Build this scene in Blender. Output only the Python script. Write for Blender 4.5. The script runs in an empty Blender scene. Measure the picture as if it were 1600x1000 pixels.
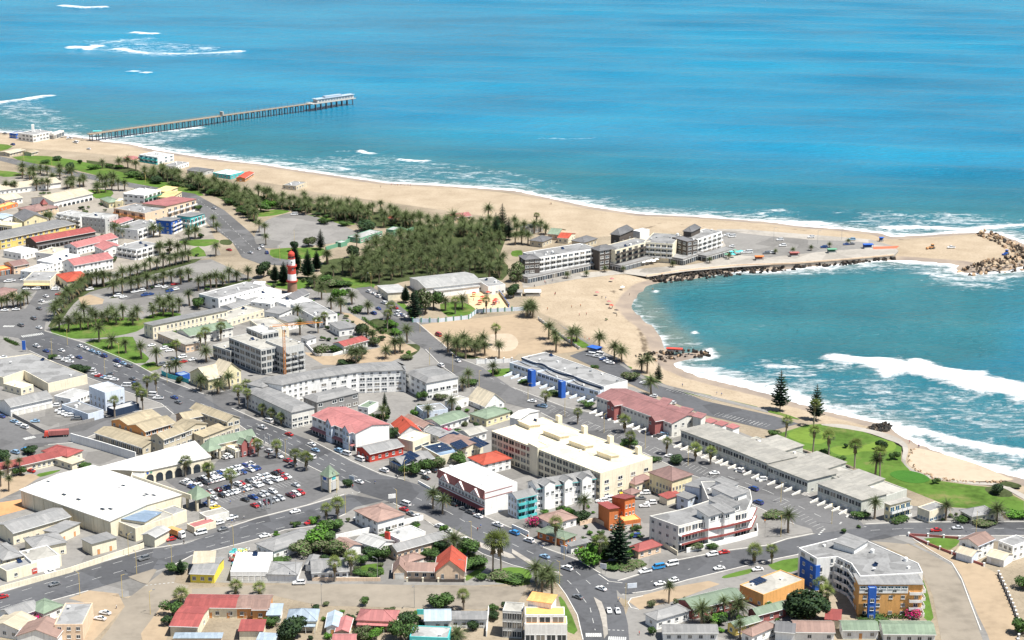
import bpy, bmesh, math, random
import numpy as np
from mathutils import Vector, Matrix, noise
from mathutils.geometry import tessellate_polygon
random.seed(7)
R = math.radians
SC = bpy.context.scene
COL = SC.collection

# ------------------------------------------------------------------ camera, sky, sun, exposure
FPX, YH, SLOPE = 3000.0, -330.0, 4.15/1225.0       # focal length (px of the 1600 px photo), horizon row, metre scale per row
TH = math.atan((500-YH)/FPX)
CAMH = math.cos(TH)/SLOPE                          # height of the aircraft, about 284 m
cam = bpy.data.cameras.new('camera'); camo = bpy.data.objects.new('camera', cam); COL.objects.link(camo)
cam.lens = 36*FPX/1600; cam.sensor_width = 36; cam.sensor_fit = 'HORIZONTAL'; cam.clip_start = 5; cam.clip_end = 60000
camo.location = (0, 0, CAMH); camo.rotation_euler = (math.pi/2-TH, 0, 0); SC.camera = camo
SUN_EL, SUN_AZ = R(64), math.atan2(.91, -.41)
world = bpy.data.worlds.new('World'); SC.world = world; world.use_nodes = True
nt = world.node_tree; bg = nt.nodes['Background']
sky = nt.nodes.new('ShaderNodeTexSky'); sky.sky_type = 'NISHITA'; sky.sun_disc = False
sky.sun_elevation = SUN_EL; sky.sun_rotation = SUN_AZ; sky.altitude = 250; sky.air_density = 1.0; sky.dust_density = 0.6
nt.links.new(sky.outputs[0], bg.inputs[0]); bg.inputs[1].default_value = 0.062
sun = bpy.data.lights.new('sun', 'SUN'); suno = bpy.data.objects.new('sun', sun); COL.objects.link(suno)
sun.energy = 5.0; sun.angle = R(.53); sun.color = (1, .965, .9)
sd = Vector((math.sin(SUN_AZ)*math.cos(SUN_EL), math.cos(SUN_AZ)*math.cos(SUN_EL), math.sin(SUN_EL)))
suno.rotation_euler = sd.to_track_quat('Z', 'Y').to_euler(); suno.location = (300, -200, 600)
SC.view_settings.view_transform = 'Standard'; SC.view_settings.look = 'None'
SC.view_settings.exposure = 0.76; SC.view_settings.gamma = 1; SC.view_settings.use_curve_mapping = False

# ------------------------------------------------------------------ photo pixel -> place on the ground (or at height z)
SEA = -2.0
_ct, _st = math.cos(TH), math.sin(TH)
def P(px, py, z=0.0):
    dx = (px-800)/FPX; dy = -(py-500)/FPX
    d = Vector((dx, _ct+dy*_st, -_st+dy*_ct))
    t = (z-CAMH)/d.z
    return Vector((d.x*t, d.y*t, z))
def unP(v):
    q = Vector(v)-Vector((0, 0, CAMH)); zc = q.y*_ct-q.z*_st; yc = q.y*_st+q.z*_ct
    return 800+FPX*q.x/zc, 500-FPX*yc/zc
REG = dict(a=(0,150), b=(400,250), c=(800,300), d=(1200,300), e=(0,400), f=(400,450), g=(800,500), h=(1200,550), j=(0,580),
           k=(0,750), l=(400,650), m=(400,780), n=(800,700), o=(800,800), p=(1200,770), z=None)   # study crops of the photo, four times enlarged
def pts(reg, s):
    out = []
    for w in s.split():
        x, y = (float(t) for t in w.split(','))
        if REG[reg]: x, y = REG[reg][0]+x/4, REG[reg][1]+y/4
        out.append((x, y))
    return out

# ------------------------------------------------------------------ mesh helpers
class MB:
    def __init__(s): s.v = []; s.f = []; s.m = []
    def add(s, vs, fs, m=0):
        o = len(s.v); s.v += [tuple(v) for v in vs]; s.f += [tuple(i+o for i in f) for f in fs]; s.m += [m]*len(fs); return s
    def box(s, x0, x1, y0, y1, z0, z1, m=0):
        return s.add([(x0,y0,z0),(x1,y0,z0),(x1,y1,z0),(x0,y1,z0),(x0,y0,z1),(x1,y0,z1),(x1,y1,z1),(x0,y1,z1)],
                     [(3,2,1,0),(4,5,6,7),(0,1,5,4),(1,2,6,5),(2,3,7,6),(3,0,4,7)], m)
    def prism(s, poly, z0, z1, m=0, top=True, bottom=False, mtop=None):
        n = len(poly); vs = [(p[0],p[1],z0) for p in poly]+[(p[0],p[1],z1) for p in poly]
        s.add(vs, [(i,(i+1)%n,(i+1)%n+n,i+n) for i in range(n)], m)
        if top or bottom:
            tri = tess(poly)
            if top: s.add([(p[0],p[1],z1) for p in poly], tri, m if mtop is None else mtop)
            if bottom: s.add([(p[0],p[1],z0) for p in poly], [t[::-1] for t in tri], m)
        return s
    def tube(s, p0, p1, r0, r1=None, n=6, m=0, cap=True):
        r1 = r0 if r1 is None else r1; p0 = Vector(p0); p1 = Vector(p1); d = (p1-p0).normalized()
        u = d.orthogonal().normalized(); w = d.cross(u)
        vs = [p0+(u*math.cos(2*math.pi*i/n)+w*math.sin(2*math.pi*i/n))*r0 for i in range(n)]+[p1+(u*math.cos(2*math.pi*i/n)+w*math.sin(2*math.pi*i/n))*r1 for i in range(n)]
        fs = [(i,(i+1)%n,(i+1)%n+n,i+n) for i in range(n)]
        if cap: fs += [tuple(range(n))[::-1], tuple(range(n,2*n))]
        return s.add(vs, fs, m)
    def lathe(s, prof, n=12, m=0, mm=None):
        for k in range(len(prof)-1):
            (r0,z0),(r1,z1) = prof[k], prof[k+1]
            vs = [(r0*math.cos(2*math.pi*i/n), r0*math.sin(2*math.pi*i/n), z0) for i in range(n)]+[(r1*math.cos(2*math.pi*i/n), r1*math.sin(2*math.pi*i/n), z1) for i in range(n)]
            s.add(vs, [(i,(i+1)%n,(i+1)%n+n,i+n) for i in range(n)], m if mm is None else mm[k])
        return s
    def mesh(s, name, mats, smooth=False):
        me = bpy.data.meshes.new(name); me.from_pydata(s.v, [], s.f)
        for mt in (mats if isinstance(mats, (list, tuple)) else [mats]): me.materials.append(mt)
        if any(s.m): me.polygons.foreach_set('material_index', s.m)
        if smooth: me.polygons.foreach_set('use_smooth', [True]*len(s.f))
        me.update(); return me
    def build(s, name, mats, parent=None, M=None, smooth=False):
        return link(name, s.mesh(name, mats, smooth), parent, M)
def tess(poly):
    tri = tessellate_polygon([[Vector((p[0],p[1],0)) for p in poly]]); out = []
    for a,b,c in tri:
        A,B,C = poly[a],poly[b],poly[c]
        cr = (B[0]-A[0])*(C[1]-A[1])-(B[1]-A[1])*(C[0]-A[0])
        out.append((a,b,c) if cr > 0 else (a,c,b))
    return out
def link(name, data, parent=None, M=None):
    o = bpy.data.objects.new(name, data); COL.objects.link(o)
    if parent is not None: o.parent = parent
    if M is not None: o.matrix_local = M
    return o
def root(name, loc, rz=0.0, label=None, cat=None, group=None):
    o = link(name, None); o.location = loc; o.rotation_euler = (0,0,rz); o.empty_display_size = .5
    return tag(o, label, cat, group)
def tag(o, label=None, cat=None, group=None, kind=None):
    if label: o['label'] = label
    if cat: o['category'] = cat
    if group: o['group'] = group
    if kind: o['kind'] = kind
    return o
def T(x=0, y=0, z=0, rz=0, s=None):
    M = Matrix.Translation((x,y,z)) @ Matrix.Rotation(rz, 4, 'Z')
    if s is not None: M = M @ Matrix.Diagonal((s[0],s[1],s[2],1))
    return M
PENDING = []          # things whose label still needs the ordinal that singles them out
def pend(o, base, cat, group, many=False):
    o['category'] = cat; o['group'] = group; PENDING.append((o, base, many)); return o

# ------------------------------------------------------------------ materials
def srgb(h): return tuple(((c/255+.055)/1.055)**2.4 if c > 10 else c/255/12.92 for c in (int(h[i:i+2],16) for i in (0,2,4)))
_M = {}
def nodes(name):
    m = bpy.data.materials.new(name); m.use_nodes = True; n = m.node_tree
    return m, n, n.nodes['Principled BSDF']
def N(n, t, **kw):
    k = n.nodes.new(t)
    for a, v in kw.items():
        if a.startswith('i_'): k.inputs[int(a[2:]) if a[2:].isdigit() else a[2:].replace('_',' ')].default_value = v
        else: setattr(k, a, v)
    return k
def ramp(n, stops, src=None):
    r = n.nodes.new('ShaderNodeValToRGB'); e = r.color_ramp.elements
    while len(e) < len(stops): e.new(.5)
    for k, (p, c) in enumerate(stops): e[k].position = p; e[k].color = (*c, 1) if len(c) == 3 else c
    if src is not None: n.links.new(src, r.inputs[0])
    return r
def noisy(name, c, var=.12, scale=.35, rough=.9, bump=0, bscale=3, wave=None, spec=.25, scale2=None, world_co=False, sheets=None, streak=0, vary=0, patch=0):
    """colour with two octaves of grime and optional sheet-metal ribs; textures in object space"""
    key = (name, tuple(round(x,3) for x in c), var, scale, wave, sheets)
    if key in _M: return _M[key]
    m, n, b = nodes(name); L = n.links.new
    tc = N(n, 'ShaderNodeTexCoord').outputs['Object']
    if world_co: tc = N(n, 'ShaderNodeNewGeometry').outputs['Position']
    oi = N(n, 'ShaderNodeObjectInfo')
    no = N(n, 'ShaderNodeTexNoise', noise_dimensions='4D', i_Scale=scale, i_Detail=5.0, i_Roughness=.62); L(tc, no.inputs['Vector']); L(oi.outputs['Random'], no.inputs['W'])
    n2 = N(n, 'ShaderNodeTexNoise', i_Scale=scale2 or scale*7, i_Detail=3.0); L(tc, n2.inputs['Vector'])
    mx = N(n, 'ShaderNodeMath', operation='MULTIPLY_ADD', i_1=.35); L(n2.outputs[0], mx.inputs[0]); 
    ad = N(n, 'ShaderNodeMath', operation='MULTIPLY', i_1=.65); L(no.outputs[0], ad.inputs[0]); L(ad.outputs[0], mx.inputs[2])
    lo = tuple(max(0, x*(1-1.6*var)) for x in c); hi = tuple(min(.95, x*(1+var)) for x in c)
    r = ramp(n, [(.32, lo), (.5, c), (.72, hi)], mx.outputs[0])
    col = r.outputs[0]
    def mul(fac_out, lo_, hi_, f0=.3, f1=.7):      # darken / lighten by a mask
        nonlocal col
        g = ramp(n, [(f0,(lo_,)*3),(f1,(hi_,)*3)], fac_out); k = N(n, 'ShaderNodeMix', data_type='RGBA', blend_type='MULTIPLY'); k.inputs[0].default_value = 1
        L(col, k.inputs[6]); L(g.outputs[0], k.inputs[7]); col = k.outputs[2]
    if sheets:            # lapped roof sheets, each weathered a little differently
        mp = N(n, 'ShaderNodeMapping'); L(tc, mp.inputs[0])
        if sheets == 'Y': mp.inputs['Rotation'].default_value = (0,0,math.pi/2)
        br = N(n, 'ShaderNodeTexBrick', offset=.37, i_Scale=1.0, i_Mortar_Size=.035, i_Mortar_Smooth=.2, i_Bias=0.0, i_Brick_Width=1.15, i_Row_Height=4.7); L(mp.outputs[0], br.inputs[0])
        br.inputs['Color1'].default_value = (.8,.8,.8,1); br.inputs['Color2'].default_value = (1.12,1.1,1.08,1); br.inputs['Mortar'].default_value = (.62,.6,.58,1)
        k = N(n, 'ShaderNodeMix', data_type='RGBA', blend_type='MULTIPLY'); k.inputs[0].default_value = .75; L(col, k.inputs[6]); L(br.outputs[0], k.inputs[7]); col = k.outputs[2]
    if streak:            # run-down stains
        mp = N(n, 'ShaderNodeMapping'); mp.inputs['Scale'].default_value = (1.3,1.3,.12); L(tc, mp.inputs[0]); n4 = N(n, 'ShaderNodeTexNoise', i_Scale=1.1, i_Detail=4.0, i_Roughness=.7); L(mp.outputs[0], n4.inputs['Vector']); mul(n4.outputs[0], 1-streak, 1.05, .3, .55)
    if patch:             # repairs and old stains with their own outline
        vo = N(n, 'ShaderNodeTexVoronoi', i_Scale=patch, i_Randomness=1.0); L(tc, vo.inputs['Vector']); sp = N(n, 'ShaderNodeSeparateColor'); L(vo.outputs['Color'], sp.inputs[0]); mul(sp.outputs[0], .78, 1.06, .1, .45)
    if vary: mul(oi.outputs['Random'], 1-vary, 1+vary, 0, 1)
    L(col, b.inputs['Base Color']); b.inputs['Roughness'].default_value = rough; b.inputs['Specular IOR Level'].default_value = spec
    if wave:
        w = N(n, 'ShaderNodeTexWave', wave_type='BANDS', bands_direction=wave, wave_profile='SIN', i_Scale=.9, i_Distortion=0.0); L(tc, w.inputs['Vector'])
        bp = N(n, 'ShaderNodeBump', i_Strength=.55, i_Distance=.12); L(w.outputs[0], bp.inputs['Height']); L(bp.outputs[0], b.inputs['Normal'])
    elif bump:
        n3 = N(n, 'ShaderNodeTexNoise', i_Scale=bscale, i_Detail=4.0); L(tc, n3.inputs['Vector'])
        bp = N(n, 'ShaderNodeBump', i_Strength=bump, i_Distance=.3); L(n3.outputs[0], bp.inputs['Height']); L(bp.outputs[0], b.inputs['Normal'])
    _M[key] = m; return m
PAL = dict(  # wall and roof paints, real-world albedo
    W=(.80,.79,.76), I=(.70,.68,.62), C=(.75,.68,.52), Y=(.72,.55,.17), Q=(.74,.66,.42), P=(.70,.53,.38), O=(.60,.19,.065), D=(.62,.30,.12),
    L=(.60,.66,.74), B=(.03,.11,.42), N=(.03,.05,.09), G=(.50,.50,.48), K=(.10,.085,.075), R=(.50,.07,.05), A=(.34,.12,.11), T=(.10,.50,.50),
    M=(.26,.25,.24), E=(.13,.30,.20), S=(.55,.49,.37), H=(.33,.28,.19), V=(.52,.53,.48), Z=(.80,.66,.10),
    x=(.27,.13,.125), r=(.29,.075,.068), q=(.38,.15,.145), t=(.42,.075,.042), m=(.24,.15,.135), n=(.27,.18,.15), g=(.24,.24,.238), l=(.37,.37,.36), k=(.15,.15,.155), w=(.70,.69,.66),
    e=(.18,.235,.17), u=(.33,.40,.47), s=(.50,.44,.33), h=(.34,.29,.20), y=(.68,.52,.24), c=(.72,.64,.47), o=(.70,.37,.13), b=(.20,.27,.36), j=(.12,.30,.20), i=(.33,.318,.285))
def wall(k): return noisy('painted_plaster', PAL[k], .09, .22, .88, streak=.16)
def flatroof(k): return noisy('flat_roof_felt', PAL[k], .20, .13, .92, patch=.16, vary=.12)
def metalroof(k, ax): return noisy('ribbed_roof_sheet', PAL[k], .18, .10, .62, wave=ax, spec=.35, sheets=ax, vary=.14)
def plain(name, c, rough=.6, metal=0, spec=.5, coat=0):
    key = (name, c)
    if key not in _M:
        m, n, b = nodes(name); b.inputs['Base Color'].default_value = (*c, 1); b.inputs['Roughness'].default_value = rough; b.inputs['Metallic'].default_value = metal
        b.inputs['Specular IOR Level'].default_value = spec; b.inputs['Coat Weight'].default_value = coat; _M[key] = m
    return _M[key]
GLASS = plain('window_glass', (.025,.035,.045), .08, 0, .7)
PANES = [GLASS, GLASS, GLASS, plain('window_glass_sky', (.07,.09,.11), .06, 0, .7), plain('curtained_glass', (.22,.20,.17), .15, 0, .6)]
BLUEGLASS = plain('tinted_glass', (.03,.10,.16), .08, 0, .7)
FRAME = plain('white_frame', (.74,.74,.72), .5)
WHITE = wall('W')
DARK = plain('dark_metal', (.05,.05,.055), .5)
RUBBER = plain('tyre_rubber', (.02,.02,.02), .85)
STEEL = plain('galvanised_steel', (.45,.46,.46), .4, .7)
OCHRE = plain('ochre_pole_paint', (.62,.47,.16), .6)
WOOD = noisy('weathered_timber', (.30,.24,.18), .2, .8)
CONC = noisy('concrete', (.42,.40,.37), .14, .25)
SOLAR = plain('solar_cell', (.012,.025,.06), .15, 0, .6)
# ------------------------------------------------------------------ coast: shoreline, ground, sea
SHORE_PX = [(-900,128),(-500,165),(-200,192),(0,207),(100,212),(140,217),(160,221),(200,225),(237,234),(287,242),(350,251),(400,256),(450,264),(525,275),(600,286),(700,291),
 (800,298),(862,311),(925,324),(1000,335),(1075,338),(1200,347),(1250,354),(1312,358),(1375,365),(1392,371),(1425,369),(1460,367),(1520,363),(1552,364),(1590,378),(1625,394),(1625,408),
 (1600,417),(1562,423),(1512,426),(1495,421),(1505,414),(1475,410),(1425,406),(1375,405),(1312,411),(1200,422),(1150,423),(1100,432),(1030,440),(1008,446),(992,460),(982,480),(1000,500),
 (1018,512),(1030,528),(1034,543),(1046,556),(1100,549),(1104,552),(1048,566),(1058,576),(1087,588),(1137,601),(1200,616),(1250,633),(1325,652),(1358,660),(1388,664),(1392,675),(1425,693),(1500,721),(1550,737),(1600,750),(1750,800),(2000,880),(2600,1080)]
SHORE = np.array([tuple(P(x,y,SEA))[:2] for x,y in SHORE_PX])
LANDPOLY = np.vstack([SHORE, [[1500,300],[1500,-400],[-3000,-400],[-6000,2200]]])
def seg_dist(x, y, poly, closed=False):
    d = np.full(x.shape, 1e9); n = len(poly)
    for i in range(n if closed else n-1):
        ax, ay = poly[i]; bx, by = poly[(i+1) % n]; vx, vy = bx-ax, by-ay; L2 = vx*vx+vy*vy+1e-9
        t = np.clip(((x-ax)*vx+(y-ay)*vy)/L2, 0, 1)
        d = np.minimum(d, (x-ax-t*vx)**2+(y-ay-t*vy)**2)
    return np.sqrt(d)
def inside(x, y, poly):
    r = np.zeros(x.shape, bool); n = len(poly); j = n-1
    for i in range(n):
        xi, yi = poly[i]; xj, yj = poly[j]
        c = ((yi > y) != (yj > y)) & (x < (xj-xi)*(y-yi)/(yj-yi+1e-12)+xi); r ^= c; j = i
    return r
def pxpoly(reg, s, z=0): return np.array([tuple(P(x,y,z))[:2] for x,y in pts(reg, s)])
def wob(x, y, s, seed=0):           # cheap smooth noise on arrays
    r = np.random.RandomState(seed); out = np.zeros(x.shape)
    for k in range(7):
        a = r.uniform(0, 6.28); f = s*r.uniform(.5, 1.9); ph = r.uniform(0, 6.28)
        out += np.sin((x*math.cos(a)+y*math.sin(a))*f+ph+1.3*np.sin((x*math.sin(a)-y*math.cos(a))*f*.7+ph*2))
    return out/4
def grid_mesh(name, xs, ys, zfun, mats, attrs, keep=None):
    X, Y = np.meshgrid(xs, ys); Z = zfun(X, Y); nx, ny = len(xs), len(ys)
    idx = np.arange(nx*ny).reshape(ny, nx)
    q = np.stack([idx[:-1,:-1], idx[:-1,1:], idx[1:,1:], idx[1:,:-1]], -1).reshape(-1,4)
    if keep is not None:
        kk = keep(X, Y).reshape(-1); q = q[kk[q].any(1)]
        used = np.unique(q); mp = np.zeros(nx*ny, int); mp[used] = np.arange(len(used)); q = mp[q]
    else: used = np.arange(nx*ny)
    co = np.stack([X.reshape(-1)[used], Y.reshape(-1)[used], Z.reshape(-1)[used]], -1)
    me = bpy.data.meshes.new(name); me.vertices.add(len(co)); me.vertices.foreach_set('co', co.reshape(-1).astype('f4'))
    me.loops.add(q.size); me.loops.foreach_set('vertex_index', q.reshape(-1).astype('i4'))
    me.polygons.add(len(q)); me.polygons.foreach_set('loop_start', np.arange(0, q.size, 4).astype('i4')); me.polygons.foreach_set('use_smooth', np.ones(len(q), bool))
    for k, fn in attrs.items():
        at = me.attributes.new(k, 'FLOAT', 'POINT'); at.data.foreach_set('value', fn(X, Y).reshape(-1)[used].astype('f4'))
    me.materials.append(mats); me.update(); me.validate(); return link(name, me)
_cache = {}
def sdist(X, Y):
    k = (X.shape, float(X[0,0]), float(Y[-1,-1]))
    if k not in _cache:
        d = seg_dist(X, Y, SHORE); _cache[k] = np.where(inside(X, Y, LANDPOLY), d, -d)
    return _cache[k]
def smooth(t): t = np.clip(t, 0, 1); return t*t*(3-2*t)
# ground: dusty desert soil, pale beach sand towards the water, wet sand at the edge
def ground_mat():
    m, n, b = nodes('desert_ground'); L = n.links.new
    geo = N(n, 'ShaderNodeNewGeometry').outputs['Position']
    def noise_(s, d=5, r=.6):
        k = N(n, 'ShaderNodeTexNoise', i_Scale=s, i_Detail=float(d), i_Roughness=r); L(geo, k.inputs['Vector']); return k.outputs[0]
    def attr(k): return N(n, 'ShaderNodeAttribute', attribute_name=k).outputs['Fac']
    def mix(f, a, c):
        k = N(n, 'ShaderNodeMix', data_type='RGBA'); L(f, k.inputs[0]); L(a, k.inputs[6]); L(c, k.inputs[7]); return k.outputs[2]
    soil = ramp(n, [(.3,(.18,.15,.11)), (.5,(.265,.22,.16)), (.7,(.34,.285,.215))], noise_(.035, 7, .65)).outputs[0]
    sand = ramp(n, [(.3,(.295,.235,.165)), (.5,(.355,.286,.205)), (.7,(.41,.338,.25))], noise_(.05, 8, .68)).outputs[0]
    wet = ramp(n, [(.35,(.22,.18,.15)), (.65,(.33,.265,.205))], noise_(.06)).outputs[0]
    def jitter(a, amt, s):
        k = N(n, 'ShaderNodeMath', operation='MULTIPLY_ADD', i_1=amt); L(noise_(s), k.inputs[0]); L(a, k.inputs[2])
        k2 = N(n, 'ShaderNodeMath', operation='SUBTRACT', i_1=amt/2); L(k.outputs[0], k2.inputs[0]); return ramp(n, [(.4,(0,0,0)),(.6,(1,1,1))], k2.outputs[0]).outputs[0]
    c = mix(jitter(attr('sand'), .5, .03), soil, sand)
    tr = N(n, 'ShaderNodeTexNoise', i_Scale=.7, i_Detail=6.0, i_Roughness=.75); L(geo, tr.inputs['Vector'])     # footprints and wheel tracks
    k = N(n, 'ShaderNodeMix', data_type='RGBA', blend_type='MULTIPLY'); k.inputs[0].default_value = 1; L(c, k.inputs[6]); L(ramp(n, [(.36,(.80,.79,.78)),(.52,(1.02,1.02,1.02))], tr.outputs[0]).outputs[0], k.inputs[7]); c = k.outputs[2]
    wk = N(n, 'ShaderNodeRGB'); wk.outputs[0].default_value = (.13,.10,.07,1); c = mix(jitter(attr('wrack'), .9, .25), c, wk.outputs[0])
    wf = jitter(attr('wet'), .5, .02); c = mix(wf, c, wet); L(c, b.inputs['Base Color'])
    rr = N(n, 'ShaderNodeMapRange', i_3=.95, i_4=.55); L(wf, rr.inputs[0]); L(rr.outputs[0], b.inputs['Roughness'])
    b.inputs['Specular IOR Level'].default_value = .15
    bp = N(n, 'ShaderNodeBump', i_Strength=.5, i_Distance=.6); L(noise_(.35, 8, .7), bp.inputs['Height']); L(bp.outputs[0], b.inputs['Normal'])
    return m
BEACH = [pxpoly('z', '-900,100 -300,170 0,208 170,218 300,243 500,268 700,287 900,315 1100,335 1300,350 1420,366 1560,360 1600,420 1490,425 1380,408 1240,383 1130,360 900,372 760,338 480,298 330,268 250,252 150,240 60,233 -200,215 -900,170'),
         pxpoly('z', '822,436 900,428 1000,430 1060,450 1060,560 1110,560 1120,592 1220,610 1360,655 1420,684 1600,740 1800,800 1800,850 1600,765 1560,760 1450,748 1420,735 1412,705 1345,668 1265,660 1180,640 1000,590 960,560 925,530 870,500 825,480')]
WRACK = [(pxpoly('c','690,650 670,690 690,740 740,800 800,850 830,900 840,960 830,990'),3.2),(pxpoly('g','740,220 830,230 960,235'),3),(pxpoly('d','150,225 420,262 700,300 900,285'),2.2),(pxpoly('c','840,225 930,195 1200,215 1560,270'),1.6),(pxpoly('c','640,610 690,640'),3)]
def gz(X, Y):
    d = sdist(X, Y); z = np.where(d > 0, SEA+2.0*smooth(d/26), SEA+d*.09); z = np.maximum(z, -9)
    return np.where(d > 26, 0.0, z)
xs = np.concatenate([[-3500,-2000,-1300], np.arange(-760, 620, 5.), [760,1100,1600]])
ys = np.concatenate([[-300,100,350], np.arange(520, 1800, 5.), [2100, 2800]])
ground = grid_mesh('ground', xs, ys, gz, ground_mat(), dict(
    sand=lambda X,Y: np.clip(.5+np.maximum.reduce([np.where(inside(X,Y,p), 1, -1)*seg_dist(X,Y,p,True) for p in BEACH])/12, 0, 1),
    wrack=lambda X,Y: sum(.62*np.exp(-((seg_dist(X,Y,pl)+2*wob(X,Y,.09,6))/w)**2) for pl, w in WRACK),
    wet=lambda X,Y: np.clip(1-(sdist(X,Y)-2.5+1.5*wob(X,Y,.05,3))/9, 0, 1)), keep=lambda X,Y: sdist(X,Y) > -60)
tag(ground, kind='structure')

# sea: swell as geometry, breakers raised, foam where waves break
BREAK = [  # px polyline, half width (m), strength, crest height
 ('100,9 128,12 162,11',9,1.0,1.0),('212,51 228,54 243,53',7,1.1,1.0),('112,73 132,75 152,72',8,1.1,1.2),('150,70 190,63 225,60',12,.55,0),('185,76 230,84 290,85 372,80',9,.85,.8),('215,72 290,74 340,76',16,.5,0),
 ('203,111 235,114',5,.9,.8),('0,160 40,155 78,150',9,.9,.8),('-60,170 0,160',9,.9,.6),('563,236 570,239 582,240',4,1.1,.9),('625,249 645,251 668,252',4,1.05,.9),('520,236 550,236',3,.5,0),('845,215 890,217 930,216',3,.5,0),
 ('150,219 200,212 250,206 310,199',7,.8,.2),('160,224 240,230 300,236',6,.75,0),('430,256 520,262 600,268 680,276',9,.5,0),('640,252 700,255 740,262',6,.45,0),('1190,332 1215,328 1250,334',6,.55,0),('1232,347 1262,347 1300,352',6,1.0,.6),
 ('1340,345 1420,342 1470,346',6,.6,0),('1386,356 1430,355 1480,358 1510,361',8,1.0,.7),('1520,358 1560,354 1600,352 1660,352',9,.8,.3),('1575,412 1600,420 1640,424',9,1.2,.6),('1450,425 1500,436 1570,432',13,.55,0),('1460,440 1540,446',12,.45,0),
 ('1304,558 1340,563 1380,566',7,1.25,1.3),('1380,568 1430,578 1480,588',11,1.3,1.6),('1480,590 1540,602 1600,612 1700,632',13,1.3,1.6),('1430,563 1446,568',4,1.0,.8),('1200,572 1234,574',4,.7,.4),('1285,573 1310,577',4,.6,.2),('1508,586 1535,584',4,.7,.4),
 ('1411,668 1460,680 1510,694 1600,708 1700,722',5,1.05,.7),('1050,566 1080,578 1120,590 1200,606 1300,640',8,.8,.1),('1100,575 1180,592 1260,606',12,.5,0),('1022,453 1036,464 1040,474 1041,484',1.3,.75,.15),('1070,507 1091,523',1.3,.8,.2),
 ('985,482 1010,505 1035,525',7,.5,0),('1035,535 1090,538',6,.55,0),('1105,545 1120,556 1090,562',4,.8,0),('1154,521 1180,514 1196,507',2,.35,0),('1150,420 1180,421',2,.8,0),('1200,423 1300,412',1.6,.6,0),
 ('1440,410 1480,414 1508,416',2,.7,0),('720,262 800,272 860,285',9,.45,0),('300,238 420,252 500,262',5,.6,0),('920,320 1000,328 1080,333',6,.6,0),('1500,720 1560,730 1620,745',5,.8,0)]
BRK = [(pxpoly('z', s.replace(' ', ' '), SEA), w, a, h) for s, w, a, h in BREAK]
STREAK = [(pxpoly('z','1230,600 1330,575 1480,600 1600,622 1700,650 1700,720 1600,700 1480,672 1390,655 1300,640',SEA), .36), (pxpoly('z','1180,555 1300,565 1330,600 1260,610 1120,585',SEA), .40),
          (pxpoly('z','1290,330 1480,330 1600,340 1640,362 1500,364 1380,358',SEA), .38), (pxpoly('z','380,240 620,240 760,258 880,300 700,288 520,270',SEA), .33), (pxpoly('z','1440,418 1600,418 1600,455 1500,460',SEA), .34), (pxpoly('z','110,64 200,58 370,74 380,88 240,90 140,80',SEA), .34), (pxpoly('z','990,462 1020,470 1040,500 1060,535 1036,542 1005,506 980,484',SEA), .42), (pxpoly('z','-40,170 60,150 150,200 60,212',SEA), .36), (pxpoly('z','140,214 320,196 340,210 240,234',SEA), .40)]
def foam(X, Y):
    d = sdist(X, Y); f = np.clip(1.15-(-d)/10.0, 0, 1)*1.0
    bay = (X > P(960,470).x) & (X < P(1420,470).x+60) & (Y < P(1200,424).y) & (Y > P(1100,575).y)
    f = np.where(bay, np.clip(1-(-d)/2.5, 0, 1)*.7, np.maximum(f, np.clip(1-(-d)/55, 0, 1)*.55))
    J1, J2 = wob(X,Y,.035,31), wob(X,Y,.16,32)
    for pl, w, a, h in BRK:
        q = seg_dist(X, Y, pl)*(1+.35*J1+.25*J2); f = np.maximum(f, min(a,1.05)*(.80 if pl[:,1].mean() > 1250 else .95)*np.exp(-(q/(w*1.1))**2))
    for pl, a in STREAK:
        q = np.where(inside(X,Y,pl), 1, -1)*seg_dist(X,Y,pl,True); f = np.maximum(f, a*smooth(.5+q/40))
    return f
def seaz(X, Y):
    d = -sdist(X, Y); amp = np.clip((d-8)/90, 0, 1)
    bay = (X > P(970,470).x) & (Y < P(1200,424).y) & (Y > P(1100,575).y); amp = np.where(bay, amp*.55, amp)
    u = Y+.20*X+24*wob(X,Y,.005,1); s1 = np.sin(u*2*math.pi/96+.8*wob(X,Y,.004,5)); s2 = np.sin((Y+.05*X)*2*math.pi/41+2*wob(X,Y,.008,2)); s3 = np.sin((Y*.95+.42*X)*2*math.pi/67+wob(X,Y,.006,8))
    z = SEA+amp*(.80*s1+.35*s1*s1+.16*s2+.30*s3)*(.65+.45*wob(X,Y,.005,14))-.1
    for pl, w, a, h in BRK:
        if h: z += h*np.exp(-(seg_dist(X,Y,pl)/(w*.8))**2)
    return np.where(d < 0, SEA-.35, z)
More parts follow.
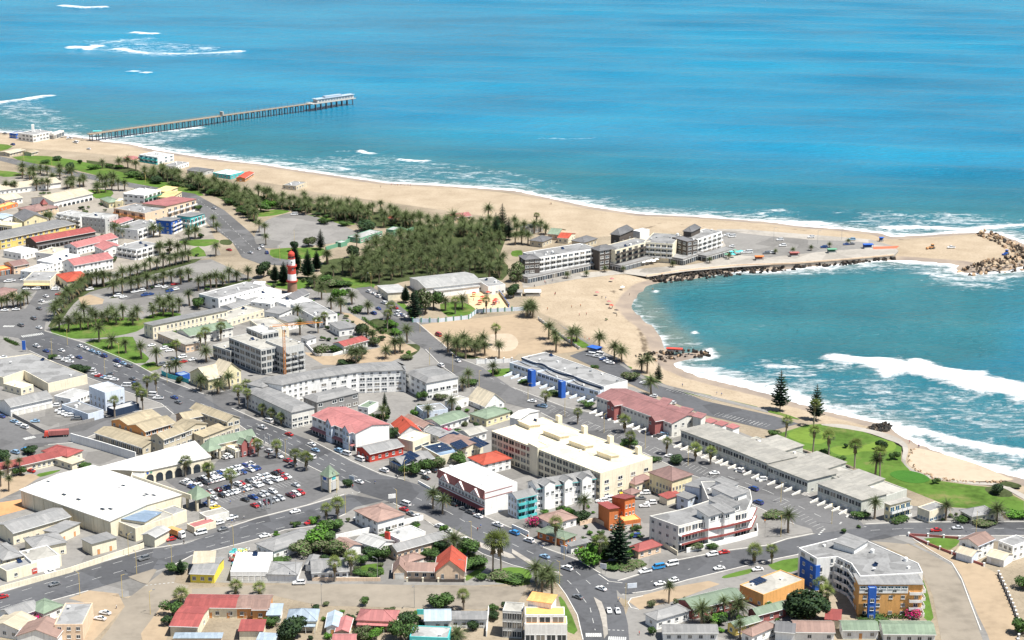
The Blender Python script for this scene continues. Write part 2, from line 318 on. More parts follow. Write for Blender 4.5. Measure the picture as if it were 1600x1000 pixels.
def sea_mat():
    m, n, b = nodes('sea_water'); L = n.links.new
    geo = N(n, 'ShaderNodeNewGeometry').outputs['Position']
    def nz(s, d=5., r=.6, st=(1,1,1), dist=0.):
        mp = N(n, 'ShaderNodeMapping'); mp.inputs['Scale'].default_value = st; mp.inputs['Rotation'].default_value = (0,0,.17); L(geo, mp.inputs[0])
        k = N(n, 'ShaderNodeTexNoise', i_Scale=s, i_Detail=d, i_Roughness=r, i_Distortion=dist); L(mp.outputs[0], k.inputs['Vector']); return k.outputs[0]
    def attr(k): return N(n, 'ShaderNodeAttribute', attribute_name=k).outputs['Fac']
    def mix(f, a, c):
        k = N(n, 'ShaderNodeMix', data_type='RGBA'); L(f, k.inputs[0]); L(a, k.inputs[6]); L(c, k.inputs[7]); return k.outputs[2]
    def math_(op, a, c=None, v=None):
        k = N(n, 'ShaderNodeMath', operation=op); L(a, k.inputs[0])
        if c is not None: L(c, k.inputs[1])
        if v is not None: k.inputs[1].default_value = v
        return k.outputs[0]
    deep = ramp(n, [(.35,(.002,.140,.255)), (.5,(.003,.178,.315)), (.66,(.006,.215,.355))], nz(.006, 6., .6, (.5,1,1))).outputs[0]
    teal = ramp(n, [(.35,(.012,.106,.126)), (.65,(.024,.146,.162))], nz(.012, 6., .6, (.6,1,1))).outputs[0]
    shal = ramp(n, [(.3,(.07,.14,.13)), (.7,(.15,.19,.16))], nz(.03)).outputs[0]
    c = mix(attr('teal'), deep, teal); c = mix(attr('shallow'), c, shal)
    # foam: lace from two noises, solid where the wave breaks
    lace = math_('ADD', math_('MULTIPLY', nz(.10, 7., .72, (.5,1,1), 1.2), v=.62), math_('MULTIPLY', nz(.42, 5., .75, (.45,1,1), .6), v=.38))
    ff = math_('SUBTRACT', math_('ADD', attr('foam'), math_('MULTIPLY', lace, v=2.1)), v=1.38)
    fr = ramp(n, [(.0,(0,0,0)), (.10,(.2,.2,.2)), (.34,(1,1,1))], ff).outputs[0]
    fc = N(n, 'ShaderNodeRGB'); fc.outputs[0].default_value = (.78,.81,.82,1)
    c = mix(fr, c, fc.outputs[0]); L(c, b.inputs['Base Color'])
    rr = N(n, 'ShaderNodeMapRange', i_3=.16, i_4=.8); L(fr, rr.inputs[0]); L(rr.outputs[0], b.inputs['Roughness'])
    b.inputs['IOR'].default_value = 1.33; b.inputs['Specular IOR Level'].default_value = .36
    h = math_('ADD', math_('MULTIPLY', nz(.055, 5., .6, (.62,1,1), .6), v=1.5), math_('MULTIPLY', nz(.28, 5., .65, (.7,1,1), .4), v=.8))
    h = math_('ADD', h, math_('MULTIPLY', math_('MULTIPLY', fr, nz(.6, 5., .75, (.6,1,1))), v=.6))
    bp = N(n, 'ShaderNodeBump', i_Strength=1.0, i_Distance=2.3); L(h, bp.inputs['Height']); L(bp.outputs[0], b.inputs['Normal'])
    return m
xs = np.concatenate([[-14000,-7000,-3500,-2200,-1500], np.arange(-1150, 1150, 5.), [1500,2200,3500,7000,14000]])
ys = np.concatenate([np.arange(560, 1800, 4.), np.arange(1800, 3300, 9.), [3500,3900,4600,6000,9000,14000,25000]])
WASH = pxpoly('z','985,455 1022,452 1042,484 1056,505 1090,530 1100,545 1040,545 1000,505 978,480', SEA)
BAYC = pxpoly('z', '990,440 1400,400 1620,440 1620,560 1400,620 1250,600 1120,575 1060,560 1000,500', SEA)
sea = grid_mesh('sea', xs, ys, seaz, sea_mat(), dict(foam=foam,
    teal=lambda X,Y: np.maximum(smooth(.5+np.where(inside(X,Y,BAYC),1,-1)*seg_dist(X,Y,BAYC,True)/70)*.9, np.clip(1-(-sdist(X,Y)-30)/230, 0, .8)),
    shallow=lambda X,Y: np.maximum(np.clip(1-(-sdist(X,Y)+3*wob(X,Y,.03,4))/26, 0, 1)*.85, smooth(.5+np.where(inside(X,Y,WASH),1,-1)*seg_dist(X,Y,WASH,True)/16)*.9)), keep=lambda X,Y: sdist(X,Y) < 6)
tag(sea, kind='structure')

# ------------------------------------------------------------------ sheets: roads, paving, lawns
def catmull(p, k=5, closed=True):
    out = []; n = len(p)
    for i in range(n if closed else n-1):
        g = lambda q: p[q % n] if closed else p[min(max(q,0),n-1)]
        a,b,c,d = g(i-1),g(i),g(i+1),g(i+2)
        for t in range(k):
            u = t/k; out.append(tuple(.5*((2*b[q])+(-a[q]+c[q])*u+(2*a[q]-5*b[q]+4*c[q]-d[q])*u*u+(-a[q]+3*b[q]-3*c[q]+d[q])*u**3) for q in (0,1)))
    if not closed: out.append(tuple(p[-1]))
    return out
_sn = [0]
def sheet(name, reg, s, z, mt, thick=0, curve=0, kind='structure', parent=None):
    _sn[0] += 1; z += .0013*(_sn[0] % 9)
    p = [tuple(P(x,y,z))[:2] for x,y in pts(reg, s)]
    if curve: p = catmull(p, curve)
    if sum(p[i][0]*p[(i+1)%len(p)][1]-p[(i+1)%len(p)][0]*p[i][1] for i in range(len(p))) < 0: p = p[::-1]
    mb = MB()
    if thick: mb.prism(p, z-thick, z)
    else: mb.add([(x,y,z) for x,y in p], tess(p))
    return tag(mb.build(name, mt, parent), kind=kind)
def asph(c, name='asphalt'): return noisy(name, c, .20, .045, .93, scale2=.5, world_co=True, patch=.055)
ASPH = asph((.088,.090,.096)); ASPH2 = asph((.118,.117,.118)); PAVE = asph((.20,.192,.18),'paving'); PAVE2 = asph((.32,.295,.26),'pale_paving'); YARD = asph((.26,.235,.20),'swept_yard')
DIRT = noisy('dirt_road', (.235,.205,.165), .22, .03, .97, bump=.3, bscale=.5, world_co=True)
EARTH = noisy('sandy_soil', (.325,.25,.17), .16, .04, .97, bump=.3, bscale=.6, world_co=True)
PALESAND = noisy('pale_sand_patch', (.41,.335,.25), .12, .05, .97, bump=.3, bscale=.5, world_co=True)
LAWN = noisy('lawn', (.08,.145,.026), .32, .05, .95, bump=.4, bscale=2.5, spec=.1, world_co=True)
def dry_lawn(m):              # straw-coloured worn patches
    n = m.node_tree; b = n.nodes['Principled BSDF']; src = b.inputs['Base Color'].links[0].from_socket; geo = N(n,'ShaderNodeNewGeometry').outputs['Position']
    k = N(n,'ShaderNodeTexNoise', i_Scale=.07, i_Detail=7.0, i_Roughness=.7); n.links.new(geo, k.inputs['Vector']); f = ramp(n, [(.52,(0,0,0)),(.70,(.75,.75,.75))], k.outputs[0])
    x = N(n,'ShaderNodeMix', data_type='RGBA'); n.links.new(f.outputs[0], x.inputs[0]); n.links.new(src, x.inputs[6]); x.inputs[7].default_value = (.20,.165,.075,1); n.links.new(x.outputs[2], b.inputs['Base Color'])
dry_lawn(LAWN)
LAWN2 = noisy('putting_green', (.13,.20,.035), .16, .07, .95, spec=.1, world_co=True)
SCRUB = noisy('scrub', (.055,.07,.028), .45, .12, .97, bump=.6, bscale=1.2, spec=.1, world_co=True)
MARK = noisy('road_paint', (.52,.52,.50), .25, .3, .8, world_co=True)
KERB = noisy('kerb_stone', (.56,.54,.50), .15, .3, .9, world_co=True)
sheet('pavement', 'z', '-60,420 60,425 330,405 440,455 560,440 700,520 800,560 900,590 990,605 1060,640 1120,660 1230,705 1330,745 1420,790 1620,800 1620,846 1480,846 1410,850 1300,880 1250,960 1240,1010 960,1010 985,940 900,905 840,910 740,915 470,912 330,910 300,885 210,930 150,940 -60,990', .012, PAVE)
sheet('pavement', 'z', '-80,270 60,268 150,282 230,298 306,318 330,360 345,398 250,420 60,432 -80,425', .012, YARD)
sheet('paved_yard', 'z', '250,745 330,730 345,715 400,690 450,712 505,740 530,765 480,788 400,808 335,822 298,778', .03, ASPH2)
sheet('road', 'z', '67,517 130,536 212,570 252,592 322,617 360,638 400,656 450,675 482,687 550,722 595,742 630,750 685,767 755,807 800,827 850,857 905,877 940,897 962,910 965,935 975,950 981,975 984,1012 912,1012 902,960 884,928 872,912 837,892 800,882 755,865 700,835 662,810 612,785 555,767 530,750 482,727 450,710 400,682 372,662 322,645 272,646 252,630 200,612 140,590 95,570 45,547 30,528', .05, ASPH)
sheet('road', 'z', '-40,938 0,927 110,894 225,860 290,850 345,829 400,811 482,790 545,772 560,775 600,782 556,792 540,802 500,820 445,827 400,842 350,855 300,867 265,885 140,922 87,936 0,957 -40,968', .064, ASPH)
sheet('road', 'z', '945,902 975,907 1010,895 1060,876 1130,862 1200,853 1230,843 1275,834 1287,826 1350,820 1412,817 1640,816 1640,836 1500,836 1405,836 1380,842 1282,853 1245,866 1200,875 1125,893 1075,905 1017,922 970,928', .064, ASPH)
sheet('road', 'z', '560,455 590,457 635,487 642,497 690,537 715,560 755,575 800,606 882,637 930,647 1025,685 1112,722 1200,748 1250,770 1287,786 1345,815 1352,824 1275,834 1245,820 1180,790 1100,748 1075,740 1007,707 920,678 875,660 842,643 785,628 735,602 690,572 662,545 625,520 600,492', .078, ASPH2)
sheet('road', 'z', '272,642 262,634 165,650 72,676 -20,692 -20,712 75,694 120,690 170,668 262,655', .064, ASPH2)
sheet('road', 'z', '-20,640 0,642 62,688 70,697 0,706 -20,706', .074, ASPH2)
sheet('road', 'z', '318,620 400,597 412,604 372,645 350,640', .064, ASPH2)
sheet('road', 'z', '-30,425 95,432 98,442 90,465 74,488 69,517 45,540 28,528 -30,520 -30,493 40,482 58,455 50,443 -30,440', .036, ASPH2)
sheet('road', 'z', '-60,236 0,244 75,260 140,272 200,285 305,303 350,328 390,362 412,386 425,402 450,406 450,416 405,412 378,402 362,377 327,352 305,322 225,297 140,280 62,267 0,251 -60,244', .036, ASPH2)
sheet('car_park', 'b', '0,450 70,375 220,330 330,345 480,385 600,435 640,460 540,505 400,530 90,552 0,520', .05, PAVE, curve=4)
sheet('car_park', 'z', '890,556 925,543 968,560 990,580 1100,626 1210,650 1248,662 1205,673 1100,648 1060,632 1000,607 985,600', .05, ASPH)
sheet('car_park', 'e', '720,250 900,200 1240,150 1290,175 1250,215 960,250 760,275', .05, ASPH2)
sheet('car_park', 'b', '620,800 720,790 860,880 960,960 900,1000 780,900', .092, ASPH2)
sheet('car_park', 'n', '690,240 900,300 1030,350 1040,390 800,400 620,300', .05, PAVE)
sheet('car_park', 'e', '900,540 1100,600 1260,640 1230,680 1010,690 930,640', .05, PAVE)
sheet('paved_yard', 'j', '90,265 330,215 560,280 590,310 290,385', .05, PAVE)
sheet('paved_yard', 'k', '870,420 1060,380 1190,290 1300,250 1430,240 1380,330 900,445', .05, ASPH2)
sheet('promenade', 'c', '60,560 330,510 640,490 800,480 900,470 1130,455 1300,435 1600,420 1620,455 1400,470 1100,495 850,530 700,510 400,545 150,590 70,600', .05, PAVE2)
sheet('mole', 'z', '1120,358 1160,358 1360,374 1395,384 1404,392 1396,399 1330,405 1240,412 1150,415 1060,424 1010,432 1005,425 1100,410 1130,380', .02, PAVE2, thick=4.5)
sheet('car_park', 'd', '-320,240 0,275 280,300 500,305 640,318 600,352 340,372 0,408 -230,390', .05, PAVE)
sheet('red_paving', 'd', '655,342 820,337 800,352 660,357', .05, asph((.48,.13,.07),'red_paving'))
sheet('path', 'h', '330,455 590,497 740,545 840,590 838,680 900,745 1000,785 1120,805 1290,828 1450,840 1600,920 1600,890 1450,822 1280,812 1130,790 1010,770 910,735 860,690 878,610 850,560 760,515 600,475 450,450', .036, PAVE2, curve=3)
sheet('path', 'g', '285,20 430,110 600,215 780,330 880,380 960,405 1600,560 1600,580 960,422 850,390 740,320 560,205 400,105', .05, PAVE)
# open earth
sheet('dirt_road', 'm', '-400,560 0,535 300,530 700,530 1100,540 1500,545 1700,540 1640,640 1400,690 1040,680 600,670 400,665 100,600 -400,600', .024, DIRT)
sheet('dirt_road', 'k', '620,690 800,740 1060,540 1110,560 1090,640 1180,660 1160,690 1000,800 900,960 850,1040 600,1040 720,880 780,790 700,720', .03, DIRT)
sheet('dirt_road', 'p', '640,300 860,320 1020,380 1150,450 1210,560 1270,700 1330,860 1360,960 1090,960 1060,800 1030,640 960,490 880,400 740,340', .03, DIRT)
sheet('path', 'p', '820,290 880,300 1000,360 1150,430 1210,520 1260,640 1310,760 1370,880 1400,960 1360,960 1320,860 1265,700 1205,555 1150,455 1010,380', .046, PAVE)
sheet('sandy_plot', 'p', '900,290 1100,370 1350,460 1440,510 1500,650 1580,880 1560,960 1400,960 1370,880 1310,760 1260,640 1210,520 1150,430', .036, EARTH)
sheet('sandy_plot', 'o', '730,560 760,535 1000,470 1230,430 1300,450 1000,560 800,610', .036, EARTH)
sheet('sandy_plot', 'k', '430,740 560,690 740,710 780,790 700,880 580,1010 500,1010 580,780', .036, EARTH)
sheet('sandy_plot', 'k', '1000,800 1100,720 1160,710 1090,850 1040,1000 900,1040 880,960', .036, EARTH)
sheet('sandy_plot', 'k', '-60,150 130,120 220,165 0,225', .036, noisy('orange_soil',(.50,.26,.12),.15,.1,.95,world_co=True))
sheet('sandy_plot', 'j', '0,670 200,640 250,660 130,740 0,800', .036, EARTH)
sheet('sandy_plot', 'f', '1030,230 1130,215 1600,165 1700,150 1720,330 1600,450 1420,440 1200,380 1090,290', .036, EARTH)
sheet('sandy_plot', 'c', '0,770 60,760 160,790 250,860 300,930 440,990 300,1010 0,1010', .036, EARTH)
sheet('sandy_plot', 'f', '530,150 590,160 780,270 960,360 1010,390 820,470 540,480 420,480 290,400 520,420 780,370 700,290', .036, EARTH)
sheet('sand_heap', 'f', '1410,330 1450,295 1520,285 1600,290 1640,340 1600,390 1480,390', .05, PALESAND, curve=3)
sheet('playground', 'b', '1320,830 1500,810 1590,920 1400,950 1330,900', .05, noisy('play_sand',(.58,.42,.26),.1,.1,.95,world_co=True))
sheet('sandy_plot', 'e', '490,260 560,240 650,270 640,300 510,310', .036, EARTH)
sheet('bunker', 'h', '930,600 1100,640 1300,700 1480,775 1520,800 1240,808 1050,780 920,735 875,690 890,640', .046, PALESAND, curve=3)
# lawns
for reg, s in (('e','310,455 560,395 870,385 895,450 780,490 580,515 400,510'), ('e','520,545 700,515 830,505 860,580 935,640 830,672'), ('e','870,690 960,660 1015,690 940,720'), ('e','880,400 1000,350 1130,360 1090,390 900,420'),
               ('b','90,560 300,548 420,552 430,590 330,615 130,622'), ('b','470,735 640,745 745,780 700,815 600,800'), ('b','60,770 330,730 340,790 200,810'), ('b','1150,900 1300,890 1380,950 1200,978'), ('b','870,900 930,900 1000,985 960,990'),
               ('a','75,380 300,375 560,420 700,460 860,500 960,520 1250,600 1230,625 950,565 700,520 400,445 200,420'), ('a','1120,905 1340,895 1365,915 1280,940 1160,930'), ('a','0,465 170,490 60,505 0,500'), ('a','0,300 80,315 0,345'), ('a','550,585 700,590 690,630 600,640'),
               ('b','0,330 120,310 215,320 120,345 0,355'), ('b','320,340 600,390 600,405 470,395 330,360'), ('a','1170,980 1240,940 1290,1000 1180,1000'),
               ('g','70,120 130,115 210,200 150,190'), ('g','290,110 420,110 480,160 440,175 400,150'), ('g','650,270 750,295 730,310 680,300'), ('g','770,345 870,355 960,410 880,390'), ('g','985,420 1240,470 1230,488 1010,440'), ('g','1280,485 1530,540 1520,558 1290,500'), ('g','1560,560 1640,580 1700,600 1600,575'),
               ('h','0,370 60,372 200,420 130,410'), ('f','1410,520 1600,500 1600,530 1500,555'), ('c','0,370 60,365 60,400 0,400'),
               ('p','975,285 1130,285 1200,300 1140,355 1080,345'), ('p','0,450 190,405 190,480 90,495'), ('p','970,540 1035,780 975,780'), ('n','1320,800 1420,770 1520,750 1480,785 1330,815'), ('o','290,530 330,560 410,740 350,750 320,640'), ('n','0,760 110,830 100,855 0,850'), ('p','150,210 270,220 230,250 140,260'), ('p','0,140 60,160 110,260 0,260'),
               ('m','630,430 760,400 800,470 650,480'), ('m','1310,480 1420,420 1430,440 1320,510'), ('m','1480,440 1700,430 1700,530 1500,520'), ('j','240,640 380,615 330,640 230,665'), ('j','160,815 220,840 600,990 560,975')):
    sheet('lawn', reg, s, .02, LAWN, curve=2)
sheet('golf_lawn', 'h', '50,515 240,455 330,450 590,497 740,548 835,595 832,680 895,750 1000,792 1120,812 1290,835 1450,848 1600,930 1600,1000 1150,970 900,870 700,790 400,660 100,570', .02, LAWN)
sheet('putting_green', 'h', '125,520 180,485 280,475 345,500 370,545 320,575 200,560', .034, LAWN2, curve=4)
sheet('putting_green', 'h', '390,605 470,585 610,580 690,555 780,560 800,600 740,625 600,620 500,645 420,635', .034, LAWN2, curve=4)
sheet('putting_green', 'h', '255,515 290,508 335,520 330,540 285,540', .040, LAWN, curve=4)
sheet('putting_green', 'h', '765,770 790,745 870,740 960,760 1012,795 960,818 860,812', .10, noisy('hedge_green',(.04,.13,.015),.2,.1,.95,bump=.5,world_co=True), thick=.1, curve=4)
sheet('scrub', 'h', '1355,850 1430,838 1500,860 1530,900 1450,905 1390,890', .03, SCRUB, curve=3)
sheet('scrub', 'h', '1450,820 1500,808 1580,830 1570,848 1490,840', .06, SCRUB, curve=3)
for reg, s in (('f','1330,280 1420,275 1400,300 1340,310'),('f','1180,360 1280,290 1400,330 1460,420 1300,440'),('f','760,190 830,220 870,290 810,290 700,220'),('f','740,390 830,360 1000,350 1020,390 940,440 820,430'),('b','430,700 560,760 470,830 340,800'),('m','1330,330 1420,380 1420,430 1320,440'),('a','1380,900 1450,900 1440,930 1380,925'),('n','540,720 700,700 840,720 800,745 600,750'),('e','30,510 110,545 100,560 30,530')):
    sheet('scrub', reg, s, .028, SCRUB, curve=3)

for reg, s in (('b','400,700 480,740 610,745 700,775 800,790 900,765 1000,750 1250,750 1540,750 1575,660 1520,600 1570,470 1500,425 1300,425 1150,410 1050,440 930,490 780,550 720,590 560,610 430,630'),('b','0,215 130,265 240,285 330,270 460,295 620,335 780,325 900,370 1100,410 1080,440 930,430 800,425 620,385 490,375 300,320 120,300 0,260'),
               ('a','880,490 1020,480 1180,530 1400,570 1600,650 1600,800 1520,740 1420,660 1250,600 1000,540'),('a','540,400 860,460 900,520 620,470'),('e','300,440 380,330 470,240 640,170 1200,20 1220,40 900,130 700,190 560,225 460,300 400,380 350,440'),('e','700,255 1000,185 1400,175 1560,140 1560,160 1400,205 1180,180 900,225 720,262')):
    sheet('scrub', reg, s, .022, SCRUB, curve=2)  # dark undergrowth and the shade beneath the palms, both in one colour

# kerbs, islands and painted lines
def offset_line(p, w):
    out = []
    for i in range(len(p)):
        a = Vector(p[max(i-1,0)]); b = Vector(p[min(i+1,len(p)-1)]); d = (b-a).normalized(); out.append(Vector(p[i])+Vector((-d.y,d.x))*w)
    return out
def strip(name, line, w, z0, z1, mt, parent=None):
    a = offset_line(line, w/2); b = offset_line(line, -w/2); mb = MB()
    for i in range(len(line)-1): mb.prism([b[i],b[i+1],a[i+1],a[i]], z0, z1)
    return mb.build(name, mt, parent)
def gline(reg, s): return [P(x,y).to_2d() for x,y in pts(reg, s)]
for reg, s in (('z','70,517 130,535 212,569 252,591 318,616'),('z','362,638 400,655 448,674'),('z','484,687 550,721 595,741 632,750'),('z','690,768 755,806 800,826 850,856 905,876 938,896'),
               ('z','271,647 252,631 200,613 140,591 95,571 46,548'),('z','372,663 400,683 450,711 482,728 528,750'),('z','614,786 662,811 700,836 755,866 800,883 837,893 872,913 884,929 902,961 911,1000'),
               ('z','0,926 110,893 225,859 290,849'),('z','345,828 400,810 482,789 540,772'),('z','0,958 87,937 138,923'),('z','266,886 300,868 350,856 400,843 445,828 500,821 540,803'),
               ('z','965,908 1010,894 1060,875 1130,861 1200,852 1230,842 1270,834'),('z','972,929 1017,923 1075,906 1125,894 1200,876 1245,867 1280,855'),('z','1352,819 1412,816 1600,815'),('z','1405,837 1500,837 1600,837'),
               ('z','845,645 877,661 920,679 1007,708 1075,741 1100,749 1180,791 1243,820'),('z','802,606 882,636 930,646 1025,684 1112,721 1200,747 1250,769 1287,785 1340,813'),('z','665,546 690,572 735,603 785,629'),('z','645,498 690,536 715,559 755,574'),
               ('z','72,677 165,651 260,635'),('z','75,695 120,691 170,669 260,656'),('p','880,270 1000,350 1150,440 1210,540 1265,690 1330,860'),('o','820,525 745,540 725,570 745,600 790,610'),('n','690,845 605,835 540,790')):
    tag(strip('kerb', gline(reg, s), .35, 0, .17, KERB), kind='structure')
sheet('traffic_island', 'z', '640,797 662,802 700,822 745,845 800,866 806,872 796,872 740,851 696,828 655,808', .19, PAVE2, thick=.18)
sheet('traffic_island', 'o', '510,530 560,560 590,640 600,760 575,790 565,700 545,620', .19, PAVE2, thick=.18)
sheet('traffic_island', 'p', '-10,130 60,150 150,190 270,225 280,245 200,260 80,270 -20,275', .17, PAVE, thick=.16)
sheet('traffic_island', 'k', '800,605 960,555 980,560 920,650 880,640', .17, DIRT, thick=.16)
sheet('traffic_island', 'n', '0,630 150,720 300,780 320,800 260,790 100,720 0,655', .19, PAVE2, thick=.18)
def dashes(reg, s, on, off, w=.16, z=.10):
    g = gline(reg, s); mb = MB(); acc = 0
    for i in range(len(g)-1):
        a, b = g[i], g[i+1]; L = (b-a).length; d = (b-a)/L; nn = Vector((-d.y,d.x))*w/2; t = -acc if acc else 0
        while t < L:
            t0, t1 = max(t,0), min(t+on, L)
            if t1 > t0: q = [a+d*t0-nn, a+d*t1-nn, a+d*t1+nn, a+d*t0+nn]; mb.add([(v.x,v.y,z) for v in q], [(0,1,2,3)])
            t += on+off if off else 1e9
    return mb
def marks(name, *lines):
    mb = MB()
    for ln in lines: d = dashes(*ln); mb.add(d.v, d.f)
    tag(mb.build(name, MARK), kind='structure')
marks('lane_marking', ('z','60,540 130,562 212,591 262,612 320,633',4,5,.2), ('z','65,530 130,549 212,580 258,602',3,4,.2), ('z','350,651 400,670 450,692 482,707 550,742 585,757',4,5,.22), ('z','400,662 450,683 482,697 545,730',3,4,.2), ('z','400,677 450,701 482,717 540,748',3,4,.2),
      ('z','650,778 700,800 755,832 800,850 850,873 900,893 925,915',4,5,.2), ('z','660,805 700,826 755,856 800,875',4,5,.2), ('z','872,893 900,920 922,950 930,985',4,5,.2), ('z','0,942 110,908 225,874 345,841 400,827 500,801 545,786',1,0,.2), ('z','0,934 110,900 225,867 345,834 400,818 500,795',4,5,.18), ('z','0,950 110,916 225,882 345,849 400,835 500,810',4,5,.18),
      ('z','975,919 1017,909 1075,890 1125,878 1200,864 1245,855 1280,845',1,0,.22), ('z','1360,829 1412,826 1600,826',4,5,.18), ('z','765,590 842,625 930,664 1025,700 1112,735 1200,768 1300,816',4,6,.18), ('z','322,340 350,365 385,398',3,5,.2), ('z','310,312 340,335 375,368 400,392',3,5,.2), ('z','0,247 75,263 140,276 225,290 300,312',3,5,.2))
marks('stop_line', ('l','640,480 860,400',1,0,.5), ('l','980,560 1080,510',1,0,.3), ('o','595,445 650,500',1,0,.4), ('p','600,210 800,260',1,0,.3), ('l','600,480 700,530',1,0,.3), ('e','1290,870 1600,800',2,2,.3), ('o','600,738 715,742',.8,.8,.4), ('k','910,660 1100,640',.8,.8,.4), ('p','315,262 575,192',1,0,.8), ('p','325,250 560,188',1,0,.8), ('p','335,240 548,184',1,0,.8), ('p','345,230 530,180',1,0,.8), ('p','450,188 500,176',1,0,.5), ('p','445,196 520,178',1,0,.5))
def zebra(reg, s, length, n, w=.5):          # bars laid side by side from one kerb to the other
    a, b = gline(reg, s); mb = MB(); d = (b-a).normalized(); nn = Vector((-d.y,d.x))
    for i in range(n):
        c = a+(b-a)*((i+.5)/n); q = [c-d*w/2-nn*length/2, c+d*w/2-nn*length/2, c+d*w/2+nn*length/2, c-d*w/2+nn*length/2]; mb.add([(v.x,v.y,.11) for v in q], [(0,1,2,3)])
    tag(mb.build('zebra_crossing', MARK), kind='structure')
zebra('e', '135,505 270,485', 4, 13); zebra('e', '245,300 350,275', 4, 10); zebra('o','460,770 560,770',3,9); zebra('o','600,790 715,795',3,9); zebra('e','20,440 90,440',3,8); zebra('j','150,425 220,410',3,8)
def bays(reg, s, n, length, skew=0):        # parking bay lines
    a, b = gline(reg, s); d = (b-a).normalized(); nn = Vector((-d.y,d.x)); nn = (nn+d*skew).normalized(); mb = MB()
    for i in range(n+1):
        c = a+(b-a)*(i/n); q = [c-d*.06, c+d*.06, c+d*.06+nn*length, c-d*.06+nn*length]; mb.add([(v.x,v.y,.10) for v in q], [(0,1,2,3)])
    tag(mb.build('bay_marking', MARK), kind='structure')
bays('g','330,610 1000,880',24,5.2,-.4); bays('g','1000,880 1260,1000',12,5.2,-.4); bays('p','30,50 300,230',12,5,-.4); bays('g','1320,610 1580,670',11,5); bays('g','1300,580 1570,645',11,-5); bays('g','960,440 1250,505',14,4.6); bays('g','210,560 330,610',5,5,-.4)
bays('z','350,786 470,755',22,5)
# ------------------------------------------------------------------ building kit
def rect_from(pw):
    """three eaves corners (left, nearest, right) -> centre, rotation, length along left-near edge, depth along near-right edge"""
    a, b, c = pw; u = b-a; L = u.length; ang = math.atan2(u.y, u.x); n = Vector((-math.sin(ang), math.cos(ang)))
    W = (c-b).dot(n)
    if W < 2:                      # the second edge is the longer, trust its direction
        W = max(2.0, (c-b).length)
    v = c-b
    if v.length > L:               # square up on the longer edge
        ang = math.atan2(v.y, v.x)-math.pi/2; W = v.length; n = v.normalized(); e = Vector((math.cos(ang), math.sin(ang))); L = max(2.0, u.dot(e))
        cen = b+n*W/2-e*L/2
    else:
        e = u.normalized(); n = Vector((-e.y, e.x)); W = max(2.0, v.dot(n)); cen = b+n*W/2-e*L/2
    return cen, ang, L, W
_unit = {}
def unit(kind, mats, fn):
    key = (kind, tuple(m.name for m in mats))
    if key not in _unit:
        mb = MB(); fn(mb); _unit[key] = mb.mesh(kind, list(mats))
    return _unit[key]
def u_window(mb):      # 1 x 1 opening, centred in x, sill at z=0, faces -y
    mb.box(-.5,.5,-.04,.02,0,1,1)
    for x0,x1,z0,z1 in ((-.5,-.44,0,1),(.44,.5,0,1),(-.44,.44,.93,1),(-.44,.44,0,.06),(-.03,.03,.06,.93)): mb.box(x0,x1,-.10,-.041,z0,z1,0)
    mb.box(-.56,.56,-.17,-.101,-.07,.0,0)
def u_bare(mb): mb.box(-.5,.5,-.05,.02,0,1,1); mb.box(-.54,.54,-.12,-.051,.94,1.03,0); mb.box(-.03,.03,-.09,-.051,0,.94,0)
def u_door(mb):
    mb.box(-.5,.5,-.05,.02,0,1,1); mb.box(-.56,-.5,-.1,.02,0,1.04,0); mb.box(.5,.56,-.1,.02,0,1.04,0); mb.box(-.5,.5,-.1,-.051,1,1.04,0)
def u_garage(mb):
    for i in range(5): mb.box(-.5,.5,-.06-.015*(i%2),.02,i*.2,i*.2+.195,1)
    mb.box(-.55,.55,-.14,-.076,1.0,1.06,0)
def u_balcony(mb):     # slab, parapet of bars, side panels; width 1, real depth
    mb.box(-.5,.5,-1.3,.0,-.16,0,0); mb.box(-.5,.5,-1.3,-1.22,0.0,.95,0); mb.box(-.5,-.48,-1.22,0,0,.95,0); mb.box(.48,.5,-1.22,0,0,.95,0)
def u_arch(mb):
    n = 8; vs = [(-.5,-.05,0),(.5,-.05,0)]+[(.5*math.cos(math.pi*i/n),-.05,.62+.38*math.sin(math.pi*i/n)) for i in range(n+1)]
    mb.add(vs, [tuple(range(len(vs)))], 1); 
    for i in range(n):
        a0, a1 = math.pi*i/n, math.pi*(i+1)/n; f = lambda a, r: (r*math.cos(a), .62+.38*r*2*math.sin(a))
        q = [f(a0,.5),f(a0,.58),f(a1,.58),f(a1,.5)]; mb.add([(x,-.10,z) for x,z in q], [(3,2,1,0)], 0)
def place(kind, rootob, M, w, h, mats, name):
    fn = dict(window=u_window, bare=u_bare, door=u_door, garage=u_garage, balcony=u_balcony, arch=u_arch)[kind]
    sz = (w, 1, 1) if kind == 'balcony' else (w, 1, h)
    return link(name, unit(kind, mats, fn), rootob, M @ T(0,0,0,0,sz))
WR = random.Random(5)
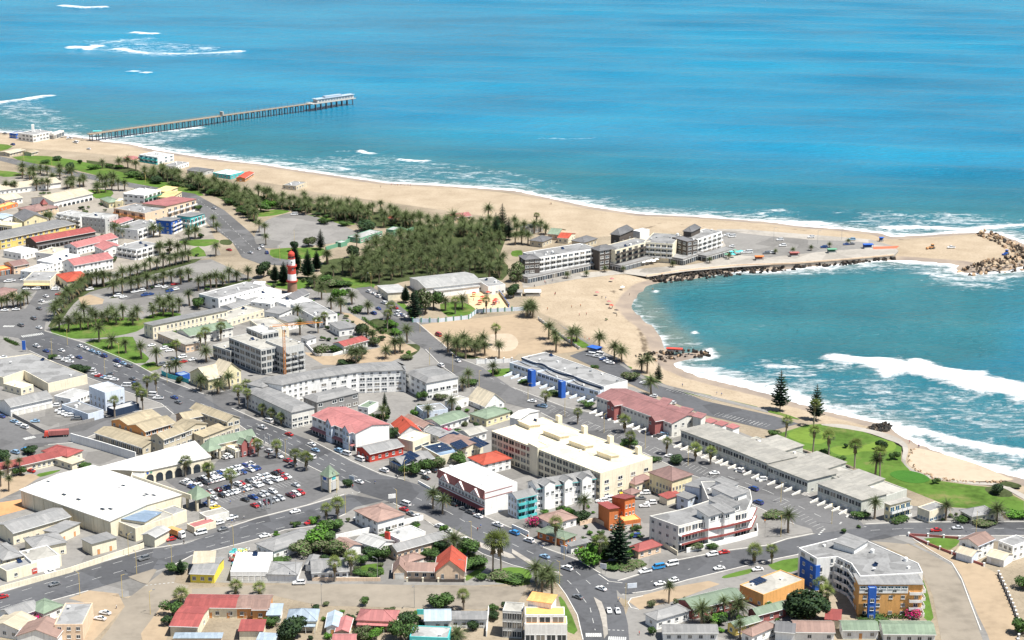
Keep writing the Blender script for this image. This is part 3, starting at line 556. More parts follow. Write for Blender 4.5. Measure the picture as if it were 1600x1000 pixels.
def dress(rootob, M, p, q, h, spec, trim, fl=None, glass=None):
    """windows, doors, balconies along the wall p->q (outside on the right of the direction p->q ... -y of the edge frame)"""
    d = Vector(q)-Vector(p); L = d.length
    if L < 1.5: return
    E = M @ T(p[0], p[1], 0, math.atan2(d.y, d.x))
    for tok in spec.split('+'):
        k = tok[0]; body = tok[1:]; start = 0
        if '@' in body: body, st = body.split('@'); start = int(st)
        cols, fls = (body.split('x')+['1'])[:2] if body else ('', '')
        nf = fl or max(1, round(h/3.1)); fh = h/nf
        nfl = int(fls) if fls else nf
        nc = 0 if k in 'cv' else int(cols) if cols else max(1, int(L/3.4))
        for f in range(start, min(nf, start+nfl)):
            for c in range(nc):
                x = L*(c+.5)/nc; z = f*fh; cw = L/nc; G = glass or WR.choice(PANES)
                if k in 'wWt':
                    if WR.random() < .07: continue
                    x += WR.uniform(-.12,.12)*min(1.2, cw*.3)
                if k == 'w': place('window', rootob, E @ T(x,0,z+fh*.30), min(1.4, cw*.6), min(1.35, fh*.46), (FRAME, G), 'window')
                elif k == 'W': place('window', rootob, E @ T(x,0,z+fh*.28), min(2.6, cw*.8), min(1.6, fh*.52), (FRAME, G), 'window')
                elif k == 't': place('window', rootob, E @ T(x,0,z+fh*.24), min(1.0, cw*.5), min(2.0, fh*.62), (FRAME, G), 'window')
                elif k == 'd': place('door', rootob, E @ T(x,0,z+.02), 1.1, 2.15, (FRAME, wall('D')), 'door')
                elif k == 'r': place('door', rootob, E @ T(x,0,z+.02), 2.2, 2.3, (FRAME, wall('R')), 'door')
                elif k == 'g': place('garage', rootob, E @ T(x,0,z+.02), min(3.4, cw*.8), 2.3, (FRAME, wall('I')), 'garage_door')
                elif k == 's': place('bare', rootob, E @ T(x,0,z+.15), cw*.84, fh*.72, (trim, G), 'shop_window')
                elif k == 'a': place('arch', rootob, E @ T(x,0,z+.1), min(2.8, cw*.7), min(2.9, fh*.82), (trim, G), 'arched_window')
                elif k == 'b':
                    place('bare', rootob, E @ T(x,0,z+.12), min(3.0, cw*.72), fh*.74, (trim, G), 'balcony_door')
                    if f > 0 or nf == 1 or True: place('balcony', rootob, E @ T(x,0,z+.16 if f else .17), cw*.9, 1, (trim,), 'balcony')
                elif k == 'l':    # flat dark pane on the wall, standing in for a shaded recess
                    place('bare', rootob, E @ T(x,0,z+.5), cw*.78, fh*.66, (trim, G), 'loggia')
        if k == 'c':              # canopy / awning band along the wall; body gives colour key
            z = 2.7; w = 1.8; mb = MB(); mb.add([(.2,-.02,z+.7),(L-.2,-.02,z+.7),(L-.2,-w,z),(.2,-w,z),(.2,-.02,z+.55),(L-.2,-.02,z+.55),(L-.2,-w,z-.12),(.2,-w,z-.12)], [(3,2,1,0),(4,5,6,7),(0,4,7,3),(1,2,6,5),(3,7,6,2)])
            mb.build('awning', metalroof(tok[1], 'X'), rootob, E)
        if k == 'v':              # veranda roof on posts
            n = max(2, int(L/3)); mb = MB(); mb.box(.1,L-.1,-2.4,-.01,2.6,2.75); mb.build('veranda_roof', metalroof(tok[1], 'X'), rootob, E)
            for i in range(n+1):
                x = .3+(L-.6)*i/n; link('post', unit('post', (trim,), lambda m_: m_.box(-.08,.08,-.08,.08,0,2.6)), rootob, E @ T(x,-2.2,0))
def poly_inset(p, d):
    n = len(p); out = []
    for i in range(n):
        a, b, c = Vector(p[i-1]), Vector(p[i]), Vector(p[(i+1)%n]); e0 = (b-a).normalized(); e1 = (c-b).normalized()
        n0 = Vector((-e0.y,e0.x)); n1 = Vector((-e1.y,e1.x))
        out.append(b+(n0+n1)*(d/max(.35, 1+n0.dot(n1))))
    return out
LANDMARK = []; FOOT = []
def blocked(x, y, m=.8):
    for q, (x0,y0,x1,y1) in FOOT:
        if x0-m < x < x1+m and y0-m < y < y1+m:
            X, Y = np.array([x]), np.array([y])
            if inside(X,Y,q)[0] or seg_dist(X,Y,q,True)[0] < m: return True
    return False
def clear_of(v, m=.8):       # step towards the camera until clear of every building
    for k in range(16):
        if not blocked(v.x, v.y-k*1.2, m): return Vector((v.x, v.y-k*1.2, v.z))
        if not blocked(v.x+k*1.2, v.y, m): return Vector((v.x+k*1.2, v.y, v.z))
    return v
def shell(rootob, M, poly, h, roof, rise, wk, rk, L, W, z0=-.3, trim=None, lip=.45):
    """walls and roof over a local polygon; pitched roofs need the rectangle L x W"""
    wm = wall(wk); trim = trim or FRAME; n = len(poly)
    mb = MB()
    if roof == 'flat':
        ins = poly_inset(poly, .28); t = h+lip*.35; zi = h-.12
        mb.prism(poly, z0, t, top=False)
        A = [(p[0],p[1],t) for p in poly]; B = [(p[0],p[1],t) for p in ins]; Cc = [(p[0],p[1],zi) for p in ins]
        for i in range(n): jn = (i+1)%n; mb.add([A[i],A[jn],B[jn],B[i]], [(0,1,2,3)]); mb.add([B[i],B[jn],Cc[jn],Cc[i]], [(0,1,2,3)])
        mb.build('wall', wm, rootob, M)
        r = MB(); r.add([(p[0],p[1],zi+.02) for p in ins], tess(ins)); r.build('roof', flatroof(rk), rootob, M)
        return
    if roof == 'mans':             # flat-topped roof with sloping sides, any outline
        mb.prism(poly, z0, h); mb.build('wall', wm, rootob, M)
        out = poly_inset(poly, -.4); ins = poly_inset(poly, min(3.0, W*.3)); r = MB()
        A = [(p[0],p[1],h-.05) for p in out]; B = [(p[0],p[1],h+rise) for p in ins]; D = [(p[0],p[1],h-.3) for p in out]
        for i in range(n): jn = (i+1)%n; r.add([A[i],A[jn],B[jn],B[i]], [(0,1,2,3)]); r.add([D[i],D[jn],A[jn],A[i]], [(0,1,2,3)])
        r.add(B, tess(ins)); r.add(D, [t[::-1] for t in tess(out)]); r.build('roof', metalroof(rk,'X'), rootob, M); return
    o = .5; th = .18
    swap = roof == 'gy'
    lx, wy = (W, L) if swap else (L, W)
    S = (lambda x,y,z: (-y, x, z)) if swap else (lambda x,y,z: (x, y, z))    # frame with the ridge along x
    if roof in ('gx','gy'):
        k = rise/(wy/2)
        mb.prism(poly, z0, h, top=False)
        for sx in (-1,1): mb.add([S(sx*lx/2,-wy/2,h),S(sx*lx/2,wy/2,h),S(sx*lx/2,0,h+rise)], [(0,1,2) if sx > 0 else (2,1,0)])
        mb.build('wall', wm, rootob, M)
        y = wy/2+o; ze = h-o*k; r = MB()
        for sy in (-1,1):
            vs = []
            for x in (-lx/2-o*.7, lx/2+o*.7): vs += [S(x,sy*y,ze),S(x,0,h+rise),S(x,0,h+rise+th),S(x,sy*y,ze+th)]
            f = [(0,1,2,3),(7,6,5,4),(3,2,6,7),(4,5,1,0),(0,3,7,4)]
            r.add(vs, [t[::-1] for t in f] if (sy > 0) != swap and False else f)
        ro = r.build('roof', metalroof(rk, 'Y' if swap else 'X'), rootob, M)
        c = MB(); c.add([S(-lx/2-o*.7,-.28,h+rise+th-.28*k+.05),S(lx/2+o*.7,-.28,h+rise+th-.28*k+.05),S(lx/2+o*.7,0,h+rise+th+.07),S(-lx/2-o*.7,0,h+rise+th+.07),S(-lx/2-o*.7,.28,h+rise+th-.28*k+.05),S(lx/2+o*.7,.28,h+rise+th-.28*k+.05)], [(0,1,2,3),(3,2,5,4)])
        c.build('ridge_cap', metalroof(rk, 'X'), ro)
        for sy in (-1,1):
            g = MB(); vs = [S(x*(lx/2+o*.7), sy*(y+yy), ze+zz) for x in (-1,1) for yy,zz in ((.0,-.06),(.14,-.06),(.14,.14),(.0,.14))]
            g.add(vs, [(0,1,2,3),(7,6,5,4),(0,4,5,1),(1,5,6,2),(2,6,7,3)]); g.build('gutter', trim, ro)
    elif roof == 'hip':
        mb.prism(poly, z0, h, top=False); mb.build('wall', wm, rootob, M)
        x, y = L/2+o, W/2+o; k = rise/(min(L,W)/2); ze = h-o*k*.6; rl = max(0, (L-W)/2); rw = max(0, (W-L)/2)
        e = [(-x,-y,ze),(x,-y,ze),(x,y,ze),(-x,y,ze)]; e2 = [(a,b_,c-.2) for a,b_,c in e]; zt = h+rise
        rd = [(-rl,0,zt),(rl,0,zt)] if L >= W else [(0,-rw,zt),(0,rw,zt)]
        r = MB()
        if L >= W: r.add(e+rd, [(0,1,5,4),(1,2,5),(2,3,4,5),(3,0,4)])
        else: r.add(e+rd, [(0,1,4),(1,2,5,4),(2,3,5),(3,0,4,5)])
        r.add(e2+e, [(0,1,5,4),(1,2,6,5),(2,3,7,6),(3,0,4,7),(3,2,1,0)])
        ro = r.build('roof', metalroof(rk, 'X'), rootob, M)
        c = MB(); caps = [(rd[0],rd[1])] if (rl or rw) else []
        near = [0,1,1,0] if L >= W else [0,0,1,1]
        caps += [(e[i], rd[near[i]]) for i in range(4)]
        for a,b_ in caps: c.tube((a[0],a[1],a[2]+.03),(b_[0],b_[1],b_[2]+.03),.11,n=4)
        c.build('ridge_cap', metalroof(rk,'X'), ro)
    elif roof in ('s0','s1','s2','s3'):      # single slope, low on that side
        i = int(roof[1]); zc = [h]*4
        for q in range(4):
            if q not in (i, (i+1)%4): zc[q] = h+rise
        A = [(p[0],p[1],z0) for p in poly]; B = [(p[0],p[1],z) for p,z in zip(poly,zc)]
        for q in range(4): jn = (q+1)%4; mb.add([A[q],A[jn],B[jn],B[q]], [(0,1,2,3)])
        mb.build('wall', wm, rootob, M)
        out = poly_inset(poly, -.45); r = MB(); a = [(p[0],p[1],z) for p,z in zip(out,zc)]; b_ = [(x,y,z+.18) for x,y,z in a]
        r.add(a+b_, [(3,2,1,0),(4,5,6,7)]+[(q,(q+1)%4,(q+1)%4+4,q+4) for q in range(4)]); r.build('roof', metalroof(rk,'X' if i in (0,2) else 'Y'), rootob, M)
def u_vent(mb): mb.box(-.5,.5,-.4,.4,0,.6); mb.box(-.58,.58,-.48,.48,.601,.68)
def u_dish(mb):
    mb.tube((0,0,0),(0,0,.9),.06,n=5); mb.lathe([(0.01,.75),(.35,.82),(.62,1.05)],10)
def u_tank(mb): mb.lathe([(.8,0),(.8,1.3),(.5,1.5),(.05,1.55)],10)
def u_heater(mb): mb.add([(-.9,-.7,.1),(.9,-.7,.1),(.9,.7,.8),(-.9,.7,.8),(-.9,-.7,0),(.9,-.7,0),(.9,.7,0),(-.9,.7,0)],[(0,1,2,3),(4,5,1,0),(5,6,2,1),(6,7,3,2),(7,4,0,3)]); mb.tube((-.9,.8,.95),(.9,.8,.95),.25,n=8)
RND = random.Random(11)
def clutter(rootob, M, poly, h, n):
    xs_ = [p[0] for p in poly]; ys_ = [p[1] for p in poly]
    ins = np.array(poly_inset(poly, 1.4))
    for _ in range(n*4):
        if n <= 0: break
        x = RND.uniform(min(xs_),max(xs_)); y = RND.uniform(min(ys_),max(ys_))
        if not inside(np.array([x]),np.array([y]),ins)[0]: continue
        k, fn, mt = RND.choice((('roof_vent',u_vent,WHITE),('roof_vent',u_vent,STEEL),('satellite_dish',u_dish,FRAME),('water_tank',u_tank,FRAME),('solar_heater',u_heater,SOLAR),('air_conditioner',u_vent,FRAME)))
        link(k, unit(k, (mt,), fn), rootob, M @ T(x,y,h,RND.choice((0,math.pi/2)),(1,1,1))); n -= 1
_bi = [0]
def bld(reg, name, label, pxs, h, roof='flat', rise=0, wk='W', rk='g', win='', cat=None, add=None, trim=None, fl=None, junk=None, glass=None):
    _bi[0] += 1; pp = pts(reg, pxs); w = [P(x,y,h).to_2d() for x,y in pp]; h = h+.011*(_bi[0] % 13)      # no two roofs share a plane
    if len(w) == 3:
        cen, ang, L, W = rect_from(w); poly = [(-L/2,-W/2),(L/2,-W/2),(L/2,W/2),(-L/2,W/2)]
    else:
        if sum(w[i].x*w[(i+1)%len(w)].y-w[(i+1)%len(w)].x*w[i].y for i in range(len(w))) < 0: w = w[::-1]
        cen = sum(w, Vector((0,0)))/len(w); d = w[1]-w[0]; ang = math.atan2(d.y,d.x); Rm = Matrix.Rotation(-ang, 2)
        poly = [tuple(Rm @ (v-cen)) for v in w]; L = max(p[0] for p in poly)-min(p[0] for p in poly); W = max(p[1] for p in poly)-min(p[1] for p in poly)
    if add is None:
        ro = root(name, (cen.x,cen.y,0), ang, label, cat or name.split('_')[-1]); M = Matrix.Identity(4)
        LANDMARK.append((sum(p[0] for p in pp)/len(pp), sum(p[1] for p in pp)/len(pp), label))
    else:
        ro = add; M = (T(ro.location.x, ro.location.y, 0, ro.rotation_euler.z)).inverted() @ T(cen.x,cen.y,0,ang)
    wp = np.array([tuple((T(cen.x,cen.y,0,ang) @ Vector((p[0],p[1],0))).to_2d()) for p in poly]); FOOT.append((wp, (*wp.min(0), *wp.max(0))))
    tm = wall(trim) if trim else FRAME
    shell(ro, M, poly, h, roof, rise, wk, rk, L, W, trim=tm)
    specs = {}
    if win != '-':
        for t in (win.split(';') if win else []):
            i, sp = t.split(':'); specs[int(i)] = sp
        if len(poly) == 4 and len(pp) == 3:
            for i in (range(4) if not specs else (2,3)):
                if i not in specs and (L if i % 2 == 0 else W) > 4: specs[i] = 'w' if i < 2 else 'w%d' % max(1, int((L if i % 2 == 0 else W)/7))
    for i, sp in specs.items():
        if sp != 'n': dress(ro, M, poly[i], poly[(i+1) % len(poly)], h, sp, tm, fl, glass)
    if roof == 'flat': clutter(ro, M, poly, h-.1, int(min(7, L*W/90)) if junk is None else junk)
    return ro
def solar(ro, reg, s, h, nx, ny, tilt=.25):
    """rows of panels on a roof: quad given by three corners at height h"""
    cen, ang, L, W = rect_from([P(x,y,h).to_2d() for x,y in pts(reg, s)]); M = T(ro.location.x, ro.location.y, 0, ro.rotation_euler.z).inverted() @ T(cen.x,cen.y,h+.1,ang) @ Matrix.Rotation(tilt,4,'X')
    me = unit('solar_panel', (SOLAR, STEEL), lambda mb: (mb.box(-.48,.48,-.48,.48,.05,.09,0), mb.box(-.5,.5,-.5,.5,0,.049,1)))
    for i in range(nx):
        for j in range(ny): link('solar_panel', me, ro, M @ T(-L/2+L*(i+.5)/nx, -W/2+W*(j+.5)/ny, 0, 0, (L/nx*.95, W/ny*.95, 1)))
# ------------------------------------------------------------------ the town, building by building
B = bld
# --- far left, by the beach
B('a','beach_restaurant','teal and white two-storey beach restaurant with flat roof behind the palms','868,366 985,385 1068,362',5.5,'flat',0,'W','l','0:b4x2;1:W3x2',glass=BLUEGLASS,trim='T')
B('a','beach_kiosk','low white kiosk right of the teal beach restaurant','1050,425 1100,440 1180,415',3,'flat',0,'W','g')
B('a','beach_shed','low shed with dark grey roof on the sand','1170,462 1270,476 1335,460',2.6,'gx',.8,'G','k')
B('a','swimming_hall','white hall with turquoise end wall at the back of the beach','1330,480 1440,495 1500,470',3.2,'flat',0,'T','w')
B('a','beach_house','low terracotta roofed house right of the turquoise hall','1490,505 1530,515 1585,480',2.6,'gy',.9,'D','t')
B('a','beach_shelter','small shelter with pink roof left of the teal restaurant','770,388 830,400 880,385',2.4,'gx',.8,'P','q')
jr = B('a','jetty_restaurant','blue and white restaurant on stilts beside the landward end of the jetty','65,232 100,238 158,225',4,'flat',0,'B','l','0:w3x1;1:w4x1')
B('a','','','150,225 205,245 325,222',6,'flat',0,'W','g','0:W4x2;1:W6x2',add=jr)
B('a','','','205,180 210,181 213,178',12,'flat',0,'W','w','-',add=jr,junk=0)
B('a','','','322,232 335,238 400,215',4.5,'flat',0,'I','l','0:s2x1;1:s4x1',add=jr)
B('a','beach_hut','sand coloured hut on the far left of the beach promenade','10,350 60,360 155,338',2.5,'gy',.8,'S','s')
B('a','beach_hut','smaller sand coloured hut beside the green slope by the promenade','158,348 195,357 240,345',2.5,'gy',.8,'S','h')
B('a','barracks','long low building with beige roof, half hidden by far palms','-60,560 0,588 380,538',4,'gy',2,'W','s')
B('a','station_hotel','former station with beige roof and blue arched windows','240,628 335,662 578,608',5,'gy',2.6,'W','s','0:w2x1;1:a9x1')
B('a','house','white gabled house at the left edge below the long beige roof','-60,628 30,652 95,622',4,'gy',1.8,'W','s')
B('a','house','low orange house at the left edge','-40,690 0,700 110,668',2.4,'flat',0,'O','o')
tw = B('a','villa','villa with maroon hipped roof and small red turret','165,690 215,722 365,692',5,'hip',2.4,'P','m')
B('a','','','255,665 268,672 285,664',8.2,'hip',2.6,'P','r','-',add=tw)
B('a','gabled_house','yellow house with a tall gable and dark grey roof','85,745 150,782 268,752',5.5,'gx',3.4,'Q','k','0:w4x2;1:t3x2')
B('a','guest_house','cream building with sandy flat roof below the yellow gabled house','-60,800 75,815 135,795',4.5,'flat',0,'Q','s','0:l5x1;1:w2x1')
B('a','house','house with pale blue roof behind the cream guest house','-50,752 20,768 90,748',4.5,'gx',1,'W','u')
B('a','apartment_block','white apartment block with glazed balconies left of the grey block','350,735 500,762 560,735',8,'flat',0,'W','l','0:b4x3;1:w2x3',trim='W')
B('a','apartment_block','grey and white four-storey block with three window strips','510,755 655,770 720,740',10,'flat',0,'G','l','0:t6x3;1:w2x3')
B('a','hotel','long yellow two-storey hotel with grey roof','-70,862 0,900 470,800',6.2,'gy',.8,'Y','g','0:w2x2;1:W14x2')
B('a','arcade','long red-roofed building with dark veranda right of the yellow hotel','185,890 225,915 595,848',5,'gy',2,'K','r','0:w2x1;1:l12x1+vk')
B('a','apartment_block','cream block with brown balconies and grey roof','710,702 905,735 1015,697',7.5,'flat',0,'P','g','0:b4x2;1:w3x2',trim='D')
B('a','apartment_block','cream block with pink roof at the bend of the coast road','980,658 1040,702 1225,645',7.5,'s2',1.5,'P','q','0:w2x2;1:b5x2')
B('a','apartment_block','white tower block with dark green roof edge','790,602 900,622 1005,588',10,'flat',0,'W','w','0:W4x3;1:b4x3',trim='E')
yh = B('a','house','house with two ochre roofs behind the white tower block','1000,582 1040,600 1110,580',7,'s0',1,'Q','y'); B('a','','','1010,620 1065,637 1135,607',6,'s0',1,'Q','y',add=yh)
B('a','house','cream house with green roof below the far palms','625,640 680,665 735,650',4,'hip',1.6,'Q','e')
B('a','house','small cream flat-roofed house beside the green-roofed house','735,648 765,660 792,640',4.5,'flat',0,'Q','c')
B('a','apartment_block','bright blue three-storey house','1005,772 1070,792 1130,765',8,'s2',1,'B','g','0:w2x3;1:b2x3',trim='W')
B('a','apartment_block','white and teal block next to the bright blue house','1112,758 1190,768 1278,735',7.5,'s2',1.2,'T','g','0:b3x2;1:b4x2',trim='W')
B('a','apartment_block','white block with grey-green roof left of the bright blue house','745,815 860,840 1010,790',6.5,'flat',0,'W','g','0:w4x2;1:b5x2',trim='W')
B('a','house','house with small pink roofs behind the grey-green roofed block','715,778 740,800 830,770',6.2,'gy',1,'W','q')
gr = B('a','guest_house','long pink-roofed guest house with white gables','430,925 480,948 735,885',5,'gy',2,'W','q'); B('a','','','590,935 650,965 745,935',5,'gx',2.2,'W','q',add=gr)
B('a','apartment_block','white terraced block with stepped flat roofs above the palm park','735,940 850,962 990,925',6.5,'flat',0,'W','g','0:b4x2;1:b4x2',trim='W')
B('a','shop','white flat-roofed shop below the red-roofed arcade','20,965 130,985 220,955',4.5,'flat',0,'W','w')
B('a','shop','white shop with beige roof next to the pink-roofed guest house','230,975 330,990 430,955',4.5,'flat',0,'W','s')
# --- left, around the palm park
B('e','house','brown-roofed house among the shops on the left','25,45 85,65 160,40',5,'gy',1.8,'P','m')
B('e','shop','orange-walled shop at the left edge','-40,70 0,85 60,72',4,'flat',0,'O','o','0:s3x1;1:s2x1')
B('e','shop','white shop with a shaded yellow arcade','170,132 312,155 368,98',5,'flat',0,'C','g','0:s5x1+cy;1:w3x1')
B('e','shop','white flat-roofed shop behind the arcade shop','150,85 200,102 330,55',5,'flat',0,'W','l')
B('e','department_store','white department store with large pale roof','260,20 330,45 500,-5',6,'flat',0,'W','w')
B('e','gabled_house','white mansion with pinkish red roof and two window rows','400,35 462,60 705,15',6.5,'gy',2.6,'W','q','0:w2x2;1:w10x2')
B('e','corner_shop','corner shop with orange-red roof and cream arches','355,115 420,160 545,125',5,'hip',2.2,'C','t','0:a3x1;1:a5x1',trim='C')
B('e','round_house','brown-roofed house among palms at the left edge','-60,230 10,252 105,208',4,'hip',2,'P','m')
B('e','court_house','long white court house with grey roof and parapets','1285,228 1365,268 1660,190',7,'flat',0,'W','g','0:W2x2;1:w10x2')
B('e','office','low white office with grey roof below the court house','1420,305 1450,330 1640,272',4,'gy',1,'W','g')
B('e','office','low flat cream office beside the museum','1330,372 1420,402 1650,335',4,'flat',0,'C','i')
B('e','museum','long two-storey museum with grey roof and rows of tall white columns','880,425 955,442 1420,345',7,'s3',.6,'C','g','0:t2x2;1:t18x2')
B('e','library','single-storey wing with a row of narrow windows behind parked cars','985,487 1160,560 1248,545',4,'s2',.5,'P','i','0:t12x1;1:w3x1')
B('e','hall','hall with grey-green roof behind the library wing','1130,462 1185,500 1455,445',5,'gy',1.6,'I','e')
cb = B('f','building_site','grey concrete apartment block under construction with open floors','-170,310 30,388 165,360',13,'flat',0,'G','i','0:l6x4;1:l4x4',cat='building',trim='G')
B('f','','','60,330 175,375 292,345',14,'flat',0,'G','i','0:l4x4;1:b3x4',add=cb,trim='G')
B('e','','','1330,560 1440,595 1530,560',7,'flat',0,'G','i','0:l4x2;1:l3x2',add=cb,trim='G')
B('f','','','-60,250 40,290 130,265',15.5,'flat',0,'G','l','0:l3x5;1:l3x5',add=cb,trim='G')
hh = B('e','heritage_house','pale yellow gabled heritage house behind three palms','1188,728 1300,772 1400,745',5.5,'gy',4,'Q','s','0:t4x1;1:w3x1')
B('e','','','1330,715 1390,745 1505,715',6.5,'gx',5,'Q','s','0:t2x2;1:t3x2',add=hh)
B('e','site_container','blue container behind a teal hoarding','1095,735 1130,750 1180,735',2.6,'flat',0,'B','b','-',junk=0,cat='container')
B('e','warehouse','wide grey-roofed store with cream walls left of main street','-60,650 200,612 545,745 300,800 150,718 20,762 -60,745',4.5,'flat',0,'C','g','',junk=3)
B('e','yard_building','low cream flat building in the courtyard of the grey-roofed store','20,800 130,830 215,808',3.4,'flat',0,'C','c')
B('e','barn','white barn with grey roof and curved gable','0,905 65,942 325,885',5,'gy',2,'W','g','0:n;1:g6x1')
B('e','office','three-storey white office cube beside main street','555,815 655,855 788,830',9,'flat',0,'L','l','0:t4x2;1:w3x2')
B('e','workshop','low white workshop wing with solar heaters','325,880 440,895 560,848',4,'flat',0,'W','l','0:w3x1;1:w6x1')
B('e','workshop','low lilac-white workshop with courtyard roof','385,930 550,990 625,955',3.8,'flat',0,'L','g','0:n;1:n')
B('j','garage','white wall and dark mural garage by the street palms','655,230 712,245 870,205',3.2,'flat',0,'N','l','0:n;1:n')
# --- left foreground
rr_ = B('j','school','long low school with pinkish red roof','-60,592 0,618 385,530',3.6,'gy',1.6,'C','r','0:w1x1;1:w12x1'); B('j','','','265,497 420,532 525,497',4,'hip',1.6,'C','r',add=rr_); B('j','','','335,548 450,582 540,560',2.8,'s1',.4,'C','s',add=rr_)
bc = B('j','shopping_court','khaki-roofed shopping court of several gabled wings beside main street','595,385 890,478 960,425',3.4,'gx',1.4,'S','h','0:l12x1;1:w2x1')
for s, h_, rf, rs in (('720,302 805,342 1000,278',6,'gy',1.8),('810,338 905,378 1095,322',6,'gy',1.8),('945,405 1020,428 1200,362',7,'gy',1.8),('1080,340 1160,370 1290,330',7.5,'gx',1.6),('1095,272 1150,300 1340,262',6.5,'gy',1.8),('1190,232 1420,312 1492,288',7.5,'gx',1.8),('1200,402 1270,412 1445,345',4.6,'s1',.8)):
    B('j','','',s,h_,rf,rs,'D' if h_ == 6 else 'S','h','0:w;1:W',add=bc)
gw = B('j','shop_row','shops with green gabled roof and brick-red fronts beside the mall car park','1285,440 1335,458 1592,400',6,'gy',2,'C','e','0:w2x1;1:s7x1')
B('j','','','1490,442 1510,452 1545,440',6.5,'gx',1.6,'A','e','0:w2x2;1:w1x2',add=gw); B('j','','','1542,430 1560,440 1592,425',6.5,'gx',1.6,'A','e','0:w2x2;1:w1x2',add=gw); B('j','','','1370,452 1470,492 1500,480',4,'flat',0,'C','c','0:s4x1;1:s1x1',add=gw)
mall = B('j','mall','vast white-roofed shopping mall with beige panelled flank','130,742 690,938 1195,792',7,'gx',1.2,'C','w','0:n;1:n',cat='shopping mall')
B('j','','','590,608 905,622 1315,535 1215,437',6,'mans',.6,'C','w','-',add=mall)
B('j','','','820,655 900,668 915,612',5,'flat',0,'C','l','-',add=mall)
# --- mall pilasters and arcade come later
ks = B('k','warehouse','dark grey-roofed warehouse with cream walls left of the mall','-40,285 80,332 437,228',5,'gy',1.6,'C','g','0:w2x1;1:w6x1')
B('k','warehouse','cream store with grey roof and orange door below the dark warehouse','290,312 365,340 497,278',4,'s3',.5,'C','g','0:n;1:d2x1')
B('k','warehouse','wide grey-roofed depot at the left edge','-80,420 20,500 125,460',5,'hip',1.6,'C','g')
B('k','warehouse','grey hip-roofed depot behind the white parapet block','105,372 215,425 412,385',5,'hip',1.8,'C','g','0:n;1:w4x1')
B('k','depot_office','white parapet block between the grey depots','120,448 195,512 368,470',5,'flat',0,'W','i','0:w2x1;1:n')
B('k','depot','long cream depot with orange door beside the street wall','-40,545 40,572 382,472',4.2,'flat',0,'C','g','0:n;1:w3x1+r1x1')
B('k','storehouse','cream storehouse with grey roof behind the street wall','485,377 575,408 727,367',4.4,'s3',.5,'C','g','0:n;1:d2x1')
sv = B('k','service_block','cream service blocks stepped against the mall','690,250 845,305 1092,222',5.4,'flat',0,'C','i','0:w4x1;1:n')
B('k','','','780,235 905,270 1005,212',6.2,'s3',.5,'C','b','-',add=sv); B('k','','','1000,190 1080,220 1180,195',4.8,'flat',0,'C','g','-',add=sv)
B('k','gatehouse','cream gatehouse with pale gabled roof beside the street','905,335 965,358 1056,308',4.4,'gy',.8,'C','l','0:n;1:n')
cw = B('k','car_wash','car wash with pink frame and cream canopy beside the street','1175,275 1215,300 1350,260',2.6,'flat',0,'C','q','0:n;1:n')
B('k','','','1215,215 1290,235 1432,200',3.6,'flat',0,'I','i','-',add=cw)
ys_ = B('k','shop','yellow shop with two grey roofs at the corner','1185,590 1338,590 1398,490',3.6,'gx',1,'Z','g','0:w3x1;1:n'); B('k','','','1210,515 1335,520 1345,460',4.6,'s0',.8,'S','s','-',add=ys_)
B('m','shop','white-roofed shop with yellow panels on its front','-160,455 70,455 105,335',3.8,'flat',0,'W','w','0:g6x1;1:n',trim='Z')
B('k','house','house with green hipped roof at the bottom left','160,790 270,830 420,790',4,'hip',2,'W','e')
B('k','house','house with long grey roof at the bottom left','-40,830 75,860 250,800',4,'gy',1.6,'W','g')
B('k','house','flat grey-roofed house with peach end wall','345,895 515,905 580,770',6,'flat',0,'P','g','0:w3x2;1:n')
B('k','house','white gabled house with brown roof at the bottom left','105,975 350,985 370,900',4,'gy',2.6,'W','n','0:w3x1;1:n')
B('k','house','house with sandy roof at the bottom left edge','-60,905 110,935 240,865',4,'gy',1.4,'W','s')
ub = B('k','motel','U-shaped motel with red roofs around a paved court','1075,893 1235,918 1310,790',4,'gx',.9,'C','r','0:n;1:w3x1')
B('k','','','1150,795 1480,800 1490,722',4,'gx',.9,'C','r','0:d3x1+w4x1;1:n',add=ub); B('k','','','1480,800 1680,800 1690,722',4,'gx',.9,'D','n','0:d2x1+w3x1;1:n',add=ub); B('k','','','1495,945 1640,945 1640,885',3.4,'s0',.5,'C','r','0:n;1:n',add=ub)
B('k','shed','long low shed with blue tarpaulin roof at the bottom edge','1090,990 1380,990 1380,965',2.4,'s0',.3,'P','u','-')
# --- lower middle
bh = B('m','guest_house','white guest house with brown hipped roof and blue trim at the crossing','620,70 760,140 940,100',5.5,'hip',2,'W','n','0:w4x2;1:W4x1',trim='B')
B('m','','','690,110 720,125 752,112',5,'hip',1,'W','n','0:w2x2',add=bh,trim='B')
gc = B('m','inn','rambling grey-roofed inn with peach walls and a red chimney','820,295 880,325 1195,238',4,'gy',1.4,'P','g','0:w2x1;1:w9x1')
B('m','','','625,255 765,302 855,262',4,'gx',1.4,'W','l','0:w5x1;1:w2x1',add=gc); B('m','','','780,222 900,255 1060,205',4.6,'flat',0,'W','l','-',add=gc); B('m','','','820,210 830,214 840,208',7,'flat',0,'R','t','-',add=gc,junk=0)
B('m','house','dark grey hipped house beside the round green tree','0,275 110,322 390,228',4,'hip',1.6,'W','g')
B('m','house','small brown-roofed house behind the inn garden','480,268 570,312 652,285',3.6,'gx',1,'W','n')
gh = B('m','house','grey-roofed white house with two fan palms in front','350,458 575,445 605,365',3.4,'gx',1.8,'W','g','0:w5x1;1:w1x1'); B('m','','','310,402 360,405 390,350',3,'hip',1,'W','g',add=gh)
B('m','garage','white garage with grey roof next to the yellow panelled shop','70,470 255,470 285,395',3,'hip',1,'W','g','0:n;1:n')
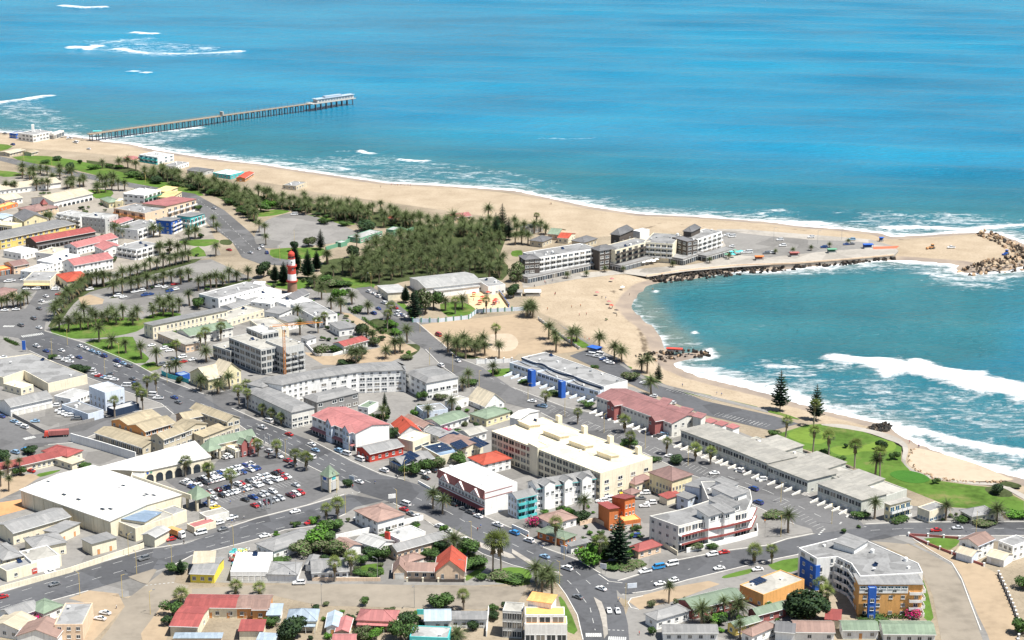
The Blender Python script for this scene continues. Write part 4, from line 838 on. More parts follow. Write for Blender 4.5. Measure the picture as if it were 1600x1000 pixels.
rh = B('m','villa','peach villa with steep red gable and long low wing','1125,440 1300,452 1310,360',4.0,'gy',4.4,'P','t','0:t2x1;1:w2x1')
B('m','','','930,448 1128,452 1130,400',3,'gx',1.6,'P','n','0:w4x1;1:n',add=rh); B('m','','','858,450 935,450 940,400',3.2,'gy',2.6,'P','n','0:g1x1;1:n',add=rh)
B('m','garage','garage with brown roof and timber doors behind the peach villa','860,375 950,392 1050,360',3,'hip',1.2,'P','n','0:n;1:g3x1')
B('m','house','house with pale blue pyramid roof beyond the sandy road','195,758 375,758 410,690',4,'hip',2.4,'C','u','0:w3x1+vu;1:n')
B('m','house','house with pinkish hipped roof and veranda beyond the sandy road','632,750 865,760 880,695',3.8,'hip',2,'P','q','0:w4x1+vq;1:w2x1')
bw = B('m','house','white house with blue-grey roof beyond the sandy road','1055,755 1215,752 1215,690',4.2,'gx',2,'W','u','0:w3x1+d1x1;1:n'); B('m','','','1215,752 1440,752 1440,712',3.4,'s0',.5,'W','g','0:w4x1;1:n',add=bw)
B('m','house','flat-roofed white house with turquoise edge at the bottom','960,860 1200,870 1210,800',3.6,'flat',0,'T','l','0:w4x1;1:n')
B('m','shed','shed with pale blue roof beside the brown cottage','72,720 150,725 165,665',3,'s0',.5,'W','u','-')
B('m','cottage','brown and orange cottage behind the red-roofed motel','-20,680 70,690 92,610',4,'gx',1,'D','n')
B('m','shed','narrow shed with steel-blue roof beside the pyramid-roofed house','440,800 515,800 530,712',3,'gy',.9,'W','u','0:d1x1;1:n')
B('m','shed','shed with pink roof next to the steel-blue shed','502,825 575,830 600,745',2.8,'gy',.8,'P','q','-')
B('m','cottage','cottage with low pink roof at the bottom edge','480,890 620,890 640,845',3,'gx',1,'C','q')
B('m','shed','pale blue shed at the bottom left of the pyramid-roofed house','10,880 115,885 120,850',2.8,'s0',.4,'L','u','-')
# --- middle: hotels and flats along main street
ap = B('f','apartment_complex','long white crescent of flats with grey roofs and many windows','160,607 330,570 640,524 915,512 935,520 910,462 700,472 500,492 300,528 60,562 20,585',11,'mans',1.3,'W','g','0:w5x4;1:W5x3+w6x1@3;2:W6x3+w5x1@3;3:w1x4',cat='flats',fl=4)
B('f','','','-70,640 222,778 345,738',8,'mans',1.4,'I','g','0:w14x2;1:W4x2',add=ap); B('f','','','290,682 380,715 640,652',7,'mans',1.6,'M','g','0:w2x2;1:W6x2',add=ap); B('f','','','930,525 1065,592 1248,548',9,'mans',1.5,'W','g','0:W4x3;1:W5x2',add=ap); B('f','','','-60,600 40,620 160,575',10,'mans',1.2,'W','g','0:w3x3;1:w4x3',add=ap)
B('f','garden_hall','low hall with green flat roof in the courtyard of the white flats','645,735 700,750 765,715',3.4,'flat',0,'W','e','0:w2x1;1:n',junk=1)
B('f','red_house','house with bright red angular roof and walled garden','485,345 550,365 700,325',3.6,'gy',1.4,'W','r','0:n;1:w4x1',cat='house')
ho = B('f','hotel','white hotel with pink roof beside main street','350,797 622,908 845,858',8.5,'gx',1.8,'W','q','0:W8x2@1+s7x1+cq;1:n',cat='hotel',trim='W')
B('f','','','435,842 470,857 500,848',8.7,'gy',2.4,'L','q','0:t2x2@1',add=ho); B('f','','','540,885 580,902 610,893',8.7,'gy',2.4,'L','q','0:t2x2@1',add=ho)  # gable bays in pale blue: the facade's bluish shade put into the wall colour
wc = B('e','municipal_office','cluster of white flat-roofed offices below the lighthouse','1440,240 1540,275 1760,215',5,'flat',0,'W','w','0:w4x1;1:w7x1',cat='office')
B('f','','','60,60 190,110 330,70',5,'flat',0,'W','w','0:w4x1;1:w4x1',add=wc)
hs = B('f','court_office','white office with grey roofs stepping down towards the sandy lane','215,100 370,185 510,165',6,'flat',0,'W','g','0:w5x2;1:w4x2')
B('f','','','70,145 145,165 225,130',4.5,'s1',.4,'W','g',add=hs); B('f','','','460,225 520,260 595,235',4,'s1',.4,'W','g',add=hs); B('f','','','140,195 200,215 290,195',4.5,'s1',.4,'W','g',add=hs); B('f','','','290,310 320,322 375,305',3.4,'s1',.3,'W','g',add=hs)
B('f','office','beige flat-roofed office left of the grey stepped roofs','-40,200 60,270 190,240',6,'flat',0,'C','i')
B('b','keepers_house','slate-grey keepers house with red dormers at the foot of the lighthouse','190,850 240,875 330,830',5,'gy',2.2,'G','k','0:w2x1;1:w3x1')
B('b','house','white flat house left of the keepers house','-40,800 20,815 60,760',5,'flat',0,'W','w')
B('b','house','white house with pale flat roof below the keepers house','-20,880 90,900 190,850',5,'flat',0,'W','w')
wh = B('b','exhibition_hall','long white hall with pale grey roofs beside the palm grove','760,792 825,838 925,805',4,'s2',.5,'C','l','0:w3x1;1:n')
B('b','','','895,745 1060,800 1410,762',5.4,'gy',1.6,'W','l','0:n;1:W16x1',add=wh); B('b','','','1090,805 1130,822 1395,790',3.6,'s1',.3,'W','l','-',add=wh); B('b','','','1370,745 1450,792 1527,762',5,'flat',0,'W','g','0:n;1:w3x1',add=wh)
aq = B('b','aquarium','low green-walled aquarium with flat grey roof beside the round car park','600,472 650,492 790,447',3.2,'flat',0,'E','l','0:w3x1;1:W6x1',trim='E'); B('b','','','825,430 860,440 905,422',4.4,'flat',0,'E','l','0:w2x1;1:w2x1',add=aq); B('b','','','505,512 530,520 570,508',2.8,'flat',0,'E','l','-',add=aq)
B('b','beach_pavilion','grey-roofed pavilion at the edge of the beach behind the palms','172,155 250,165 318,140',3,'flat',0,'S','g')
B('b','beach_house','house with pinkish tent roofs between grove and beach','1165,350 1230,362 1345,348',3,'gy',1.6,'P','q')
B('b','beach_house','small orange hut behind the palm row','830,360 860,366 895,352',2.5,'gx',.8,'D','t')
# --- between main street and the sea
B('l','gallery','red-fronted gallery with grey roof and solar panels','630,197 710,237 920,187',4,'gy',1.6,'R','g','0:w3x1;1:w5x1')
sh2 = B('l','shop','cream shop with large solar array on its grey roof','775,278 915,308 1112,262',4,'gy',1.6,'C','g','0:s4x1;1:w4x1')
sh3 = B('l','workshop','workshop with flat slate-blue roof','1035,190 1150,252 1290,230',4,'flat',0,'C','b','',junk=1)
sh4 = B('l','house','brown-roofed house with two solar arrays','1140,152 1290,208 1470,188',4.4,'gx',1.2,'C','n')
B('l','storehouse','cream flat-roofed store with a dark opening','900,132 980,162 1090,117',5,'flat',0,'C','c','0:n;1:l1x1')
B('l','house','grey-roofed house behind the flat cream store','1055,90 1130,122 1215,105',4,'gx',1,'W','g')
B('l','house','white house with pale gabled roofs below the green houses','1250,100 1330,120 1440,90',4.2,'gy',1.2,'W','i')
B('f','cottage','cottage with steep bright red roof and white gable','848,848 905,910 1025,888',3.2,'gx',3.2,'W','t','0:w2x1;1:w3x1')
B('f','cottage','cottage with dull brown roof behind the red gabled cottage','922,812 1050,872 1088,848',3.4,'gx',1.2,'W','n')
B('f','house','long green-roofed house among garden shrubs','1065,822 1150,857 1328,802',3.6,'gy',1.4,'W','e')
B('f','house','green hip-roofed house beside the steep beige gable','1345,782 1440,817 1588,770',4,'hip',1.8,'Q','e')
B('f','house','low white and pale blue flat-roofed house beside the lane','940,747 1050,777 1200,757',4,'flat',0,'L','g')
B('f','house','steep beige-roofed house with dark red gable trim beside the coast street','1325,692 1430,737 1533,702',2.8,'gx',5,'W','s','0:w2x1;1:w3x1')
B('f','house','long white house between lane and coast street','1190,700 1240,720 1330,690',3.6,'flat',0,'W','i')
big = B('z','apartment_hotel','huge cream apartment hotel with pale roof and rows of balconies','768,674 938,740 1013,713',12,'flat',0,'C','c','0:l18x4;1:W4x3',cat='hotel',trim='C',junk=2)
B('g','','','100,770 160,800 215,780',13,'flat',0,'C','c','-',add=big,junk=0)
for i, (x, y) in enumerate(((290,600),(450,665),(612,728),(787,795))): B('g','','','%d,%d %d,%d %d,%d' % (x-18,y-4,x,y+6,x+18,y-2),15,'flat',0,'C','c','-',add=big,junk=0)
for s in ('40,640 110,670 165,650','195,700 300,740 350,722','355,762 460,800 510,785','530,830 620,862 670,848'): B('g','','',s,13.2,'s2',.7,'C','c','-',add=big)
B('g','','','0,600 50,620 165,570',12.6,'gx',1,'W','w','0:n;1:n',add=big)
th_ = B('l','tudor_hotel','white hotel with half-timbered red gables and red awning at the crossing','1140,337 1430,472 1640,420',10.5,'flat',0,'W','w','0:w14x1@1+s10x1+cr;1:n',cat='hotel',fl=3,junk=3)
B('l','house','bright red hip-roofed house behind the half-timbered hotel','1285,267 1420,302 1592,262',5,'hip',2.4,'W','t')
bu = B('n','apartment_block','pale blue and white flats with grey gabled roofs next to the half-timbered hotel','70,217 155,252 525,188',9.5,'gy',2,'W','g','0:w2x3;1:W8x3',trim='T')
B('n','','','-40,292 30,318 150,290',8.5,'gy',1.6,'L','g','0:t3x3;1:b2x3',add=bu,trim='T')
for s in ('160,215 205,232 270,215','290,195 330,208 380,195','400,180 440,192 500,178'): B('n','','',s,11,'gx',1.4,'W','g','1:w2x1@2',add=bu)
B('n','house','white house with pinkish brown roof beside the magenta bush','145,428 250,472 402,432',3.6,'hip',1.8,'W','n')
B('n','house','orange house with green roof beside main street','160,518 330,572 422,550',3.2,'hip',1.2,'O','e','0:w4x1;1:w3x1')
B('n','kiosk','white kiosk with grey roof and painted wall beside main street','345,602 370,617 490,590',3,'s1',.3,'W','g','0:n;1:r1x1')
og = B('n','townhouse','orange three-storey townhouse with red sloping roofs','540,347 608,407 655,390',7.5,'s3',1.6,'O','r','0:n;1:w2x2',cat='house')
B('n','','','625,308 705,347 792,342',9.5,'s3',1.8,'O','r','0:w2x2;1:w3x3',add=og); B('n','','','615,355 660,385 720,372',6.5,'flat',0,'O','r','0:n;1:W2x2',add=og); B('n','','','650,430 700,460 805,445',4,'flat',0,'O','o','0:n;1:g2x1',add=og)
B('n','heritage_villa','yellow two-storey villa with mauve hipped roof','860,150 1000,202 1145,170',8.5,'hip',3,'Q','m','0:t7x2;1:t6x2',trim='W')
B('n','house','house with mauve roof beside the yellow villa','715,207 770,224 872,187',4.2,'hip',1.8,'C','m')
B('n','garage','garage with small mauve pyramid roof in the rear car park','700,267 745,287 800,267',3,'hip',1.2,'C','m')
B('n','garage','low cream garage with red roof edge in front of the yellow villa','920,300 970,318 1055,290',3,'s1',.4,'C','r','0:n;1:n')
cu = B('n','apartment_block','white curved block of flats with red balcony bands','860,427 1040,492 1165,458 1320,430 1470,392 1500,322 1488,262 1330,207 1180,212 1230,330 1060,385',10.5,'flat',0,'I','g','0:w4x3;1:l3x3;2:l5x3;3:l4x3;4:l3x3;5:w3x3',trim='W',cat='flats',junk=4)
for s, h_ in (('1150,400 1230,430 1330,400',12.6),('1250,375 1330,410 1400,395',12.6),('1230,340 1350,380 1470,365',12.8),('1250,265 1380,310 1500,290',12.6),('1270,220 1370,245 1480,240',12.4)): B('n','','',s,h_,'s1',1.1,'W','g','0:w1x1@3;1:W2x1@3',add=cu)
B('n','apartment_block','pale blue and white flats with grey roof behind the curved block','1085,233 1172,262 1282,212',8,'s3',.8,'L','g','0:w3x2;1:b2x2',trim='W')
B('n','house','blue-white house with grey roof at the left end of the curved block','1030,300 1100,320 1150,300',5.5,'s1',.4,'L','g')
B('n','cottage','cottage with red hipped roof beside the tall pine','730,618 790,642 932,602',3.4,'hip',1.8,'P','r')
# --- seafront rows
wv = B('g','seafront_flats','white seafront flats with wavy grey roof and blue stair fins','60,235 575,418 735,385',7,'flat',0,'W','g','0:n;1:n',cat='flats',junk=9)
for s in ('-15,268 155,322 195,305','158,326 338,386 380,366','342,390 540,448 580,428'): B('g','','',s,5.4,'flat',0,'L','g','0:W7x1@1+g5x1;1:w1x2',add=wv,junk=1)
for s in ('98,312 122,322 138,312','288,382 310,392 325,382'): B('g','','',s,8,'flat',0,'B','b','-',add=wv,junk=0)
mr = B('g','seafront_flats','row of seafront flats with maroon roofs and bays','530,477 1000,647 1205,605',7,'gx',1.8,'I','x','0:w20x1@1+g10x1;1:w4x2',cat='flats')
for s in ('595,515 640,535 670,515','855,612 895,632 925,612'): B('g','','',s,7.4,'gy',1.4,'A','x','0:w2x1@1;1:w1x1',add=mr)
for s in ('920,520 960,540 1000,500','1040,570 1090,590 1130,560','1140,600 1180,615 1210,590'): B('g','','',s,8.2,'s1',.5,'I','x','-',add=mr)
for s, h_ in (('1205,632 1240,645 1280,630',4.5),('1270,650 1310,662 1350,645',4),('1340,668 1380,680 1420,665',3.6)): B('g','','',s,h_,'s1',.3,'W','q','-',add=mr)
g3 = B('z','seafront_flats','long row of low grey-roofed seafront flats beside the golf lawn','1064,674 1140,702 1178,688',6,'s2',.6,'V','i','0:l7x1@1+g5x1;1:w3x1',cat='flats')
for s, h_ in (('1137,701 1199,726 1240,712',6),('1200,729 1262,753 1302,738',5.4),('1278,758 1346,784 1386,772',6)): B('z','','',s,h_,'s2',.6,'V','i','0:l7x1@1+g4x1;1:w3x1',add=g3)
for s, h_ in (('1175,692 1215,708 1245,694',5.2),('1240,718 1285,735 1315,722',5),('1310,745 1350,760 1380,750',5.2)): B('z','','',s,h_,'s0',.5,'V','i','-',add=g3)
B('z','','','1150,692 1385,776 1414,764',4.4,'flat',0,'V','i','0:n;1:n',add=g3,junk=14)
B('p','beach_flats','cream two-storey flats with balconies at the end of the seafront row','725,72 762,84 892,45',6.5,'s2',.4,'Q','i','0:w1x2;1:b4x2',cat='flats',glass=BLUEGLASS)
B('p','beach_flats','grey-roofed flats with blue glazing near the coast street bend','890,105 1010,118 1118,82',5,'flat',0,'C','g','0:W4x1;1:W4x1',cat='flats',glass=BLUEGLASS)
B('p','clubhouse','clubhouse with wide grey hipped roof behind palms','1130,120 1275,145 1425,118',3.4,'hip',1.8,'C','g')
# --- lower right
pb = B('p','apartment_building','white and blue modern building with curved recess and grey roofs','192,345 305,412 430,400 520,442 575,522 968,502 940,442 620,302 480,274',12.5,'flat',0,'W','g','0:W2x4;1:t2x4;2:b2x4;3:b3x4;4:n;5:n;6:w3x4;8:w4x4',cat='building',trim='W',junk=6)
B('p','','','572,580 968,580 968,508',12,'s2',.4,'o','g','0:w5x3;1:b2x4',add=pb,trim='W'); B('p','','','880,584 968,584 968,560',11.7,'flat',0,'W','g','0:b1x4',add=pb,trim='W',junk=0); B('p','','','395,325 540,350 622,300',14.5,'s1',.6,'W','g','-',add=pb); B('p','','','200,402 300,462 310,456',9.6,'flat',0,'B','b','0:w2x3',add=pb,junk=0); B('p','','','632,600 680,600 680,590',12.3,'flat',0,'B','b','0:w1x3',add=pb,junk=0)
vb = B('p','villa','white and pale blue villa with brown roof behind a brick fence','1205,290 1310,332 1412,288',6,'gy',1.6,'W','n','0:w2x2;1:w3x2',trim='L'); B('p','','','1178,368 1275,397 1330,365',3,'gx',1.2,'L','s','0:n;1:n',add=vb)
vc = B('p','villa','white villa with flat grey roof at the right edge','1410,312 1530,337 1640,300',6,'flat',0,'W','g','0:w3x2;1:w3x2'); B('p','','','1378,385 1475,420 1528,385',3,'gx',1.2,'W','s','0:g1x1;1:n',add=vc)
ow = B('o','unfinished_house','tall white house with orange roof decks and raw window openings','80,705 345,705 362,655',9.5,'flat',0,'W','o','0:l4x2;1:w2x2',junk=0,cat='house')
B('o','','','82,645 330,645 345,595',12.5,'flat',0,'W','o','0:l3x1@3;1:n',add=ow,junk=0); B('o','','','100,552 245,572 262,530',14.5,'s0',.6,'W','o','0:n;1:n',add=ow)
B('o','shell_building','bare grey concrete building shell left of the white unfinished house','-60,620 60,625 78,570',10,'flat',0,'G','i','0:l4x3;1:l1x3',cat='building')
B('o','lodge','red-walled lodge with long green roof','1010,557 1130,607 1445,532',4,'gy',1.6,'A','e','0:n;1:w8x1')
B('o','house','white house with grey hipped roof near the bottom crossing','805,642 905,672 1107,612',4,'hip',1.6,'W','g')
B('o','shed','long grey-roofed white shed at the bottom edge','945,752 1285,752 1292,705',3.4,'gx',1.1,'W','g','0:w5x1;1:n')
oo = B('z','house','orange house with flat grey roof and solar panels','1154,915 1193,930 1257,906',5,'flat',0,'o','i','0:w3x1;1:w4x1')
B('z','house','red house with green roof and palms in front','1170,953 1183,961 1228,949',3.6,'gy',1.4,'A','e')
B('o','house','yellow-walled house with pale green roof','1335,700 1395,722 1550,677',3.2,'gy',1,'Y','e')
B('z','cottage','cottage with brown hipped roof left of the big dark tree','1163,985 1175,993 1212,977',3.6,'hip',1.4,'W','n')
B('p','cottage','white cottage with pinkish brown roof below the big dark tree','165,868 415,872 420,805',3.4,'gx',1.6,'W','n','0:w4x1;1:n')
B('p','cottage','white cottage with slate roof below the big dark tree','45,872 165,875 172,815',3.4,'gx',1.4,'W','k')
B('p','cottage','white cottage with green roof below the orange flats','470,858 690,858 692,802',3.4,'gx',1.2,'W','e','0:w3x1+d1x1;1:n')
B('p','cottage','white cottage with longer green roof right of the other green roof','725,880 1045,884 1060,805',3.4,'gx',1.4,'W','e','0:w5x1;1:n')
B('p','outhouse','small outhouse with red roof behind the brown-roofed cottage','360,798 450,798 455,742',3,'s0',.5,'C','r','-')
B('c','beach_house','house with grey-green roof between grove and hotel','240,250 290,265 335,235',4,'gx',2,'P','e')
B('c','beach_house','cottage with orange-red roof next to the grey-green roofed house','300,275 350,290 395,260',3.6,'gx',1.6,'C','t')
B('c','beach_house','house with slate pyramid roof left of the seafront hotel','135,290 190,310 250,285',4,'hip',2,'S','k')
B('c','beach_house','house with wide slate roof behind the seafront hotel','390,297 450,315 530,290',4,'hip',2.2,'S','k')
B('c','beach_house','white house with grey roof among the grove palms','55,215 110,228 190,208',4,'hip',1.6,'W','g')
# seafront hotel
sh = B('c','seafront_hotel','large seafront hotel of white wings, dark brown towers and grey roofs','115,372 165,412 530,352',12,'flat',0,'W','g','0:w2x4;1:b10x3@1+s8x1',cat='hotel',fl=4,trim='W',junk=8)
B('c','','','45,398 80,422 165,410',12.6,'hip',1.6,'K','k','0:w1x4;1:W3x4',add=sh,fl=4); B('c','','','525,347 545,367 645,352',12.6,'hip',2.2,'K','k','0:n;1:W3x4',add=sh,fl=4)
B('c','','','600,332 645,367 868,308',12,'flat',0,'C','g','0:n;1:b6x3@1+w5x1',add=sh,fl=4,trim='K'); B('c','','','645,250 672,268 757,232',16,'hip',3,'K','k','0:w1x4;1:w2x4',add=sh,fl=5)
B('c','','','850,290 1005,328 1062,268',12,'flat',0,'C','g','0:b5x3@1;1:n',add=sh,fl=4,trim='W'); B('c','','','1000,285 1095,312 1130,292',12.6,'flat',0,'K','k','0:W3x4;1:W2x4',add=sh,fl=4)
B('c','','','1080,270 1130,305 1312,247',11.5,'flat',0,'W','g','0:n;1:b6x3@1+w5x1',add=sh,fl=4,trim='W'); B('c','','','1085,235 1120,247 1177,220',15,'hip',2.4,'K','k','0:w1x4;1:w2x4',add=sh,fl=5); B('c','','','760,240 800,250 860,235',14,'flat',0,'W','w','-',add=sh,junk=2)
B('c','','','70,502 98,535 520,445',3.6,'flat',0,'M','g','0:s2x1;1:s14x1',add=sh,junk=0); B('c','','','640,440 680,462 880,408',3.8,'flat',0,'M','g','0:s2x1;1:s8x1',add=sh,junk=0); B('c','','','870,395 1070,420 1200,375',4,'flat',0,'M','g','0:s8x1;1:s5x1',add=sh,junk=0); B('c','','','1180,385 1215,402 1390,352',3.6,'flat',0,'M','g','0:s1x1;1:s7x1',add=sh,junk=0)
# solar arrays
solar(sh2,'l','862,262 900,300 1030,270',5.2,10,5,.3); solar(sh3,'l','1060,190 1130,228 1230,205',4.2,3,4,.02); solar(sh4,'l','1210,165 1260,205 1320,185',5.4,5,5,.2); solar(sh4,'l','1310,150 1400,195 1470,185',5.4,8,3,.2); solar(oo,'z','1170,908 1182,914 1200,908',5.3,4,3,.1); solar(bld('l','shop','long shop with dark solar roof behind the brown-roofed house','1130,130 1180,150 1285,120',4,'s1',.6,'C','g'),'l','1140,132 1180,146 1275,118',4.8,4,6,.1)

def drive_walls(ro, reg, s, h, n, wk):      # low walls and steps between the driveways in front of the flats
    a, b = [P(x,y,h).to_2d() for x,y in pts(reg, s)]; d = b-a; an = math.atan2(d.y,d.x); Lq = T(ro.location.x,ro.location.y,0,ro.rotation_euler.z).inverted()
    for i in range(n):
        v = a+d*((i+.5)/n); link('driveway_wall', unit('drivewall',(wall(wk),),lambda m_: m_.add([(-.25,-6.5,0),(.25,-6.5,0),(.25,0,0),(-.25,0,0),(-.25,-6.5,.5),(.25,-6.5,.5),(.25,0,1.7),(-.25,0,1.7)],[(3,2,1,0),(4,5,6,7),(0,1,5,4),(1,2,6,5),(2,3,7,6),(3,0,4,7)])), ro, Lq @ T(v.x,v.y,0,an))
        if i % 2: link('entrance_step', unit('step',(CONC,),lambda m_: [m_.box(-1.2,1.2,-2.4+.6*q,-1.8+.6*q+.01,0,.22*(q+1)) for q in range(4)]), ro, Lq @ T(v.x+d.x/n*.5,v.y+d.y/n*.5,0,an))
drive_walls(mr,'g','530,477 1000,647',7,12,'W'); drive_walls(g3,'z','1064,674 1140,702',6,7,'I'); drive_walls(g3,'z','1137,701 1262,751',6,10,'I'); drive_walls(g3,'z','1278,758 1346,784',6,6,'I'); drive_walls(wv,'g','-15,268 540,448',5.4,12,'L')
# ------------------------------------------------------------------ landmarks and special structures
def facing(reg, s): a, b = gline(reg, s); d = b-a; return a, b, d, math.atan2(d.y, d.x)
# lighthouse
lp = P(457, 458); lt = root('lighthouse', lp, 0, 'red and white banded lighthouse on a brown stone base', 'lighthouse')
red = wall('R'); stone = noisy('brown_stone', (.30,.18,.12), .2, .4)
MB().lathe([(3.0,0),(2.75,7.2)],20).build('stone_base', stone, lt, smooth=True)
z = 7.2
for i, (r0, r1, hh_, mt) in enumerate(((2.7,2.45,4.6,WHITE),(2.45,2.25,4.4,red),(2.25,2.08,4.6,WHITE))):
    MB().lathe([(r0,z),(r1,z+hh_)],20).build('painted_band', mt, lt, smooth=True); z += hh_
for zz in (7.2, 16.2): MB().lathe([(2.3 if zz > 9 else 2.7,zz-.3),(3.0 if zz > 9 else 3.3,zz-.1),(3.0 if zz > 9 else 3.3,zz+.9),(2.9 if zz > 9 else 3.2,zz+.9),(2.2,zz)],20).build('gallery', red, lt)
MB().lathe([(1.95,z+1.7),(1.95,z+2.62),(1.75,z+2.62)],16).build('lantern_hood', red, lt); MB().lathe([(1.75,z),(1.75,z+2.6)],16).build('lantern', GLASS, lt); MB().lathe([(2.2,z-.05),(2.2,z+.3),(1.8,z+.31)],16).build('lantern_sill', red, lt)
MB().lathe([(2.0,z+2.6),(1.9,z+3.2),(1.2,z+4.1),(.25,z+4.5),(.25,z+5.3),(.02,z+5.6)],16).build('dome', red, lt, smooth=True)
for i in range(8):
    a = i*math.pi/4; MB().tube((1.8*math.cos(a),1.8*math.sin(a),z+.3),(1.8*math.cos(a),1.8*math.sin(a),z+2.6),.09,n=5).build('glazing_bar', red, lt)
for zz, aa in ((10,-1.4),(14.5,-1.2),(18.5,-1.4)): link('window', unit('window', (FRAME, GLASS), u_window), lt, T(0,0,zz,aa+math.pi/2) @ T(0,-2.3,0,0,(.8,1,1.2)))
# mall: pilasters on the flank, arcade, green canopy pavilions, tower
ml = mall; Lm = (T(ml.location.x,ml.location.y,0,ml.rotation_euler.z)).inverted()
a, b, d, an = facing('j','130,835 690,1010')
wa = [P(x,y,7).to_2d() for x,y in pts('j','130,742 690,938')]; d = wa[1]-wa[0]; an = math.atan2(d.y,d.x)
for i in range(9): link('pilaster', unit('pilaster',(wall('C'),),lambda m_: m_.box(-.25,.25,-.25,.0,0,6.8)), ml, Lm @ T(*(wa[0]+d*((i+.3)/9)),0,an))
wa = [P(x,y,6).to_2d() for x,y in pts('j','905,622 1315,535')]; d = wa[1]-wa[0]; an = math.atan2(d.y,d.x); E_ = Lm @ T(wa[0].x,wa[0].y,0,an); LL = d.length
for i in range(7): place('arch', ml, E_ @ T(LL*(i+.5)/7,-.05,0), LL/7*.74, 4.0, (wall('C'), GLASS), 'arcade_arch')
for i in range(2):
    s_ = MB(); s_.lathe([(.01,0),(.55,0)],12); o = s_.build('round_sign', wall(('B','E')[i]), ml, E_ @ T(1.2+1.6*i,-.12,4.7) @ Matrix.Rotation(math.pi/2,4,'X'))
for s in ('1195,792 830,665',):
    g = [P(x,y,7).to_2d() for x,y in pts('j', s)]; strip('parapet', [(Lm @ Vector((v.x,v.y,0))).to_2d() for v in g], .4, 6.2, 8.3, wall('C'), ml)
for k, (x, y) in enumerate(((300,690),(400,770),(490,800),(740,800),(640,860),(900,780),(690,860),(770,715),(740,730),(915,770),(960,775))):
    v = Lm @ P(x/4, 580+y/4, 7.9); link('skylight', unit('skylight',(GLASS,),lambda m_: m_.box(-.9,.9,-.5,.5,-.6,.45)), ml, T(v.x,v.y,7.6))
def pavilion(reg, s, label, w, h, rise, boxed=False):
    c = P(*pts(reg, s)[0]); t = root('entrance_pavilion', c, R(-42), label, 'pavilion')
    pr = [(1.0,0),(.72,.28),(.45,.55),(.2,.82),(.02,1.0)]; m_ = MB(); q = w*.5*1.42
    for i in range(4):
        (r0,z0),(r1,z1) = pr[i],pr[i+1]; v = [(r*q*math.cos(math.pi/4+k*math.pi/2), r*q*math.sin(math.pi/4+k*math.pi/2), h+zz*rise) for r,zz in ((r0,z0),(r1,z1)) for k in range(4)]
        m_.add(v, [(k,(k+1)%4,(k+1)%4+4,k+4) for k in range(4)])
    m_.add([(q*math.cos(math.pi/4+k*math.pi/2), q*math.sin(math.pi/4+k*math.pi/2), h) for k in range(4)], [(3,2,1,0)])
    m_.build('tent_roof', metalroof('e','X'), t); MB().tube((0,0,h+rise-.1),(0,0,h+rise+2.2),.08,n=5).build('finial', STEEL, t)
    o = w*.36
    for sx in (-1,1):
        for sy in (-1,1): MB().box(sx*o-.45,sx*o+.45,sy*o-.45,sy*o+.45,0,h-.02).build('pillar', wall('S'), t)
    if boxed:
        for k,(mt,z0,z1) in enumerate(((wall('G'),1,4.2),(wall('I'),4.6,h-.6))):
            for sx,sy in ((1,0),(0,-1)):
                p_ = MB(); 
                if sx: p_.box(o+.3,o+.5,-o+.5,o-.5,z0,z1)
                else: p_.box(-o+.5,o-.5,-o-.5,-o-.3,z0,z1)
                p_.build('sign_panel', mt, t)
        for sx,z0 in ((0,5.2),(1,5.4)):
            p_ = MB(); p_.box(o+.505,o+.56,-1.2,.9,z0,z0+1.3) if sx else p_.box(-1.0,1.0,-o-.56,-o-.505,z0,z0+1.3); p_.build('sign_panel', wall('T' if sx else 'B'), t)
pavilion('j','1315,548','tent-roofed green pavilion where mall arcade meets the green-roofed shops',8,5.2,4)
pavilion('j','1240,850','green tent-roofed pavilion at the lower mall entrance',8.5,5.2,4.5)
pavilion('l','462,462','clock-tower-like green-roofed sign tower at the corner of the mall car park',6.2,7.0,4.2,True)
# tudor gables on the hotel front
to = th_; Lt = T(to.location.x,to.location.y,0,to.rotation_euler.z).inverted(); wa = [P(x,y,10.5).to_2d() for x,y in pts('l','1140,337 1430,472')]; d = wa[1]-wa[0]; an = math.atan2(d.y,d.x); E_ = Lt @ T(wa[0].x,wa[0].y,0,an); LL = d.length
m_ = MB(); m_.add([(0,-.05,10.9),(LL,-.05,10.9),(LL,-1.0,7.6),(0,-1.0,7.6),(0,-.05,7.6),(LL,-.05,7.6)],[(3,2,1,0),(0,4,3),(1,2,5),(2,3,4,5)]); m_.build('mansard', metalroof('A','X'), to, E_)
for i in range(3):
    x = LL*(.17+.33*i); w = 3.4; g = MB()
    g.add([(x-w,-1.25,7.5),(x+w,-1.25,7.5),(x,-1.25,10.4),(x-w,-.3,7.5),(x+w,-.3,7.5),(x,-.3,10.4)],[(0,1,2),(1,4,5,2),(3,0,2,5)]); gb = g.build('timber_gable', WHITE, to, E_)
    for (x0,z0,x1,z1) in ((x-w,7.5,x,10.4),(x+w,7.5,x,10.4),(x-w,7.55,x+w,7.55),(x,7.5,x,10.3),(x-1.4,7.5,x-.7,9.2),(x+1.4,7.5,x+.7,9.2)):
        MB().tube((x0,-1.3,z0),(x1,-1.3,z1),.10,n=4).build('timber', wall('A'), gb)
for zz in (4.1, 6.9): MB().box(0,LL,-.12,-.02,zz,zz+.35).build('red_band', wall('r'), to, E_)
for k, zz in enumerate((7.2, 9.6)):
    E2 = Lt @ T(wa[1].x,wa[1].y,0,an+math.pi/2); MB().box(.1,14,-.08,-.02,zz,zz+.28).build('red_band', wall('r'), to, E2)
